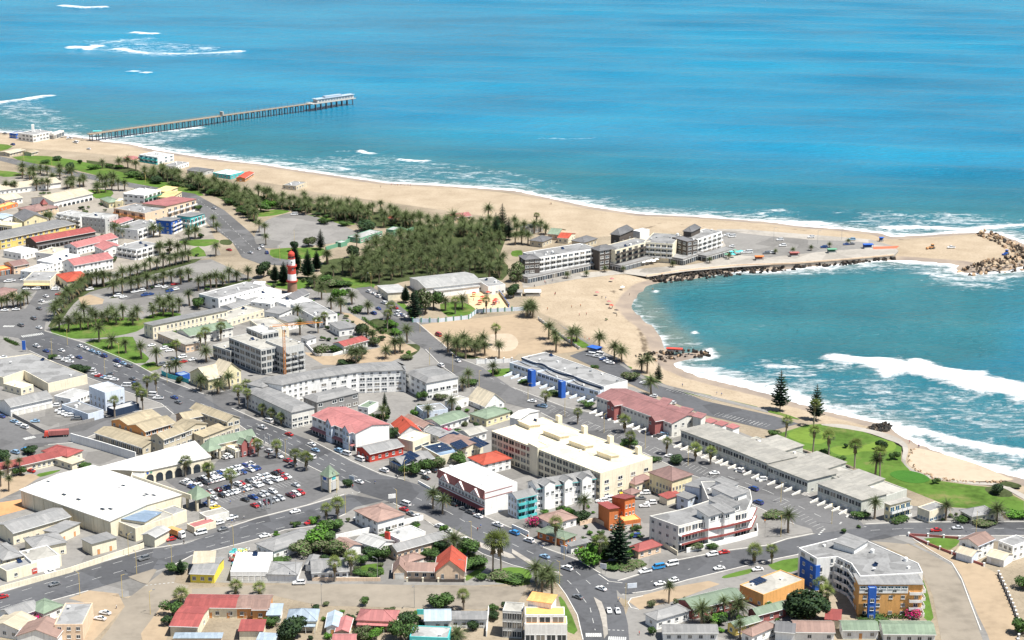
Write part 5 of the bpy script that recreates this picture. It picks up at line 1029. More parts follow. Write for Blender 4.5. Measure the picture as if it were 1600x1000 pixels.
# curved flats: red balcony bands
ro = cu; Lc = T(ro.location.x,ro.location.y,0,ro.rotation_euler.z).inverted(); cw_ = [P(x,y,10.5).to_2d() for x,y in pts('n','1040,492 1165,458 1320,430 1470,392 1500,322')]
for zz in (3.6, 7.1):
    ln = [(Lc @ Vector((v.x,v.y,0))).to_2d() for v in cw_]; off = offset_line(ln, -1.0); strip('balcony_slab', off, 2.2, zz-.25, zz, WHITE, ro); strip('balcony_band', offset_line(ln,-2.15), .14, zz-.3, zz+.55, wall('r'), ro)
# wavy dark roof edge of the seafront flats, fascia
ro = wv; Lw = T(ro.location.x,ro.location.y,0,ro.rotation_euler.z).inverted(); ln = [(Lw @ P(x,y,7.3)).to_2d() for x,y in catmull(pts('g','60,240 130,270 190,278 250,315 310,338 380,352 430,380 490,405 560,425'),4,False)]
strip('roof_step', ln, .5, 6.9, 7.75, wall('N'), ro)
# blue fence of garden wall on golf side etc: yard walls and fences
def yard_wall(name, label, reg, s, h, wk, w=.3, cat='wall', posts=0, pk='W'):
    g = gline(reg, s); c = g[0]; t = root(name, (c.x,c.y,0), 0, label, cat); ln = [v-c for v in g]
    for i in range(len(ln)-1): strip('wall_panel', [ln[i], ln[i+1]], w, 0, h, wall(wk), t)
    if posts:
        for i in range(len(ln)-1):
            L = (ln[i+1]-ln[i]).length; n = max(1, int(L/posts))
            for k in range(n+ (i == len(ln)-2)):
                v = ln[i].lerp(ln[i+1], k/n); link('post', unit('wallpost',(wall(pk),),lambda m_: (m_.box(-.3,.3,-.3,.3,0,1.0), m_.box(-.38,.38,-.38,.38,1.0,1.08))), t, T(v.x,v.y,0,0,(1,1,h+.35)))
yard_wall('street_wall','long cream wall along the street below the depots','k','0,700 440,580 900,425',2.2,'C')
yard_wall('garden_wall','garden wall of pinkish stone beside the sandy road','m','352,510 560,512 778,512',1.4,'P')
yard_wall('garden_fence','dark fence with pale posts in front of the peach villa','m','945,515 1140,518 1305,518',1.2,'K',.15,'fence',5,'C')
yard_wall('garden_wall','white garden wall left of the magenta bush','n','0,505 105,552',2,'W')
yard_wall('garden_wall','white wall around the curved flats','n','1090,655 1230,625 1420,580 1535,548 1530,500',2,'W')
yard_wall('garden_wall','cream wall between red cottage and curved flats','n','860,560 1035,672',1.8,'C')
yard_wall('brick_fence','brick fence with white posts around the villa lawn','p','880,268 1000,275 1195,290',1.0,'A',.25,'fence',6)
yard_wall('brick_fence','brick fence with white posts along the curved path','p','880,272 1000,325 1150,385 1350,460',1.0,'A',.25,'fence',6)
yard_wall('boundary_fence','dark fence with white posts along the right-hand plot','p','1440,515 1480,600 1540,740 1580,860 1560,940',1.4,'K',.25,'fence',3)
yard_wall('site_fence','pale panel fence around the sandy building plot','f','980,215 1140,215 1330,195 1380,155 1600,145 1680,140',2.2,'L',.12,'fence',4,'E')
yard_wall('site_fence','white panel fence at the lower side of the sandy plot','f','1380,475 1500,470 1600,465',2.2,'W',.12,'fence',4)
yard_wall('garden_wall','white wall of the red-roofed house garden','f','310,355 375,425 480,425 560,400',1.4,'W')
yard_wall('mall_wall','tall white boundary wall left of the khaki shopping court','j','445,440 640,495 850,560',4,'W',.4)
yard_wall('yard_wall','grey wall around the walled car park','j','20,250 280,388 590,310',1.6,'M')
yard_wall('garden_wall','white wall behind the inn','m','500,255 690,212 860,175 1045,130',2.2,'W')
yard_wall('plot_wall','white wall beside the sandy track at the bottom','m','1440,860 1455,700',2.2,'W')
yard_wall('sea_fence','grey picket fence along the beach path','c','165,800 300,900 420,985',1.3,'G',.1,'fence',4,'G')
yard_wall('green_wall','sloping green wall beside the round car park','b','435,565 540,535 610,500',2.4,'E',.5)
yard_wall('green_wall','green wall at the right of the aquarium','b','905,440 940,455 985,440',2.4,'E',.5)
yard_wall('pool_wall','white yard wall of the motel','k','1300,880 1300,815 1500,810',2.2,'C')
yard_wall('garden_wall','turquoise wall at the bottom beside the blue-grey roofed house','m','1005,720 1050,720',2,'T')
yard_wall('garden_wall','low peach wall of the orange townhouse','n','425,485 520,460 640,520',1.8,'P')
yard_wall('parking_wall','low white wall by the half-timbered hotel car park','l','1015,420 1120,480',1.2,'W')
yard_wall('garden_wall','white terrace wall in front of the blue finned flats','g','0,330 40,345',1.4,'W')
yard_wall('playground_fence','colourful fence on the right of the playground','b','1510,820 1580,920',1.6,'Z',.2,'fence',3,'B')
# hoarding by the heritage house
yard_wall('hoarding','teal hoarding around the blue container','e','1010,740 1060,765 1180,795',2.2,'T',.1,'fence')
# jetty -------------------------------------------------------------
A = P(138,209.5,4.5); Bj = P(551,151,5.5); d = (Bj-A).to_2d(); LJ = d.length; an = math.atan2(d.y,d.x)
jt = root('jetty', (A.x,A.y,0), an, 'long iron and timber jetty reaching out into the sea', 'jetty')
zd = 4.6
MB().box(0,LJ*.47,-2.3,2.3,zd-.5,zd).build('deck', WOOD, jt); MB().box(LJ*.47,LJ*.82,-1.9,1.9,zd-.4,zd+.1).build('deck', WOOD, jt); MB().box(LJ*.82,LJ,-5,5,zd-.5,zd+.12).build('platform', CONC, jt)
pile = noisy('wet_pile',(.10,.11,.13),.2,.5); npile = 46
for i in range(npile):
    x = LJ*(i+.4)/npile; w = 4.4 if x > LJ*.82 else 2.0
    MB().box(x-.35,x+.35,-w-.3,w+.3,zd-1.3,zd-.51).build('crossbeam', pile, jt)
    for sy in (-1,1): MB().tube((x,sy*w*1.15,-7),(x,sy*w,zd-1.3),.42 if x < LJ*.47 else .5,n=7).build('pile', pile, jt)
    if i % 2 == 0 and x < LJ*.82: MB().tube((x,-w*1.1,-1.5),(x,w*.95,zd-1.4),.12,n=5).build('cross_brace', pile, jt)
for sy in (-1,1):
    for (x0,x1,w) in ((0,LJ*.47,2.25),(LJ*.47,LJ*.82,1.85),(LJ*.82,LJ,4.9)):
        m_ = MB(); m_.box(x0,x1,sy*w-.05,sy*w+.05,zd+1.05,zd+1.15); m_.box(x0,x1,sy*w-.03,sy*w+.03,zd+.6,zd+.66); n = int((x1-x0)/2.4)
        for i in range(n+1): m_.box(x0+(x1-x0)*i/n-.05,x0+(x1-x0)*i/n+.05,sy*w-.05,sy*w+.05,zd,zd+1.06)
        m_.build('railing', WOOD if x0 < LJ*.4 else STEEL, jt)
for i in range(24):
    x = LJ*(.46+.53*i/23); m_ = MB(); m_.tube((x,1.7,zd),(x,1.7,zd+4),.09,n=5); m_.box(x-.5,x+.1,1.6,1.8,zd+3.95,zd+4.1); m_.build('lamp_post', DARK, jt)
MB().box(LJ*.475,LJ*.48,-2.2,2.2,zd,zd+3.6).build('gate', CONC, jt)
jp = MB(); jp.box(LJ*.845,LJ*.995,-3.2,3.2,zd+.12,zd+3.3); jp.build('jetty_house_wall', wall('G'), jt)
MB().box(LJ*.84,LJ*.999,-3.8,3.8,zd+3.3,zd+3.6).build('jetty_house_roof', wall('u'), jt); MB().box(LJ*.88,LJ*.95,-2.2,2.2,zd+3.6,zd+5).build('roof_deck', wall('u'), jt)
for i in range(12): link('window', unit('window',(FRAME,BLUEGLASS),u_window), jt, T(LJ*(.85+.142*(i+.5)/12),-3.2,zd+.9,0,(2.4,1,1.6)))
# mole wall rocks, breakwater, groynes ----------------------------------
def boulders(name, label, cat, reg, areas, n, seed, rmin, rmax, cols):
    rr = random.Random(seed); pp = []
    t = None
    protos = []
    for k in range(7):
        bm = bmesh.new(); bmesh.ops.create_icosphere(bm, subdivisions=1, radius=1)
        for v in bm.verts: v.co *= 1+rr.uniform(-.32,.25); v.co.z *= .8
        me = bpy.data.meshes.new('boulder'); bm.to_mesh(me); bm.free(); me.materials.append(noisy('rock', cols[k % len(cols)], .3, .5, .95, bump=.5, bscale=1.5)); protos.append(me)
    for (s, z0, z1, share) in areas:
        poly = np.array([tuple(P(x,y,(z0+z1)/2)) for x,y in pts(reg, s)])[:, :2]; mn, mx = poly.min(0), poly.max(0)
        c_ = poly.mean(0); k = 0
        if t is None: t = root(name, (c_[0],c_[1],0), 0, label, cat)
        edge = lambda x,y: float(seg_dist(np.array([x]),np.array([y]),poly,True)[0])
        while k < int(n*share):
            x, y = rr.uniform(mn[0],mx[0]), rr.uniform(mn[1],mx[1])
            if not inside(np.array([x]),np.array([y]),poly)[0]: continue
            f = min(1, edge(x,y)/6); r = rr.uniform(rmin,rmax)*(1.15-.3*f)
            o = link('rock', rr.choice(protos), t); o.location = (x-t.location.x, y-t.location.y, z0+(z1-z0)*f+rr.uniform(-.4,.3)); o.rotation_euler = (rr.uniform(0,6),rr.uniform(0,6),rr.uniform(0,6)); o.scale = (r*rr.uniform(.8,1.3),r,r*rr.uniform(.7,1)); k += 1
    return t
TAN = [(.40,.28,.18),(.46,.35,.24),(.34,.24,.16)]; DRK = [(.025,.023,.022),(.04,.036,.032),(.075,.058,.045)]
boulders('breakwater','breakwater of big tan boulders at the tip of the mole','breakwater','d',[('1175,490 1230,462 1320,430 1480,405 1640,380 1640,470 1500,485 1280,505',-2.4,2.0,.5),('1285,250 1380,240 1480,280 1560,320 1640,360 1640,420 1560,390 1440,330 1340,280',-1.6,2.4,.5)],295,3,.8,1.7,TAN+DRK[1:]+DRK[2:])
boulders('rock_revetment','band of dark rocks along the foot of the mole wall','rocks','z',[('1008,434 1060,427 1150,419 1240,415 1330,408 1396,398 1400,404 1320,413 1200,424 1100,434 1030,442',-2.2,-.6,1)],300,4,.8,1.5,DRK)
boulders('groyne','dark rock groyne at the lower end of the town beach','rocks','z',[('975,556 1010,550 1060,545 1105,547 1110,554 1060,556 1048,562 1000,562',-2.0,.6,1)],110,5,.6,1.3,DRK+TAN[:1])
boulders('groyne','small dark rock groyne below the golf path','rocks','h',[('590,490 640,455 700,432 770,435 775,465 700,492',-1.8,.9,1)],60,6,.6,1.3,DRK)
boulders('rock_edging','line of stones edging the sandy bunker','rocks','h',[('880,690 870,650 900,600 930,605 890,650 900,690 960,740 1060,780 1250,805 1480,800 1480,812 1240,822 1040,795 930,755',0,.25,1)],110,8,.35,.7,TAN)
mw = root('mole_wall', P(1010,432), 0, 'low masonry wall along the bay side of the mole', 'wall'); g = gline('z','1010,432 1060,424 1150,415 1240,412 1330,405 1396,399'); strip('wall_panel', [v-g[0] for v in g], .5, -.2, .75, wall('P'), mw)
# parasols, tents, slabs by the hotel and on the beach
def parasol(reg, x, y, ck, r=1.4, h=2.3, where='on the town beach', grp='parasols'):
    c = P(*pts(reg, '%f,%f' % (x,y))[0]); c.z = ground_z(c); t = root('parasol', c)
    t.rotation_euler = (RND.uniform(-.1,.1), RND.uniform(-.1,.1), RND.uniform(0,6)); MB().tube((0,0,-.2),(0,0,h+.3),.04,n=5).build('pole', FRAME, t)
    m_ = MB(); m_.lathe([(r,h-.35),(r*.5,h+.05),(.02,h+.35)],8); m_.build('canopy', wall(ck), t)
    pend(t, '%s parasol %s' % (COLN[ck], where), 'parasol', grp)
def ground_z(c):
    X, Y = np.array([[c.x]]), np.array([[c.y]]); dd = seg_dist(X,Y,SHORE); dd = np.where(inside(X,Y,LANDPOLY),dd,-dd)[0,0]
    if dd > 26: return 0.0
    t = min(max(dd/26,0),1); return SEA+2*t*t*(3-2*t) if dd > 0 else SEA+dd*.09
COLN = dict(W='white',R='red',B='blue',T='turquoise',Z='yellow',O='orange',q='pink',E='green',M='grey',K='black',L='pale blue',I='cream',S='sand coloured',C='cream',A='maroon',N='navy')
for x,y,ck in ((625,558,'q'),(530,645,'q'),(605,692,'q'),(650,745,'K'),(690,598,'W'),(620,715,'R')): parasol('c',x,y,ck)
for x,y,ck in ((160,545,'R'),(190,540,'R'),(235,532,'R'),(270,525,'B'),(310,520,'B'),(720,465,'W'),(745,460,'W'),(775,455,'W'),(820,460,'W'),(850,455,'W'),(880,450,'W'),(905,440,'W'),(930,435,'W'),(1130,420,'R'),(1145,415,'W')): parasol('c',x,y,ck,1.9,2.6,'on the seafront hotel terrace','terrace parasols')
for x,y,ck in ((1310,385,'T'),(1330,395,'E'),(1350,385,'T'),(1370,395,'T'),(1390,385,'E'),(1410,395,'T'),(1430,390,'T'),(1340,410,'E'),(1380,410,'T')): parasol('c',x,y,ck,1.7,2.6,'on the right-hand terrace of the seafront hotel','terrace parasols')
for x,y,ck in ((1375,505,'R'),(1395,500,'R'),(1455,495,'q'),(1480,492,'R'),(1500,488,'q')): parasol('j',x,y,ck,1.7,2.5,'outside the green-roofed shops','cafe parasols')
def stall(reg, x, y, ck, w, l, h, label, rz=0):
    c = P(*pts(reg, '%f,%f' % (x,y))[0]); t = root('market_stall', c, rz, label, 'stall')
    for sx in (-1,1):
        for sy in (-1,1): MB().box(sx*(l/2-.1)-.06,sx*(l/2-.1)+.06,sy*(w/2-.1)-.06,sy*(w/2-.1)+.06,0,h-.15).build('post', DARK, t)
    MB().box(-l/2,l/2,w/2-.12,w/2-.04,0,h-.15).build('back_wall', wall(ck), t); MB().box(-l/2-.3,l/2+.3,-w/2-.3,w/2+.3,h-.15,h+.05).build('roof', wall(ck), t); MB().box(-l/2+.3,l/2-.3,-w/2+.2,w/2-.3,0,.95).build('counter', wall('I'), t)
stall('d',625,352,'B',3,6,2.8,'blue kiosk on the mole promenade',.12); stall('d',400,380,'E',3,5.5,2.6,'dark green kiosk on the mole promenade',.12); stall('d',165,402,'A',3,5.5,2.6,'maroon kiosk on the mole promenade',.12); stall('d',708,308,'B',2.2,2.4,2.6,'small blue toilet cabin beside the outer beach'); stall('c',1545,425,'O',3,5,2.6,'orange kiosk on the mole promenade',.1)
stall('c',130,645,'W',6,9,2.6,'white canopied deck at the top of the town beach'); stall('g',515,200,'B',4.5,6,2.8,'bright blue tent by the beach car park',-.7); stall('g',1015,195,'R',2.5,8,1.6,'red canopy on the groyne',-.2); stall('c',20,650,'M',6,8,3,'dark timber hut beside the palms at the beach corner'); stall('a',610,240,'T',4,7,3,'teal shelter at the landward end of the jetty',.15)
# construction crane mast at the building site
c = P(*pts('f','182,560')[0]); t = root('crane', c, .3, 'slim orange crane mast beside the concrete building site', 'crane'); om = plain('orange_paint',(.65,.25,.05),.5)
m_ = MB()
for sx in (-1,1):
    for sy in (-1,1): m_.tube((sx*.5,sy*.5,0),(sx*.5,sy*.5,27),.1,n=4)
for i in range(18):
    for s in ((-1,-1,1,-1),(1,-1,1,1),(1,1,-1,1),(-1,1,-1,-1)): m_.tube((s[0]*.5,s[1]*.5,i*1.5),(s[2]*.5,s[3]*.5,i*1.5+1.5),.06,n=3)
m_.build('mast', om, t)
m_ = MB(); m_.tube((-7,0,27),(20,0,27.2),.25,n=4); m_.tube((-6,0,27.8),(16,0,28),.12,n=4); m_.build('jib', om, t); MB().box(-7.5,-5.5,-.7,.7,25.6,27).build('counterweight', CONC, t); MB().box(-.8,.8,-.9,.9,25.2,26.9).build('cab', WHITE, t)
# street lamps ------------------------------------------------------
def lamp(reg, x, y, h, rz, where, mt=OCHRE):
    c = P(*pts(reg, '%f,%f' % (x,y))[0]); t = root('street_lamp', c, rz)
    k = mt.name
    link('pole', unit('pole'+k,(mt,),lambda m_: m_.tube((0,0,0),(0,0,1),.11,.07,n=6)), t, T(0,0,0,0,(1,1,h)))
    link('arm', unit('arm'+k,(mt,),lambda m_: (m_.tube((0,0,-.3),(1.0,0,.05),.06,n=5), m_.tube((1.0,0,.05),(1.6,0,.08),.055,n=5))), t, T(0,0,h))
    link('lamp_head', unit('head',(STEEL,),lambda m_: m_.box(1.3,2.3,-.17,.17,-.02,.16)), t, T(0,0,h))
    pend(t, 'street lamp %s' % where, 'lamp', 'street lamps')
for reg, lst, where in (('e','422,555 325,620 745,650 657,750 1045,790','beside the upper part of main street'),('l','185,265 583,245 505,480 560,610 880,590 928,405 1345,790 1412,610','beside main street near the crossing'),('n','325,700 297,850 710,990','beside the lower part of main street'),
    ('g','100,505 330,605 575,705 832,805 1100,910','on the coast street beside the cream apartment hotel'),('p','80,60 398,195 80,275 1300,245','near the coast street bend'),('k','805,475 500,720 765,735 1075,540 940,840 1460,420 855,590','beside the street below the depots'),('f','1025,280 1230,525 1085,480 1395,625','on the upper coast street'),
    ('m','410,665 990,680 250,510 760,510 1305,520','on the sandy road'),('d','35,310 460,300 310,325','on the hotel car park'),('a','325,440 910,545 150,400','by the far beach promenade'),('b','150,630 240,520 720,800 280,700','near the lighthouse')):
    for s in lst.split():
        x, y = map(float, s.split(',')); lamp(reg, x, y, 9 if where.find('far') < 0 else 8, RND.uniform(0,6.28), where, STEEL if where in ('on the sandy road','on the hotel car park') else OCHRE)
# billboards, flags and signs
def board(reg, x, y, w, h, z, ck, label, rz, legs=2):
    c = P(*pts(reg, '%f,%f' % (x,y))[0]); t = root('billboard', c, rz, label, 'billboard')
    for s in ((-1,1) if legs == 2 else (0,)): MB().tube((s*w*.35,0,0),(s*w*.35,0,z+h*.9),.08,n=6).build('leg', STEEL, t)
    MB().box(-w/2,w/2,-.16,-.085,z,z+h).build('panel', wall(ck), t); MB().box(-w/2-.08,w/2+.08,-.085,-.0801+.05,z-.08,z+h+.08).build('frame', FRAME, t)
board('o',750,515,3.4,1.8,2.6,'L','pale blue billboard at the lower crossing',.2); board('n',570,790,2.4,2,2.4,'W','white sign board in front of the tall pine',-.4); board('l',850,545,3,1.8,2.2,'W','white sign board at the brown-roofed guest house',.3); board('n',322,690,2.6,3,2.2,'L','pale sign board beside the white kiosk',-.7); board('l',600,425,2.6,1.6,2,'L','small pale sign beside the green-roofed sign tower',-.6); board('e',152,600,1.8,5,1.2,'B','tall blue sign at the top of main street',.1)
for i,(x,y) in enumerate(((35,600),(65,590),(92,580),(145,210),(170,235),(185,225),(50,195),(80,200))):
    c = P(*pts('l','%d,%d' % (x,y))[0]); t = root('banner_flag', c, R(-42)); MB().tube((0,0,0),(0,0,6),.06,n=5).build('pole', STEEL, t); MB().box(.06,.9,-.02,.02,1.8,5.9).build('banner', WHITE, t); pend(t, 'white upright banner flag at the edge of the mall car park', 'flag', 'banner flags')
# red lorry by the junction, orange truck by the mall, tractor and boats are vehicles below

ro = pb; Lp = T(ro.location.x,ro.location.y,0,ro.rotation_euler.z).inverted(); wa = [P(x,y,12).to_2d() for x,y in pts('p','572,580 968,580')]; d = wa[1]-wa[0]; E_ = Lp @ T(wa[0].x,wa[0].y,0,math.atan2(d.y,d.x)); LL = d.length
MB().box(0,LL*.77,-.14,-.02,9.1,11.9).build('white_storey', WHITE, ro, E_)
for i in range(7): link('window', unit('window',(FRAME,BLUEGLASS),u_window), ro, E_ @ T(LL*.77*(i+.5)/7,-.14,10.9,0,(2.0,1,.9)))
for i in range(3): link('window', unit('window',(FRAME,GLASS),u_window), ro, E_ @ T(LL*(.12+.22*i),-.14,9.35,0,(1.4,1,1.2)))
# ------------------------------------------------------------------ trees and plants
def leafmat(name, c, v=.35): return noisy(name, c, v, .5, .75, spec=.2, vary=.28)
PALMG = leafmat('palm_frond', (.075,.098,.036)); PALMD = leafmat('palm_frond_dark', (.05,.07,.03)); DEAD = leafmat('dead_frond', (.26,.19,.10)); TRUNK = noisy('palm_trunk', (.22,.17,.12), .3, 1.5, .95); FTRUNK = noisy('fan_palm_trunk', (.30,.255,.20), .25, 1.5, .95); BARK = noisy('bark', (.13,.10,.075), .3, 1.2)
FANG = leafmat('fan_frond', (.13,.165,.04)); LEAF = leafmat('broad_leaf', (.06,.115,.028)); OLIVE = leafmat('olive_leaf', (.12,.13,.07)); LEAFD = leafmat('dark_leaf', (.035,.065,.022)); LEAFB = leafmat('bright_leaf', (.085,.20,.025)); PINE = leafmat('pine_needle', (.028,.055,.028)); MAG = leafmat('bougainvillea', (.55,.02,.16), .2)
def frond(mb, rr, az, el, ln, w, m, seg=7, droop=1.5, flat=False):
    """arched frond with separate leaflets on both sides"""
    p = Vector((0,0,0)); e = el; ca, sa = math.cos(az), math.sin(az); prev = None
    for i in range(seg+1):
        t = i/seg; d = Vector((math.cos(e)*ca, math.cos(e)*sa, math.sin(e))); side = Vector((-sa,ca,0)); ww = w*math.sin(math.pi*min(1,.18+.82*t)**.8)+.05
        if prev is not None:
            q = prev; 
            for s in (-1,1):
                for k in range(2):
                    b0 = q.lerp(p, k/2); b1 = q.lerp(p, k/2+.34); tip = q.lerp(p, k/2+.75)+side*s*ww+Vector((0,0,-ww*rr.uniform(.25,.6)))
                    mb.add([b0,b1,tip], [(0,1,2)], m)
        prev = p.copy(); p = p+d*(ln/seg); e -= droop/seg*(.5+t)
def palm_crown(seed, n=62, ln=5.2, w=.72):
    rr = random.Random(seed); mb = MB()
    for i in range(n):
        u = (i+.5)/n; el = math.asin(1-1.35*u) if u < .98 else -.3; frond(mb, rr, i*2.39996+rr.uniform(-.2,.2), el+rr.uniform(-.1,.1), ln*rr.uniform(.85,1.08), w, 0 if u < .55 else (1 if u < .9 else 2), 6, 1.55 if el < .9 else 1.2)
    mb.tube((0,0,-.9),(0,0,.3),.55,.75,n=8,m=3)
    return mb.mesh('crown', [PALMG, PALMD, DEAD, TRUNK])
def fan_crown(seed, n=30, r=2.0):
    rr = random.Random(seed); mb = MB()
    for i in range(n):
        az = i*2.39996; el = math.asin(1-1.55*(i+.5)/n); d = Vector((math.cos(el)*math.cos(az),math.cos(el)*math.sin(az),math.sin(el))); base = d*r*.42; u = d.orthogonal().normalized(); v = d.cross(u)
        m = 0 if i < n*.62 else 1; fr = r*rr.uniform(.55,.85)
        for k in range(9):
            a0 = -1.5+3.0*k/9; a1 = a0+.17; side = Vector((-math.sin(az),math.cos(az),0)); dd = lambda a: (d*math.cos(a)+side*math.sin(a)); tip = base+dd((a0+a1)/2)*fr+Vector((0,0,-fr*.3*abs(math.sin(a0))))
            mb.add([base, base+dd(a0)*fr*.6, tip, base+dd(a1)*fr*.6], [(0,1,2,3)], m)
    for k in range(26):
        a = k*2.4; rr_ = .45; z = -rr.uniform(.6,2.6); mb.add([(rr_*math.cos(a)*.5,rr_*math.sin(a)*.5,z+1.0),(rr_*math.cos(a+.6),rr_*math.sin(a+.6),z),(rr_*1.3*math.cos(a-.3),rr_*1.3*math.sin(a-.3),z-.2)], [(0,1,2)], 2)
    return mb.mesh('crown', [FANG, PALMD, DEAD])
def palm_trunk(h, r0, r1, mt, seed):
    rr = random.Random(seed); mb = MB(); n = 9; k = 9
    prof = [(r0*1.25,-.3),(r0,.5)]+[(r0+(r1-r0)*i/k+(.05 if i % 2 else 0), .5+(h-.5)*i/k) for i in range(1,k+1)]
    mb.lathe(prof, n); return mb.mesh('trunk', mt)
def clump_tree(seed, mats, n=1500, lobes=7, leaf=.28, flat=.8):
    """crown of radius about 1: leaf faces on the shells of several uneven lobes"""
    rr = random.Random(seed); mb = MB(); L = []
    for i in range(lobes): a = rr.uniform(0,6.28); q = rr.uniform(.2,.62); L.append((Vector((q*math.cos(a), q*math.sin(a), rr.uniform(-.25,.5)*flat)), rr.uniform(.34,.56)))
    for i in range(n):
        c, r = rr.choice(L); d = Vector((rr.gauss(0,1),rr.gauss(0,1),rr.gauss(0,1))).normalized(); p = c+Vector((d.x,d.y,d.z*.85))*r*rr.uniform(.72,1.06)
        u = (d+Vector((rr.uniform(-1,1),rr.uniform(-1,1),rr.uniform(-1,1)))*.7).normalized(); a = u.orthogonal().normalized(); b = u.cross(a); s = leaf*rr.uniform(.35,.8)
        mb.add([p+a*s*.5, p+b*s*.35, p-a*s*.5, p-b*s*.35], [(0,1,2,3)], 0 if rr.random() < .7 else 1)
    return mb.mesh('crown', mats)
def pine_crown(seed, h=1.0, lv=20, n=7, mat=PINE, rad=.2):
    """norfolk pine of height 1: tiers of flat branches with hanging sprays"""
    rr = random.Random(seed); mb = MB()
    for i in range(lv):
        t = i/(lv-1); z = .10+.88*t; r = rad*(1-t)**.72*(.6+.4*min(1,t*6+.3))+.014; k = n if t < .8 else 5
        for j in range(k):
            a = 2*math.pi*j/k+i*.4+rr.uniform(-.15,.15); d = Vector((math.cos(a),math.sin(a),0)); s = Vector((-d.y,d.x,0)); rl = r*rr.uniform(.8,1.12); sg = 5
            for q in range(sg):
                p0 = d*rl*q/sg+Vector((0,0,z+rl*(.12*(q/sg)+.1*(q/sg)**2))); p1 = d*rl*(q+1)/sg+Vector((0,0,z+rl*(.12*((q+1)/sg)+.1*((q+1)/sg)**2))); w = rl*.20*(1-.55*q/sg)
                for sd_ in (-1,1):
                    mb.add([p0,p1,p1+s*sd_*w+d*w*.5+Vector((0,0,rr.uniform(-.3,.5)*w)),p0+s*sd_*w*.8+d*w*.4+Vector((0,0,rr.uniform(-.3,.3)*w))],[(0,1,2,3)],0)
                mb.add([p0,p1,p1+Vector((0,0,w*.7)),p0+Vector((0,0,w*.6))],[(0,1,2,3)],0)
    return mb.mesh('crown', [mat])
PC = [palm_crown(s) for s in range(4)]; PT = [palm_trunk(1, .42, .38, TRUNK, s) for s in range(2)]
FC = [fan_crown(s) for s in range(3)]; FT = palm_trunk(1, .34, .22, FTRUNK, 5)
TREES = dict(leaf=[clump_tree(s,[LEAF,LEAFD]) for s in range(3)], olive=[clump_tree(s+5,[OLIVE,LEAF]) for s in range(2)], dark=[clump_tree(s+9,[LEAFD,PINE],1700) for s in range(2)], bright=[clump_tree(s+12,[LEAFB,LEAF]) for s in range(2)], magenta=[clump_tree(20,[MAG,LEAF],700)])
STEM = palm_trunk(1, .2, .12, BARK, 9); PINES = [pine_crown(s) for s in range(2)]; CYP = [pine_crown(5, lv=26, n=9, rad=.26)]; NORF = [pine_crown(8, lv=15, n=7, rad=.27)]
DATES = []
def palm(x, y, where, h=None, s=1.0, fan=False, many=False, world=None):
    if fan: grow_palm(x, y, where, h, s, fan, many, world)
    else: DATES.append((x, y, where, h, s, fan, many, world))
def grow_palm(x, y, where, h=None, s=1.0, fan=False, many=False, world=None):
    c = world or clear_of(P(x,y), 1.0); r = random.Random(int(x*7+y*131)); t = root('fan_palm' if fan else 'date_palm', c, r.uniform(0,6.28))
    h = h or (r.uniform(8,11) if fan else r.uniform(4.6,7.6)); t.rotation_euler[0] = r.uniform(-.06,.06); t.rotation_euler[1] = r.uniform(-.06,.06)
    link('trunk', FT if fan else r.choice(PT), t, T(0,0,0,0,(1.0,1.0,h) if fan else (s*1.05,s*1.05,h)))
    k = s*r.uniform(.9,1.25)*(1.35 if fan else 1); link('crown', r.choice(FC if fan else PC), t, T(0,0,h,r.uniform(0,6),(k,k,k)))
    pend(t, ('slender fan palm ' if fan else 'date palm ')+where, 'palm', ('fan palms ' if fan else 'date palms ')+where, many)
def palms(reg, lst, where, many=False, **kw):
    for x, y in pts(reg, lst): palm(x, y, where, many=many, **kw)
palms('e','620,537 698,577 787,607 885,642 980,685','on the roadside lawn above main street',s=1.0)
palms('e','370,462 430,472 505,462 553,458 600,442 640,432 676,412 727,427 830,432 770,402 860,402 480,422 530,402 580,410 700,395','in the palm park by the upper crossing',many=True)
palms('e','955,387 1020,372 1080,377 1120,352 1185,312 1060,345 1000,345','beside the museum',s=1.0)
palms('e','345,402 362,380 385,352 402,322 422,302 442,286 458,270 474,255 492,240 508,226 524,215 548,202 578,192 605,187 640,187','in the curved row along the park edge',many=True)
palms('e','690,182 733,172 770,157 815,142 860,122 905,112 940,97 980,87 1020,77 1060,67 1100,57 1140,47 1180,37 650,192','in the upper avenue row of the palm park',many=True)
palms('e','710,247 765,234 820,227 866,217 920,207 968,192 1022,182 1072,172 1130,177 1180,162 1240,217 1280,202 1318,202 1352,197 1392,187 1430,167 1480,162 1550,147','in the lower avenue row by the park car park',many=True)
palms('e','10,332 45,327 85,322 112,317 150,312 175,302 130,330','around the brown-roofed house at the left edge',s=.85)
palms('e','1255,845 1360,862 1435,832','in front of the pale yellow heritage house',s=.95)
palms('e','1060,752 1100,745 1290,662','beside the parked cars below the library',s=.95)
palms('a','640,452 745,452 800,452 850,472 905,522 960,502 1020,502 1070,522 1120,522','behind the teal beach restaurant',s=.95)
palms('a','1180,562 1230,582 1300,592 1350,582 1400,602 1440,642 1470,622 1520,682 1560,642 1590,702 1550,762 1590,782 1270,575 1490,660 1420,625','in the beachfront row near the coast road bend',many=True)
palms('a','190,502 330,542 375,522 230,592 265,585 300,592 40,602 75,600 95,605 420,582 460,572 500,582 610,592 640,572 660,602 700,587 740,592 780,592 440,575 520,560','among the far left roofs',many=True,s=.95)
palms('a','1335,822 1355,852','at the bend of the coast road',s=.8)
palms('a','840,672 290,802 310,790 720,880 760,885 800,882 1180,902 1220,892 960,882 1000,880','between the pastel apartment blocks',many=True,s=1.0)
palms('a','940,990 1000,995 1060,990 1110,995 1160,985 1350,1000','beside the white terraced block',s=.9)
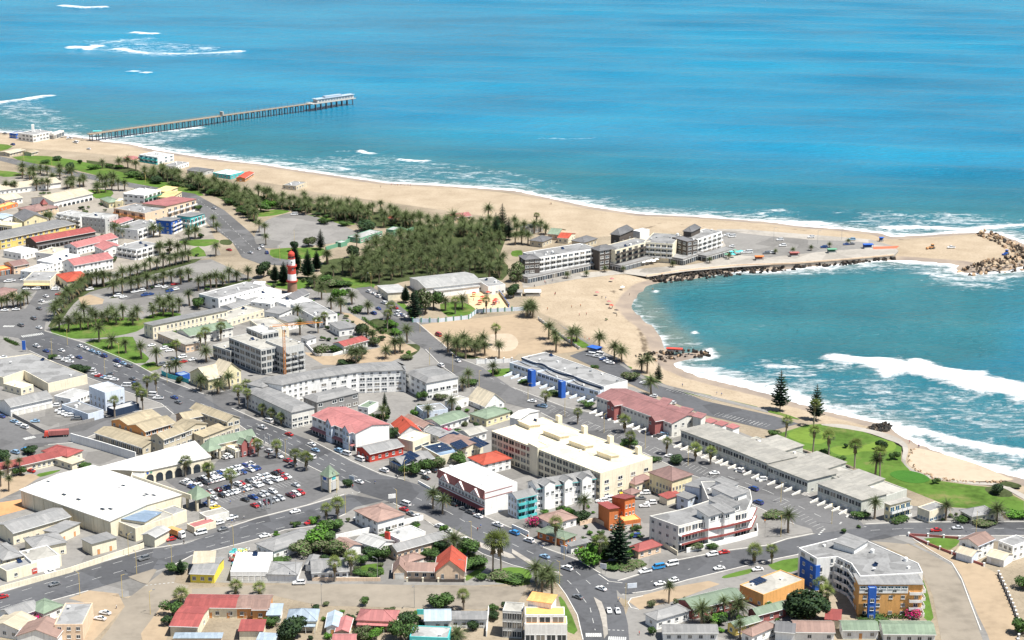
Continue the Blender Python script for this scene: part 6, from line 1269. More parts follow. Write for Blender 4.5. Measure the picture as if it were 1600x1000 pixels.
palms('b','15,232 50,242 85,252 125,282 165,307 210,302 240,302 300,272 310,342 340,312 395,312 430,342 455,302 498,382 530,332 560,352 590,362 620,372 640,352 700,362 730,342 780,332 100,285 270,300 480,340 545,345 665,365','in the beachfront row above the round car park',many=True)
palms('b','855,372 930,422 970,422 920,402 985,412 1020,392 1075,422 800,422 890,385 1130,420 1190,425','in the row between aquarium and beach',many=True)
palms('b','20,452 55,472 62,532','at the left edge of the round car park',s=.8)
palms('b','695,560 630,545','in front of the aquarium',s=.7)
palm(763,346,'standing alone above the grove near the pink tent roofs',h=9,s=1.05)
gp = pxpoly('b','400,690 480,735 610,735 700,770 800,785 900,760 1000,745 1250,745 1540,745 1570,660 1510,600 1560,470 1480,430 1300,430 1150,420 1050,460 930,500 780,560 720,600 560,620 430,640')
rg = random.Random(4); got = []; tries = 0
while len(got) < 150 and tries < 9000:
    tries += 1; x, y = rg.uniform(gp[:,0].min(),gp[:,0].max()), rg.uniform(gp[:,1].min(),gp[:,1].max())
    if inside(np.array([x]),np.array([y]),gp)[0] and float(wob(np.array([x]),np.array([y]),.05,9)[0]) > -.55 and all((x-a)**2+(y-b)**2 > 5.7**2 for a,b in got): got.append((x,y))
for x, y in got: q = unP((x,y,0)); palm(q[0], q[1], 'in the dense grove between lighthouse and hotel', many=True, world=Vector((x,y,0)), h=rg.uniform(4.4,8.2), s=rg.uniform(.9,1.15))
def belt(reg, s, n, gap, where, seed):
    pl = pxpoly(reg, s); q = random.Random(seed); g_ = []; tr = 0
    while len(g_) < n and tr < 5000:
        tr += 1; x, y = q.uniform(pl[:,0].min(),pl[:,0].max()), q.uniform(pl[:,1].min(),pl[:,1].max())
        if inside(np.array([x]),np.array([y]),pl)[0] and not blocked(x,y,1.5) and all((x-a)**2+(y-b)**2 > gap*gap for a,b in g_): g_.append((x,y))
    for x, y in g_: u = unP((x,y,0)); palm(u[0], u[1], where, many=True, world=Vector((x,y,0)), h=q.uniform(4.4,7.6), s=q.uniform(.9,1.2))
belt('a','880,500 1020,490 1180,540 1400,580 1600,660 1600,790 1520,740 1420,660 1250,600 1000,550',40,6,'in the beachfront row near the coast road bend',3)
belt('b','0,225 240,290 460,300 780,335 1080,410 930,430 490,375 120,300',34,6,'in the beachfront row above the round car park',4)
belt('b','340,640 420,640 700,560 930,480 1060,430 1200,400 1500,400 1590,470 1590,760 1500,760 900,790 700,800 520,770',26,7,'scattered around the edge of the grove',5)
belt('a','100,470 420,500 780,560 800,610 560,610 100,560',16,7,'among the far left roofs',6)
palms('b','365,802 410,872 470,932 530,962 600,902 700,962','around the lighthouse cottages',s=.95)
palms('b','1185,942 1290,932','on the playground lawn')
palms('b','1245,962 1440,962 840,1000','near the playground',fan=True,h=8)
palms('f','260,217 275,292','among the white offices')
palms('f','390,282 440,230','among the white offices',fan=True,h=7)
palms('f','600,472 660,442 625,482 690,350','beside the red angular roof')
palms('f','810,442 870,412 900,402 945,342 730,350','at the end of the sandy lane')
palms('f','1480,552 1520,442','by the lower fence of the sandy plot',s=.9)
palms('f','1310,442 1250,422 1200,402 1370,432 1430,422 1260,390 1340,400 1390,395 1300,370 1420,380','in the cluster on the sandy plot',many=True)
palms('f','1330,622 1290,642 1225,772 1080,792 790,852','in gardens beside the white crescent of flats',s=.8)
palms('f','820,272 1500,360','beside the upper coast street',fan=True,h=10)
palms('e','730,990 785,962 857,922 920,882 980,862','along main street by the white office cube',fan=True,h=8.5)
palms('e','1495,930 1550,952 1545,900 1105,642 1255,592 1285,562 1380,532','near the heritage house and library',fan=True,h=8)
palms('f','40,802 95,832 160,852','in front of the grey-roofed wing on main street',fan=True,h=4)
palms('g','545,177 640,242 685,262 810,322 845,332 870,472','beside the beach car park')
palms('g','275,202 370,162 405,132 230,122 265,152','on the slope between sandy plot and beach')
palms('g','410,652 705,702 735,802 965,842 1145,882 1240,902 210,542','along the coast street parking bays',fan=True,h=6)
palms('c','95,782 130,785 115,770','at the top corner of the town beach',s=1.1); palms('c','155,217','beside the sand above the hotel',fan=True,h=8)
palms('c','20,330 60,325 100,330 30,270 75,265 15,235 140,260 180,250 210,265','at the right end of the grove',many=True)
palms('d','45,388 155,380 270,366 385,347 500,325','beside the hotel car park',h=2.2,s=.5)
palms('c','345,540 465,530 1005,470 1235,445 580,500 690,480 1355,420','along the hotel promenade',h=2.4,s=.55)
palms('h','105,572 380,672 540,727 700,782 285,467 280,632','on the golf lawn',fan=True,h=11); palms('h','670,772','at the edge of the golf lawn')
palms('l','15,252 130,262 245,322 315,342','in the mall car park',fan=True,h=6); palms('j','1168,640 1305,700 1448,745','in the mall car park',fan=True,h=7)
palms('l','440,672 510,642','beside the brown-roofed guest house',fan=True,h=6.5); palms('l','1105,582 1165,612','on the island in front of the half-timbered hotel',s=.8)
palms('m','500,482 575,477','in front of the grey-roofed white house',fan=True,h=7.5); palms('m','1480,475 1535,472','standing as a tall pair beside main street',fan=True,h=14,s=1.5)
palms('m','1240,330','behind the steep red gable',h=5,s=1.1); palms('m','1300,692','beyond the sandy road',fan=True,h=6); palms('m','25,600','by the red-roofed motel',fan=True,h=3); palms('m','1255,872','at the bottom edge',h=1.5,s=.95)
palms('n','445,432','beside the pale blue flats',s=.95); palms('n','270,602 545,732','near the tall pine',fan=True,h=9.5,s=1.1); palms('n','1515,722','on the verge of the lower street',fan=True,h=5.5)
palms('o','150,442 185,522 250,542 220,470','in the cluster beside the lower bend'); palms('o','1185,702 1410,662','in front of the red lodge',s=1.05); palms('o','1425,792 980,572 1320,655','near the red lodge',s=.7)
palms('p','125,252 665,162 1110,172 1430,182','around the coast street bend',s=.95); palms('p','25,442 370,712 330,662','near the blue and white building',fan=True,h=6)
palms('k','1130,772 1475,712','by the motel',fan=True,h=3.5); palms('j','55,752 5,722 60,650 130,650','on the sandy yard at the left edge',s=.6)
DATES.sort(key=lambda a: (a[7] or P(a[0],a[1])).y)      # the 300 that show largest are things, the far rest one mass
for a in DATES[:300]: grow_palm(*a)
VV, FF, MI, off = [], [], [], 0
def soak(me, M, mo):
    global off
    co = np.empty(len(me.vertices)*3, 'f4'); me.vertices.foreach_get('co', co); co = co.reshape(-1,3) @ np.array(M.to_3x3()).T+np.array(M.translation); VV.append(co)
    FF.extend([tuple(v+off for v in p.vertices) for p in me.polygons]); MI.extend([p.material_index+mo for p in me.polygons]); off += len(co)
for x, y, where, h, s, fan, many, w in DATES[300:]:
    c = w or P(x,y); r = random.Random(int(x*7+y*131)); h = h or r.uniform(4.6,7.2); k = s*r.uniform(.9,1.25)
    soak(PT[0], T(c.x,c.y,0,0,(s,s,h)), 3); soak(r.choice(PC), T(c.x,c.y,h,r.uniform(0,6),(k,k,k)), 0)
if VV:
    me = bpy.data.meshes.new('distant_palms'); me.from_pydata(np.concatenate(VV).tolist(), [], FF)
    for m_ in (PALMG, PALMD, DEAD, TRUNK): me.materials.append(m_)
    me.polygons.foreach_set('material_index', MI); tag(link('distant_palms', me), 'mass of far date palms along the beach promenade', 'palms', None, 'stuff')
def tree(reg, x, y, r, h, kind, label, cat='tree'):
    """r crown radius, h total height"""
    c = clear_of(P(*pts(reg,'%f,%f' % (x,y))[0]), min(r*.5,2)); q = random.Random(int(x*3+y*17)); low = h < 2.2*r and h < 3.5
    t = root('shrub' if low else 'tree', c, q.uniform(0,6), None, None)
    if not low: link('trunk', STEM, t, T(0,0,0,0,(max(.7,r*.35),max(.7,r*.35),h*.62)))
    vz = h/2 if low else min(r*.95, h*.5); link('crown', q.choice(TREES[kind]), t, T(0,0,h-vz*1.05,q.uniform(0,6),(r*1.08,r*1.08,vz*1.25)))
    pend(t, label, 'shrub' if low else cat, 'garden shrubs' if low else 'broad-leaved trees')
def conifer(reg, x, y, h, label, kind=None, rad=1.0, cat='tree'):
    c = P(*pts(reg,'%f,%f' % (x,y))[0]); q = random.Random(int(x+y*9)); t = root('pine_tree', c, q.uniform(0,6)); link('trunk', STEM, t, T(0,0,0,0,(h*.06,h*.06,h*.97))); link('crown', q.choice(kind or PINES), t, T(0,0,0,0,(h*rad,h*rad,h))); pend(t, label, cat, 'pine trees')
for a in (('h',75,360,20,'tall norfolk pine with open tiers, left of two on the shore',NORF),('h',300,420,17.5,'norfolk pine with open tiers, right of two on the shore',NORF),('g',915,385,10,'small norfolk pine beside the beach car park',NORF),('n',668,722,20,'big dark norfolk pine at the lower crossing',NORF,1.15),('f',805,747,8,'small pine in the courtyard of the white flats',PINES),
          ('b',405,560,14,'broad conifer beside the round car park',PINES,1.3),('b',325,742,19,'tall dark cypress right of the lighthouse',CYP,.9),('b',245,700,20,'dark cypress close behind the lighthouse',CYP,.9),('b',175,782,15,'dark cypress left of the lighthouse',CYP,1.0),('b',120,765,12,'short cypress left of the lighthouse',CYP,1.1),('b',380,695,14,'cypress among the palms right of the lighthouse',CYP,1.0),
          ('b',935,892,11,'dark cypress beside the white hall',CYP,1.1),('b',990,1002,19,'tall grey norfolk pine beside the upper coast street',NORF,1.0),('b',1540,470,22,'tall dark pine at the right end of the grove',PINES,1.1),('b',1500,500,19,'dark pine left of the tallest pine in the grove',PINES,1.2),('b',1580,500,16,'dark pine at the grove edge near the hotel',PINES,1.2),('f',920,905,7,'slim cypress beside the red gabled cottage',CYP,1.1),('f',825,800,6,'slim dark cypress behind the pink-roofed hotel',CYP,1.0),('k',1130,585,6,'small conifer on the street corner by the yellow shop',CYP,1.4)):
    conifer(a[0],a[1],a[2],a[3],a[4],a[5],a[6] if len(a) > 6 else 1.0)
for a in (('b',690,448,8,8.5,'dark','round dark tree between aquarium and beachfront palms'),('b',50,735,5.5,11,'dark','round dark tree at the junction left of the lighthouse'),('b',240,575,3.5,8,'dark','dark tree behind the lighthouse top'),('b',330,540,5,7,'olive','pale tree beside the broad conifer'),('b',520,875,5,8,'bright','round bright green tree near the lighthouse cottages'),('b',1060,965,7,15,'olive','big grey-green tree beside the upper coast street'),('b',1110,935,6,11,'leaf','leafy tree beside the playground'),('b',1015,930,5,12,'dark','dark tree between hall and playground'),('b',435,770,5,6,'leaf','leafy tree beside the lighthouse lawn'),('b',600,615,5,9,'dark','dark tree at the left part of the grove'),('b',460,790,6,4,'olive','low olive shrub beside the lighthouse lawn'),('b',540,790,6,4,'leaf','low wide shrub on the lighthouse lawn'),('b',1440,500,5,10,'dark','dark tree inside the grove'),('b',950,560,5,9,'olive','olive tree inside the grove'),
          ('c',25,610,5,14,'olive','tall grey-green tree at the corner of the town beach'),('c',40,540,5,13,'olive','grey-green tree behind the beach corner'),('c',10,660,4.5,9,'dark','dark tree at the beach corner'),
          ('f',660,292,4,7,'dark','round dark tree beside the sandy lane'),('f',415,415,5.5,5,'olive','round olive tree in the walled garden'),('f',500,395,3.5,4,'leaf','small tree in the walled garden'),('f',720,362,4,5,'olive','olive tree right of the red angular roof'),('f',840,245,4.5,4,'bright','bright shrub on the lane bank'),('f',870,292,4,3.4,'bright','bright low shrub at the end of the lane'),('f',640,150,4,4,'leaf','shrub beside the lane hedge'),('f',560,480,5,3,'dark','low dark shrub below the red angular roof'),('f',1160,665,3.5,3.4,'olive','hedge shrub beside the crescent of flats'),('f',1040,690,3,5,'leaf','leafy shrub at the courtyard gate'),('f',770,840,5,5,'leaf','leafy tree behind the pink-roofed hotel'),('f',1115,875,4,4,'leaf','leafy shrub below the green-roofed house'),('f',865,900,3.5,5,'dark','dark shrub left of the red gabled cottage'),('f',1190,885,3,2.4,'magenta','magenta bougainvillea below the green-roofed house'),
          ('m',395,290,6.5,8.5,'bright','large round bright green tree beside the dark grey house'),('m',330,290,4.5,6.5,'leaf','green tree left of the large round tree'),('m',290,350,5,6,'olive','grey-green tree beside the grey-roofed white house'),('m',400,330,5,6.5,'olive','grey-green tree behind the grey-roofed white house'),('m',500,325,5,6.5,'olive','right-hand grey-green tree behind the grey-roofed white house'),('m',235,880,6.5,9,'dark','big dark round tree at the bottom left'),('m',655,865,4,5,'olive','grey-green tree below the pinkish hipped house'),('m',945,795,4.2,6,'dark','dark reddish tree beside the pinkish hipped house'),('m',1150,690,5.5,6,'leaf','round tree behind the blue-grey roofed house'),('m',905,880,5,7,'leaf','green tree at the bottom beside the turquoise wall'),('m',1330,340,5,6.5,'leaf','green tree right of the steep red gable'),('m',1340,425,5,3.4,'leaf','green hedge shrub right of the peach villa'),('m',1390,400,4,3,'leaf','low shrub by the tall pair of palms'),('m',1405,508,2.6,2.6,'leaf','round clipped bush by the tall pair of palms'),('m',480,200,4.5,5,'leaf','leafy tree by the guest house wall'),('m',430,190,3.5,4,'bright','bright shrub by the guest house wall'),('m',720,370,4,5,'dark','dark tree in the inn garden'),('m',655,410,3,4,'leaf','small tree in the inn garden'),('m',800,380,3.5,5,'leaf','tree beside the peach villa drive'),('m',740,480,4,2,'leaf','clipped hedge in the garden beside the peach villa'),('m',650,475,3,2,'leaf','clipped hedge left of the garden lawn'),('m',1090,375,4,4.5,'leaf','leafy shrub behind the peach villa'),('m',1160,320,4,5,'dark','dark shrub behind the steep red gable'),('m',770,830,3,3,'bright','bright bush at the bottom edge'),('m',720,870,3.5,3,'bright','bright bush below the pinkish house'),('m',100,790,3.5,3.6,'leaf','bush beside the pale blue shed'),('m',1520,500,5,2.6,'olive','grey ground shrub by the tall pair of palms'),('m',1590,510,6,2.4,'leaf','wide low shrub on the corner bank'),('m',1355,785,2.5,4,'dark','small dark tree beside the white blue-grey roofed house'),('m',740,375,3,4.5,'leaf','small leafy tree in the inn garden corner'),('m',450,345,3,4,'olive','small grey tree behind the two fan palms'),
          ('n',480,722,6.5,8.5,'bright','big bright green bush left of the tall pine'),('n',590,700,4.5,7,'dark','dark tree between bush and tall pine'),('n',125,488,3.5,4.4,'magenta','magenta bougainvillea beside the brown-roofed house'),('n',1140,610,3.2,3.4,'olive','shrub behind the white wall of the curved flats'),('n',1250,600,3,2.2,'leaf','hedge behind the white wall of the curved flats'),('n',640,745,5,1.6,'leaf','low hedge in front of the tall pine'),('n',740,740,6,1.4,'olive','grey ground shrub in front of the red cottage'),('n',520,680,4,6,'leaf','leafy shrub under the fan palm by the pine'),('n',770,505,2.5,2.4,'leaf','shrub beside the orange townhouse'),
          ('p',235,775,8.5,11,'dark','big dark tree in front of the blue and white building'),('p',185,770,6,8,'dark','left lobe tree beside the big dark tree'),('p',285,780,6,8.5,'dark','right-hand dark tree beside the big dark tree'),('p',900,775,3.5,4,'magenta','red-flowering shrub at the orange flats'),('p',1190,150,4,2.4,'leaf','round bush in front of the clubhouse'),('p',1330,170,5,2,'olive','low hedge in front of the clubhouse'),('p',800,150,5,1.8,'leaf','hedge in front of the cream flats'),('p',570,135,4,3,'leaf','shrub at the end of the grey seafront row'),('p',1590,600,4,5,'leaf','tree at the right edge'),('p',1590,880,4,6,'leaf','leafy tree at the bottom right corner'),('p',1560,150,5,3,'bright','bright shrubs at the golf lawn edge'),
          ('l',970,372,4.5,5,'leaf','leafy tree beside the cream solar shop'),('l',1030,345,4.5,5.5,'leaf','round tree behind the cream solar shop'),('l',1090,325,4,5,'leaf','right-hand tree beside the cream solar shop'),('l',1135,310,3.5,5,'olive','olive tree left of the bright red hip roof'),('l',1270,300,4.5,6,'leaf','leafy tree in front of the bright red hip roof'),('l',570,445,2.5,4,'dark','small tree behind the sign tower'),
          ('h',710,612,3,5,'dark','small dark tree on the golf lawn'),('h',790,672,2.6,3.6,'leaf','small tree beside the curved golf path'),('h',345,660,3.5,4.5,'leaf','bush on the golf lawn behind the flats'),('h',455,690,2.6,3,'leaf','small bush on the golf lawn behind the flats'),('h',1435,885,3.4,4.6,'dark','dark bush on the scrub patch of the golf lawn'),('h',1050,822,2,2.4,'leaf','small bush beside the round green'),('h',485,600,1.4,2.4,'dark','tiny bush on the putting green'),('h',40,530,3.5,3.6,'leaf','shrub at the car park end of the golf lawn'),
          ('g',740,372,5,4.5,'olive','grey shrub beside the beach car park'),('g',515,312,2.4,3,'leaf','bush beside the wavy grey roof'),('g',730,800,4,5,'leaf','bush beside the coast street parking bays'),('g',90,400,4,2.4,'leaf','planting left of the blue stair fin'),('g',270,470,4,2.4,'leaf','planting between the blue stair fins'),('g',470,545,4,3,'leaf','planting right of the blue stair fins'),('g',590,0,1,1,'leaf','tiny bush on the beach path'),('g',890,880,4,2,'leaf','hedge at the end of the cream apartment hotel'),('g',1030,895,4,4,'dark','dark shrub behind the yellow villa'),
          ('a',440,480,5,9,'dark','dark tree on the green slope by the far promenade'),('a',500,425,2.4,4,'dark','small dark tree on the far green slope'),('a',585,460,5,4,'bright','bright shrubs on the far green slope'),('a',685,450,3.5,4,'leaf','round bush on the far green slope'),('a',745,455,4,4,'bright','bright bush behind the far palms'),('a',820,510,6,5,'leaf','leafy tree behind the far palms'),('a',880,520,5,5,'leaf','leafy tree beside the far promenade'),('a',980,545,6,6,'dark','dark tree beside the far promenade'),('a',1100,570,6,5,'leaf','tree in the beachfront planting'),('a',1200,590,5,5,'dark','dark tree in the beachfront planting'),('a',1340,620,6,6,'leaf','leafy tree beside the coast road bend'),('a',1440,680,6,5,'leaf','tree beside the coast road bend'),('a',1520,740,6,5,'leaf','leafy tree above the coast road'),('a',1240,715,3,4,'leaf','small tree beside the pink-roofed cream block'),('a',280,420,5,3,'leaf','low shrubs on the far green slope'),('a',360,400,5,3.4,'dark','dark low shrub on the far green slope'),
          ('b',30,320,7,7,'leaf','leafy tree at the head of the round car park'),('b',90,300,6,6,'bright','bright tree at the head of the round car park'),('b',430,400,5,4,'leaf','shrub under the beachfront palm row'),('b',560,410,5,3.4,'leaf','low shrub under the beachfront palm row'),('b',270,320,5,3,'dark','dark hedge above the white minibus'),
          ('e',1240,325,5,6,'leaf','leafy tree beside the court house'),('e',1110,475,3,3,'leaf','shrub in front of the museum'),('e',1055,570,3.5,2.6,'leaf','shrub in front of the library windows'),('e',1125,790,2.5,3.4,'dark','shrub beside the teal hoarding'),('e',480,715,4,3.5,'dark','palm-like shrub beside the grey-roofed store'),('e',520,725,4,3.4,'dark','dark shrub beside parked cars at the grey-roofed store'),('e',330,645,2.5,3,'leaf','small bush by main street parking'),
          ('j',200,515,4,4,'dark','dark hedge beside the red-roofed school'),('j',10,555,4,5,'dark','dark tree at the left end of the school'),('j',135,640,3,4,'leaf','small tree in the school yard'),('j',510,605,3.6,2.6,'leaf','shrub beside the school porch'),
          ('k',1100,580,4,4,'leaf','leafy bush on the street corner by the yellow shop'),('k',1080,850,4,6,'leaf','leafy tree left of the red-roofed motel'),('k',1060,910,3,4,'dark','dark bush beside the motel'),('k',230,870,3,3.4,'magenta','dark red shrub between the bottom left houses'),('k',1470,505,4,1.6,'leaf','plants in the garden centre yard'),
          ('o',1300,690,4,3,'bright','bright shrub between lodge palms'),('o',1085,590,3,2,'leaf','low shrub at the lodge corner'),('o',430,60,4,5,'dark','dark tree right of the magenta bush'),('p',660,765,8,1.6,'leaf','hedge in front of the orange flats'),('p',30,150,5,2.4,'olive','dry shrub on the island at the coast street'),('f',1350,610,4,3,'leaf','shrub below the steep beige roof'),('f',930,445,4,2.4,'olive','dry shrub above the crescent of flats'),('f',1500,535,3,3,'leaf','shrub on the small lawn by the terrace')):
    tree(*a)
RS = random.Random(77)
def scatter(reg, s, n, where, kinds='leaf olive dark bright', r0=1.0, r1=2.6):
    pl = pxpoly(reg, s); k = tr = 0
    while k < n and tr < 4000:
        tr += 1; x, y = RS.uniform(pl[:,0].min(),pl[:,0].max()), RS.uniform(pl[:,1].min(),pl[:,1].max())
        if not inside(np.array([x]),np.array([y]),pl)[0] or blocked(x,y,1.2): continue
        r = RS.uniform(r0,r1); h = r*RS.uniform(1.0,1.7); kd = RS.choice(kinds.split()); t = root('garden_shrub', (x,y,0), RS.uniform(0,6)); link('foliage', RS.choice(TREES[kd]), t, T(0,0,h*.48,0,(r,r,h*.62))); k += 1
        pend(t, '%s garden shrub %s' % (dict(leaf='green',olive='olive',dark='dark green',bright='bright green')[kd], where), 'shrub', 'garden shrubs '+where, True)
scatter('z','640,640 780,625 800,650 760,670 700,700 640,690',26,'in the gardens left of the cream apartment hotel')
scatter('z','560,790 720,830 740,900 560,905 480,880 420,830',34,'around the inn and peach villa')
scatter('z','805,800 940,870 1000,870 1010,840 940,790 860,770',22,'around the orange townhouse')
scatter('z','500,935 800,950 790,1000 440,1000',26,'in the gardens beyond the sandy road')
scatter('z','1000,950 1240,930 1240,995 1020,995',22,'around the red lodge')
scatter('z','440,470 560,450 620,520 660,560 540,570 470,540',30,'around the white offices')
scatter('z','240,430 330,430 340,470 230,480',10,'behind the museum','olive dark leaf')
scatter('z','60,300 300,330 330,400 60,420',46,'between the pastel apartment blocks','leaf olive dark',1.2,2.6)
scatter('b','340,620 480,700 440,800 280,820 60,800 60,720 200,640',22,'around the lighthouse','dark leaf olive',1.4,3)
scatter('z','1250,850 1500,800 1600,800 1600,812 1400,816 1300,830',12,'along the street at the right','leaf olive',.8,1.6)
scatter('a','860,490 1020,480 1180,540 1400,580 1600,660 1600,780 1520,730 1250,600',46,'under the beachfront palms','leaf dark olive',1.5,3.2)
scatter('b','0,225 240,290 460,300 780,335 1080,410 930,430 490,375 120,300',50,'under the beachfront palm row','leaf dark olive',1.5,3)
def hedge(reg, s, w, h, label):
    g = gline(reg, s); t = root('hedge', (g[0].x,g[0].y,0)); mb = MB(); rr = random.Random(3)
    for i in range(len(g)-1):
        a, b = g[i]-g[0], g[i+1]-g[0]; L = (b-a).length
        for k in range(int(L*26)):
            q = a.lerp(b, rr.random()); p = Vector((q.x+rr.uniform(-w,w), q.y+rr.uniform(-w,w), rr.uniform(.1,h))); u = Vector((rr.gauss(0,1),rr.gauss(0,1),rr.gauss(0,1))).normalized(); v = u.orthogonal().normalized(); x = u.cross(v); mb.add([p+v*.3,p+x*.25,p-v*.3,p-x*.25],[(0,1,2,3)])
    mb.build('foliage', LEAF, t); tag(t, label, 'hedge')
hedge('f','575,130 625,165',.9,1.6,'upper clipped hedge beside the sandy lane'); hedge('f','670,195 800,290',.9,1.6,'lower clipped hedge beside the sandy lane'); hedge('p','640,780 870,785',.8,1.5,'hedge along the foot of the orange flats'); hedge('e','30,520 115,560',.9,1.2,'hedge at the upper left crossing')

# ------------------------------------------------------------------ vehicles
CARC = dict(w=((.78,.78,.77),'white'), s=((.50,.51,.52),'silver'), k=((.02,.02,.022),'black'), b=((.02,.06,.22),'dark blue'), r=((.42,.02,.02),'red'), g=((.16,.165,.17),'grey'), c=((.03,.25,.55),'bright blue'), y=((.70,.50,.03),'yellow'), a=((.16,.02,.03),'maroon'), l=((.25,.40,.55),'pale blue'))
def car_mesh(kind):
    """side profile swept across the width, narrower at the roof; 0 paint, 1 glass"""
    if kind == 'sedan': L, low, cab, W = 4.4, [(-2.2,.35),(-2.2,.80),(-1.5,.92),(-.9,.95),(1.25,.93),(2.1,.85),(2.2,.55),(2.2,.35)], [(-1.0,.93),(-.45,1.42),(.65,1.44),(1.5,.93)], 1.72
    elif kind == 'hatchback': L, low, cab, W = 3.8, [(-1.9,.35),(-1.9,.75),(-1.2,.92),(-.8,.96),(1.5,.96),(1.85,.9),(1.9,.6),(1.9,.35)], [(-.95,.94),(-.35,1.46),(1.2,1.48),(1.75,.94)], 1.66
    elif kind == 'SUV': L, low, cab, W = 4.7, [(-2.35,.45),(-2.35,.95),(-1.5,1.10),(-1.0,1.13),(2.1,1.13),(2.3,1.05),(2.35,.7),(2.35,.45)], [(-1.1,1.11),(-.55,1.72),(1.75,1.76),(2.2,1.11)], 1.85
    elif kind == 'pickup': L, low, cab, W = 5.2, [(-2.6,.45),(-2.6,.92),(-1.7,1.08),(-1.2,1.10),(2.5,1.10),(2.6,1.05),(2.6,.7),(2.6,.45)], [(-1.25,1.08),(-.75,1.68),(.55,1.70),(.85,1.08)], 1.8
    else: L, low, cab, W = 5.0, [(-2.5,.4),(-2.5,.95),(-2.1,1.15),(-1.9,1.2),(2.4,1.2),(2.5,1.1),(2.5,.7),(2.5,.4)], [(-2.0,1.18),(-1.35,2.0),(2.25,2.05),(2.45,1.18)], 1.85
    body, glass = MB(), MB(); h = W/2; n = len(low)
    bev = .09
    rows = [[(x,-h+ (bev if z > .8 else 0),z) for x,z in low],[(x,h-(bev if z > .8 else 0),z) for x,z in low]]
    body.add(rows[0]+rows[1], [tuple(range(n)), tuple(range(n,2*n))[::-1]]+[(i,i+n,(i+1)%n+n,(i+1)%n) for i in range(n)])
    hb, ht = h-.1, h-.26; q = [(cab[0],hb),(cab[1],ht),(cab[2],ht),(cab[3],hb)]
    v = [(p[0],-w_,p[1]) for p,w_ in q]+[(p[0],w_,p[1]) for p,w_ in q]
    glass.add(v, [(0,1,5,4),(2,3,7,6),(0,3,2,1),(4,5,6,7)])
    z = cab[1][1]; body.box(cab[1][0]-.02,cab[2][0]+.02,-ht-.03,ht+.03,min(cab[1][1],cab[2][1])-.05,z+.05)
    for x0,x1 in ((cab[0],cab[1]),(cab[3],cab[2])):
        for s in (-1,1): body.tube((x0[0],s*hb,x0[1]),(x1[0],s*ht,x1[1]),.06,n=4)
    xm = (cab[1][0]+cab[2][0])/2-.1
    for s in (-1,1): body.tube((xm,s*hb,cab[0][1]),(xm,s*ht,z),.06,n=4)
    if kind == 'pickup': glass.box(.95,2.5,-h+.2,h-.2,1.101,1.115)
    return L, W, body, glass
CARS = {}; CM = {}
for k in ('sedan','hatchback','SUV','pickup','minibus'):
    L, W, body, glass = car_mesh(k); CARS[k] = (L, W, body, glass.mesh('glazing', GLASS))
WHEEL = MB(); WHEEL.tube((0,-.11,0),(0,.11,0),.33,n=10,m=0); WHEEL.tube((0,-.125,0),(0,.125,0),.19,n=8,m=1); WHEEL = WHEEL.mesh('wheel', [RUBBER, STEEL])
HEADL = MB(); HEADL.box(-.03,.03,-.17,.17,-.08,.08); HEADL = HEADL.mesh('headlight', plain('headlight_lens',(.8,.8,.75),.1)); TAILL = MB(); TAILL.box(-.03,.03,-.15,.15,-.1,.1); TAILL = TAILL.mesh('tail_light', plain('tail_lens',(.35,.01,.01),.2))
def car(v, rz, col, kind, where, grp='cars in the streets'):
    L, W, body, gm = CARS[kind]; key = (kind, col)
    if key not in CM: CM[key] = body.mesh('body', plain('car_paint_'+CARC[col][1].replace(' ','_'), CARC[col][0], .25, .0, .5, .6))
    t = root('parked_car' if 'parked' in where else 'car', (v[0],v[1],.10), rz+random.uniform(-.05,.05))
    link('body', CM[key], t); link('glazing', gm, t)
    for sx in (-1,1):
        for sy in (-1,1): link('wheel', WHEEL, t, T(sx*L*.31,sy*(W/2-.1),.33))
    zl = .62 if kind in ('sedan','hatchback') else .8
    for sy in (-1,1): link('headlight', HEADL, t, T(-L/2,sy*(W/2-.28),zl)); link('tail_light', TAILL, t, T(L/2,sy*(W/2-.28),zl+.05))
    pend(t, '%s %s %s' % (CARC[col][1], kind, where), 'car', grp); return t
AD, BD = R(-43), R(37)        # headings of main street and of the cross streets
def cars(reg, lst, rz, where):
    """x,y,colour+kind letter; rz heading"""
    K = dict(s='sedan',h='hatchback',v='SUV',p='pickup',m='minibus')
    for w in lst.split():
        x, y, ck = w.split(','); v = clear_of(P(*pts(reg, x+','+y)[0]), 1.2); car(v, rz+random.uniform(-.05,.05), ck[0], K[ck[1]], where)
cars('e','228,570,wp 288,600,bs 385,597,ws 443,637,ws 495,640,bs 733,692,ws 830,775,gs 838,808,bv 1090,892,bs 1115,922,gs 245,455,ws 130,440,gv 210,397,gv 245,335,gs 287,258,ws 260,288,ws','-43' and AD,'driving on the upper part of main street')
cars('e','500,570,wh 538,585,ws 575,600,ls 612,615,lh 650,632,bv 730,663,bv 770,678,ls 808,695,gv',AD,'parked along the roadside lawn')
cars('e','368,645,wp 412,658,wv 435,668,ws 570,722,wv 598,745,ws 620,757,rs 650,765,lh 680,772,wv 715,780,ws 790,817,wm 895,855,wh 950,875,wm 990,895,wp 685,745,gs',AD+R(35),'parked beside the grey-roofed store on main street')
cars('e','950,565,ws 1025,585,wv 1060,597,ws 1140,638,wv 1100,655,bs 1145,668,rs 1205,655,ws 1010,685,gv 1045,690,wh',BD,'parked below the library windows')
cars('e','735,255,wv 770,262,ws 840,230,ws 885,222,wv 905,250,bv 940,245,bs 990,195,ws 1060,225,bv 1095,215,wv 1090,182,rs 560,215,wv 1030,200,wh',BD,'parked in the palm park')
cars('e','230,200,ws 250,192,wv 345,215,ws 370,245,rs 345,215,wh 75,160,ws 50,165,wv 150,155,ws 200,175,ws 350,205,ws 100,340,ws 30,345,ws 20,640,ws',R(10),'parked near the shops at the upper left')
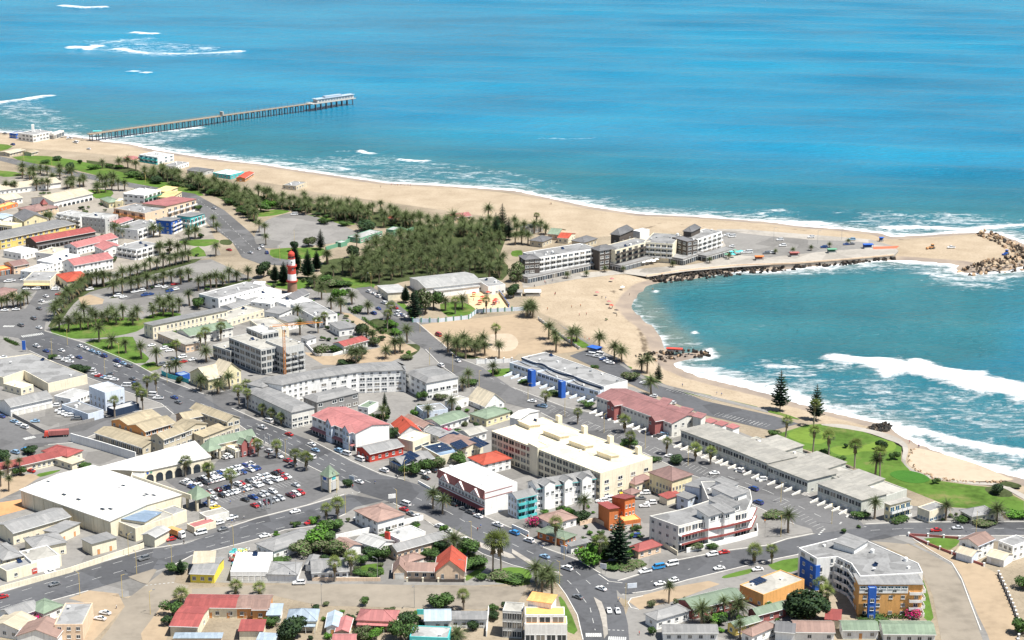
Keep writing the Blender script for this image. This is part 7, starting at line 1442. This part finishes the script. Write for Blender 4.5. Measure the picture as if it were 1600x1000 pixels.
cars('j','375,255,wv 400,265,wp 415,278,ws 440,280,wv 220,320,ls 315,223,wv 480,300,gv',R(5),'parked in the walled car park')
cars('j','90,322,ls 122,340,ws 155,357,wv 10,290,bs 95,515,lv 160,500,cv 210,607,rs',R(-35),'parked near the red-roofed school')
cars('k','900,500,gv 342,660,gs 15,740,rs 1395,315,gs',BD,'driving on the street below the depots')
cars('k','1255,340,wm 1370,265,wv 1430,245,wp 1325,160,ws 1345,180,ys 1300,150,bs 1070,380,rh 315,585,ws',BD,'parked beside the car wash')
cars('k','658,840,ws 627,875,ws',R(-20),'parked on the sandy corner')
cars('l','40,80,wp 78,40,wm 207,122,rs 348,185,ws 372,222,ls 345,265,wm 645,420,ws 1510,690,wp',AD,'driving on main street above the crossing')
cars('l','515,225,lv 565,245,wm 650,280,wm 800,350,wv',AD,'parked on the far side of main street')
cars('l','245,605,ws 55,757,ws',BD,'driving on the cross street below the mall car park')
cars('l','335,675,rs',BD,'parked by the garden wall of the guest house')
cars('l','640,655,wv 935,560,wm 925,592,rs 965,620,gs 1010,635,ws 1150,700,wv 1200,727,ws 1310,780,ws 1370,815,rh',AD,'parked beside the inn on main street')
cars('l','1235,560,ks 1300,588,gs 1340,610,gv 1390,635,ws 1130,525,wv 1180,520,ws',AD,'parked in front of the half-timbered hotel')
cars('l','1035,365,wv 1065,355,ws 1105,350,kv 1060,395,ks',AD,'parked behind the low white wall')
cars('n','15,540,cv 107,588,wv 205,688,ls 345,762,wv 558,888,ws 412,940,gs',AD,'driving on the lower part of main street')
cars('o','607,625,ws 660,627,ws',R(95),'waiting at the lower crossing')
cars('n','832,780,wp 915,755,cm 1000,735,wm 1250,675,wv 1325,660,rs',BD*.6,'parked along the lower street')
cars('n','1295,760,ws 925,857,ws 1010,835,wh',BD*.6,'driving on the lower street')
cars('n','1535,767,ws',R(15),'parked on the verge of the lower street')
cars('n','560,255,wv 590,260,wm 700,250,yv 830,290,wv 850,288,ks 805,322,gs 830,370,ws 870,352,wv 770,560,bv 1265,165,ws 545,250,ws',R(10),'parked behind the orange townhouse')
cars('p','1050,242,rs 1185,228,ss',R(3),'driving on the street at the right')
cars('g','125,515,ws 190,547,lv 495,225,wm 545,222,wm 575,255,bs 595,265,ws 615,275,ws 570,245,ws 535,235,wp 830,402,wp 910,712,gv 945,725,lm 985,860,ws 885,483,wh 1000,525,wh',AD+R(20),'parked near the seafront flats')
cars('h','-40,805,wv 220,660,wh',AD+R(40),'parked on the coast street')
cars('n','1420,150,wv 1510,265,bv 1540,350,bv',AD,'parked beside the coast street flats')
cars('d','75,305,wv 92,340,wv 270,287,wv 350,350,bv 525,302,lv 490,332,bs 522,330,gs 25,385,wv 5,382,gs',R(8),'parked on the hotel car park')
cars('d','1145,352,wp',R(5),'parked on the sandy tip of the mole')
cars('c','1345,275,wv 1375,283,wm 1480,382,wm 1450,382,ws 1590,388,gv 1375,345,wh',R(8),'parked at the right end of the seafront hotel')
cars('a','1337,707,ss 1565,985,ss 1432,967,rs 440,268,wv 475,295,wm 555,335,ws 30,240,gv 80,308,bv 210,905,ws',R(-40),'on the coast road at the far left')
cars('b','240,345,wm',R(5),'parked on the round car park'); cars('b','68,585,bv 40,545,ws 20,560,ws',R(-70),'on the road beside the round car park')
cars('b','705,830,wv 735,842,ws 765,860,wv 765,935,bs 735,965,bv 870,930,rs 885,960,wv 905,975,bs 880,975,ws 925,980,ws 800,900,wv',R(-50),'parked on the lane beside the white hall')
cars('f','1262,462,ws 1155,492,wv',R(-60),'on the upper coast street'); cars('f','1140,300,rm',R(-60),'parked on the sandy plot')
cars('m','270,533,wv',R(5),'driving on the sandy road')
# mall car park, row by row
RG = random.Random(21)
def row(p0, p1, n, fill, where):
    a, b = P(*p0), P(*p1)
    for i in range(n):
        if RG.random() > fill: continue
        v = a.lerp(b, i/(n-1)); car(v, AD+RG.choice((0,math.pi))+RG.uniform(-.04,.04), RG.choice('wwwwwwwsssgkbbra'), RG.choice(('sedan','hatchback','hatchback','SUV','SUV','pickup','sedan')), where, 'cars in the mall car park')
row((246,748),(328,727),14,.8,'parked in the mall car park row along the arcade')
row((288,757),(392,727),19,.86,'parked in the upper row of the mall car park'); row((299,763),(402,733),19,.86,'parked in the second row of the mall car park')
row((322,773),(436,740),20,.86,'parked in the third row of the mall car park'); row((334,780),(448,747),20,.82,'parked in the fourth row of the mall car park')
row((352,792),(462,760),19,.5,'parked in the lower row of the mall car park'); row((398,792),(470,772),10,.6,'parked in the lowest row of the mall car park')
row((350,717),(398,705),8,.8,'parked in front of the green-roofed shops'); row((405,700),(490,742),12,.7,'parked along the street edge of the mall car park')
# lorries and machines
def lorry(reg, x, y, rz, cabk, boxk, L, label):
    v = P(*pts(reg,'%f,%f' % (x,y))[0]); t = root('lorry', (v.x,v.y,.10), rz, label, 'lorry')
    m_ = MB(); m_.box(-L/2,-L/2+1.9,-1.15,1.15,.6,2.0); m_.add([(-L/2,-1.15,2.0),(-L/2+1.9,-1.15,2.0),(-L/2+1.9,1.15,2.0),(-L/2,1.15,2.0),(-L/2+.35,-1.05,2.9),(-L/2+1.9,-1.05,2.9),(-L/2+1.9,1.05,2.9),(-L/2+.35,1.05,2.9)],[(4,5,6,7),(0,1,5,4),(1,2,6,5),(2,3,7,6),(3,0,4,7)]); m_.build('cab', wall(cabk), t)
    MB().box(-L/2-.02,-L/2+.25,-.95,.95,1.9,2.6).build('windscreen', GLASS, t); MB().box(-L/2+2.1,L/2,-1.22,1.22,1.05,3.2).build('load_box', wall(boxk), t); MB().box(-L/2+.3,L/2-.1,-.5,.5,.6,1.04).build('chassis', DARK, t)
    for x_ in (-L/2+1,L/2-2.4,L/2-1.2):
        for s in (-1,1): link('wheel', WHEEL, t, T(x_,s*1.05,.48,0,(1.45,1.3,1.45)))
lorry('k',1105,355,BD+math.pi+R(-75),'W','D',8,'lorry with brick-red load box and white cab at the mall service yard'); lorry('j',355,410,R(12),'R','A',11,'red lorry at the junction near the walled car park')
def digger(reg, x, y, ck, label, rz):
    v = P(*pts(reg,'%f,%f' % (x,y))[0]); t = root('loader', (v.x,v.y,ground_z(v)), rz, label, 'loader'); m = wall(ck)
    MB().box(-1.6,1.2,-.8,.8,.8,1.7).build('body', m, t); MB().box(-.5,1.0,-.7,.7,1.7,3.0).build('cab', GLASS, t); MB().box(-.6,1.1,-.8,.8,3.0,3.12).build('cab_roof', m, t)
    m_ = MB(); m_.tube((-1.2,.6,1.5),(-3.2,.6,1.2),.12,n=4); m_.tube((-1.2,-.6,1.5),(-3.2,-.6,1.2),.12,n=4); m_.build('arm', m, t); MB().box(-3.9,-3.1,-1.1,1.1,.3,1.2).build('bucket', m, t)
    for x_,q in ((-1.1,.95),(.9,1.7)):
        for s in (-1,1): link('wheel', WHEEL, t, T(x_,s*.95,.33*1.6*q/1.2,0,(1.4*q,1.6,1.4*q)))
digger('d',1025,355,'D','red-brown tractor on the sandy tip of the mole',.3); digger('d',1490,390,'B','blue loader beside the breakwater boulders',.8)
# ------------------------------------------------------------------ people
def person_mesh(lying, cols):
    me = bpy.data.meshes.new('person'); J = dict(pel=(0,0,.95),che=(0,0,1.32),nek=(0,0,1.5),hed=(0,0,1.68),lk=(.10,-.03,.5),lf=(.12,0,.06),lt=(.12,-.16,.03),rk=(-.10,-.10,.52),rf=(-.12,.02,.06),rt=(-.12,-.14,.03),ls=(.19,0,1.42),le=(.27,.03,1.14),lh=(.28,-.08,.9),rs=(-.19,0,1.42),re=(-.27,.02,1.14),rh=(-.28,-.1,.92))
    if lying: J.update(lk=(.12,-.42,.75),lf=(.12,-.45,.28),lt=(.12,-.6,.24),rk=(-.12,-.42,.78),rf=(-.12,-.5,.28),rt=(-.12,-.62,.24))
    nm = list(J); E = [('pel','che'),('che','nek'),('nek','hed'),('pel','lk'),('lk','lf'),('lf','lt'),('pel','rk'),('rk','rf'),('rf','rt'),('che','ls'),('ls','le'),('le','lh'),('che','rs'),('rs','re'),('re','rh')]
    me.from_pydata([J[k] for k in nm], [(nm.index(a),nm.index(b)) for a,b in E], []); o = link('tmp', me); o.modifiers.new('s','SKIN'); o.modifiers.new('u','SUBSURF').levels = 1
    rad = dict(pel=.15,che=.17,nek=.07,hed=.11,lk=.075,rk=.075,lf=.05,rf=.05,lt=.045,rt=.045,ls=.075,rs=.075,le=.05,re=.05,lh=.04,rh=.04)
    for i,k in enumerate(nm): me.skin_vertices[0].data[i].radius = (rad[k],rad[k]); me.skin_vertices[0].data[i].use_root = k == 'pel'
    dg = bpy.context.evaluated_depsgraph_get(); r = bpy.data.meshes.new_from_object(o.evaluated_get(dg)); bpy.data.objects.remove(o)
    r.materials.clear()
    for c in cols: r.materials.append(c)
    for f in r.polygons: z = f.center.z; x = abs(f.center.x); f.material_index = 3 if z > 1.72 else 0 if z > 1.5 or (x > .24 and z < 1.2) else 1 if z > .95 else 2 if z > .4 or lying else 0; f.use_smooth = True
    r.name = 'person'; return r
SKIN = plain('skin',(.30,.17,.11),.6); HAIR = plain('hair',(.02,.015,.012),.6)
CL = [('red shirt','dark trousers',(.5,.03,.03),(.03,.03,.04)),('white shirt','blue trousers',(.75,.75,.72),(.05,.09,.2)),('blue shirt','pale shorts',(.04,.14,.4),(.5,.45,.35)),('black shirt','black trousers',(.02,.02,.02),(.03,.03,.03)),('orange shirt','dark shorts',(.7,.22,.03),(.05,.05,.06))]
PM = {}
def people(reg, lst, where):
    for i, (x, y) in enumerate(pts(reg, lst)):
        v = P(x, y); v.z = ground_z(v); q = RND.randrange(len(CL)); a, b, c1, c2 = CL[q]
        if q not in PM: PM[q] = person_mesh(False, [SKIN, plain('shirt%d' % q, c1, .8), plain('trousers%d' % q, c2, .8), HAIR])
        o = link('person', PM[q]); o.location = v; o.rotation_euler = (0,0,RND.uniform(0,6.28)); pend(o, 'person in %s and %s %s' % (a,b,where), 'person', 'people '+where)
people('c','272,640 268,646 372,725 428,718 465,770 420,775 222,738 562,660 586,662 608,718 628,712 655,768 735,628 880,590 238,78 245,78','standing on the beach')
people('c','205,570 252,562 212,576 370,535 140,595','walking on the hotel promenade'); people('b','845,150 870,148 885,152 905,150 930,152 950,150 965,151 780,172','at the outer beach water edge')
people('b','1400,890 1450,905 1480,920 1500,880 1360,880 1520,900','in the playground'); people('h','980,640 940,570 945,575 885,545','on the lower beach'); people('g','455,120 470,128 482,130 1280,465 1310,472 1065,415','on the beach path')
people('k','728,805 1150,400 1468,265 1450,270 1525,245 1400,235 1420,230','near the street below the mall'); people('n','190,630 98,565 1580,470','on the pavement of main street'); people('l','745,425 885,390 1405,700 1385,720 605,450 45,400 78,255 1275,530','near the crossing'); people('j','1530,760 1525,770 1440,830 1300,740','in the mall car park'); people('o','670,560 795,770','at the lower crossing')
# boats drawn up by the jetty and small things
for i,(x,y) in enumerate(((475,290),(425,268),(520,270))):
    v = P(*pts('a','%d,%d' % (x,y))[0]); t = root('boat', (v.x,v.y,0), .4+i); m_ = MB(); S_ = [(-3,.15),(-1.5,.9),(1,1.1),(3,.9)]
    vs = [(x_,s*w*(.5 if lo else 1),.25 if lo else 1.0) for lo in (1,0) for s in (-1,1) for x_,w in S_]
    m_.add(vs, [(8+i_,i_,i_+1,9+i_) for i_ in range(3)]+[(12+i_,13+i_,5+i_,4+i_) for i_ in range(3)]+[(i_,4+i_,5+i_,i_+1) for i_ in range(3)]+[(8,12,4,0),(3,7,15,11)]); m_.build('hull', WHITE, t); m_.v and MB().box(-1,1,-.7,.7,.9,1.6).build('cabin', wall('L'), t); pend(t,'white boat drawn up on the sand by the jetty','boat','boats by the jetty')
# garden centre goods, playground pieces
for i in range(26):
    x, y = RG.uniform(1440,1560), RG.uniform(440,545); v = P(*pts('k','%f,%f' % (x,y))[0]); ck = RG.choice('RTEBZqGI'); o = MB().lathe([(.5,0),(.8,.5),(.7,1.1),(.55,1.1),(.5,.9)],9).build('plant_pot', wall(ck)); o.location = (v.x,v.y,.05); o.scale = (1.2,1.2,1.2); pend(o, '%s pot in the garden centre yard' % dict(R='red',T='turquoise',E='green',B='blue',Z='yellow',q='pink',G='grey',I='cream')[ck], 'pot', 'garden centre pots', True)
for i,(x,y,ck) in enumerate(((1362,855,'Z'),(1415,880,'Z'),(1490,905,'R'),(1500,895,'B'),(1450,850,'E'),(1400,905,'O'))):
    v = P(*pts('b','%d,%d' % (x,y))[0]); t = root('climbing_frame', v, i*.7); mt = wall(ck)
    for sx in (-1,1):
        for sy in (-1,1): MB().tube((sx*.9,sy*.9,0),(sx*.9,sy*.9,2.4),.09,n=5).build('post', mt, t)
    MB().box(-1,1,-1,1,1.2,1.3).build('platform', mt, t); MB().add([(-1.2,-1.2,2.4),(1.2,-1.2,2.4),(1.2,1.2,2.4),(-1.2,1.2,2.4),(0,0,3.2)],[(0,1,4),(1,2,4),(2,3,4),(3,0,4),(3,2,1,0)]).build('roof', wall('R'), t); MB().add([(1,-.3,1.2),(1,.3,1.2),(3.2,.3,.2),(3.2,-.3,.2)],[(0,1,2,3)]).build('slide', mt, t); pend(t,'%s climbing frame in the playground' % COLN[ck],'climbing frame','playground frames')

# ------------------------------------------------------------------ labels that single out look-alikes by their order in the photo
bpy.context.view_layer.update()
ORD = ['leftmost','second','third','fourth','fifth','sixth','seventh','eighth','ninth','tenth','eleventh','twelfth','thirteenth','fourteenth','fifteenth','sixteenth','seventeenth','eighteenth','nineteenth','twentieth']
by = {}
for o, base, many in PENDING: by.setdefault(base, []).append((o, many))
for base, l in by.items():
    if len(l) == 1: l[0][0]['label'] = base; continue
    l.sort(key=lambda e: unP(e[0].matrix_world.translation)[0])
    for i, (o, many) in enumerate(l):
        if len(l) <= 20: o['label'] = base+', '+(ORD[i] if i == 0 else 'rightmost' if i == len(l)-1 else ORD[i]+' from left')
        else: o['label'] = base
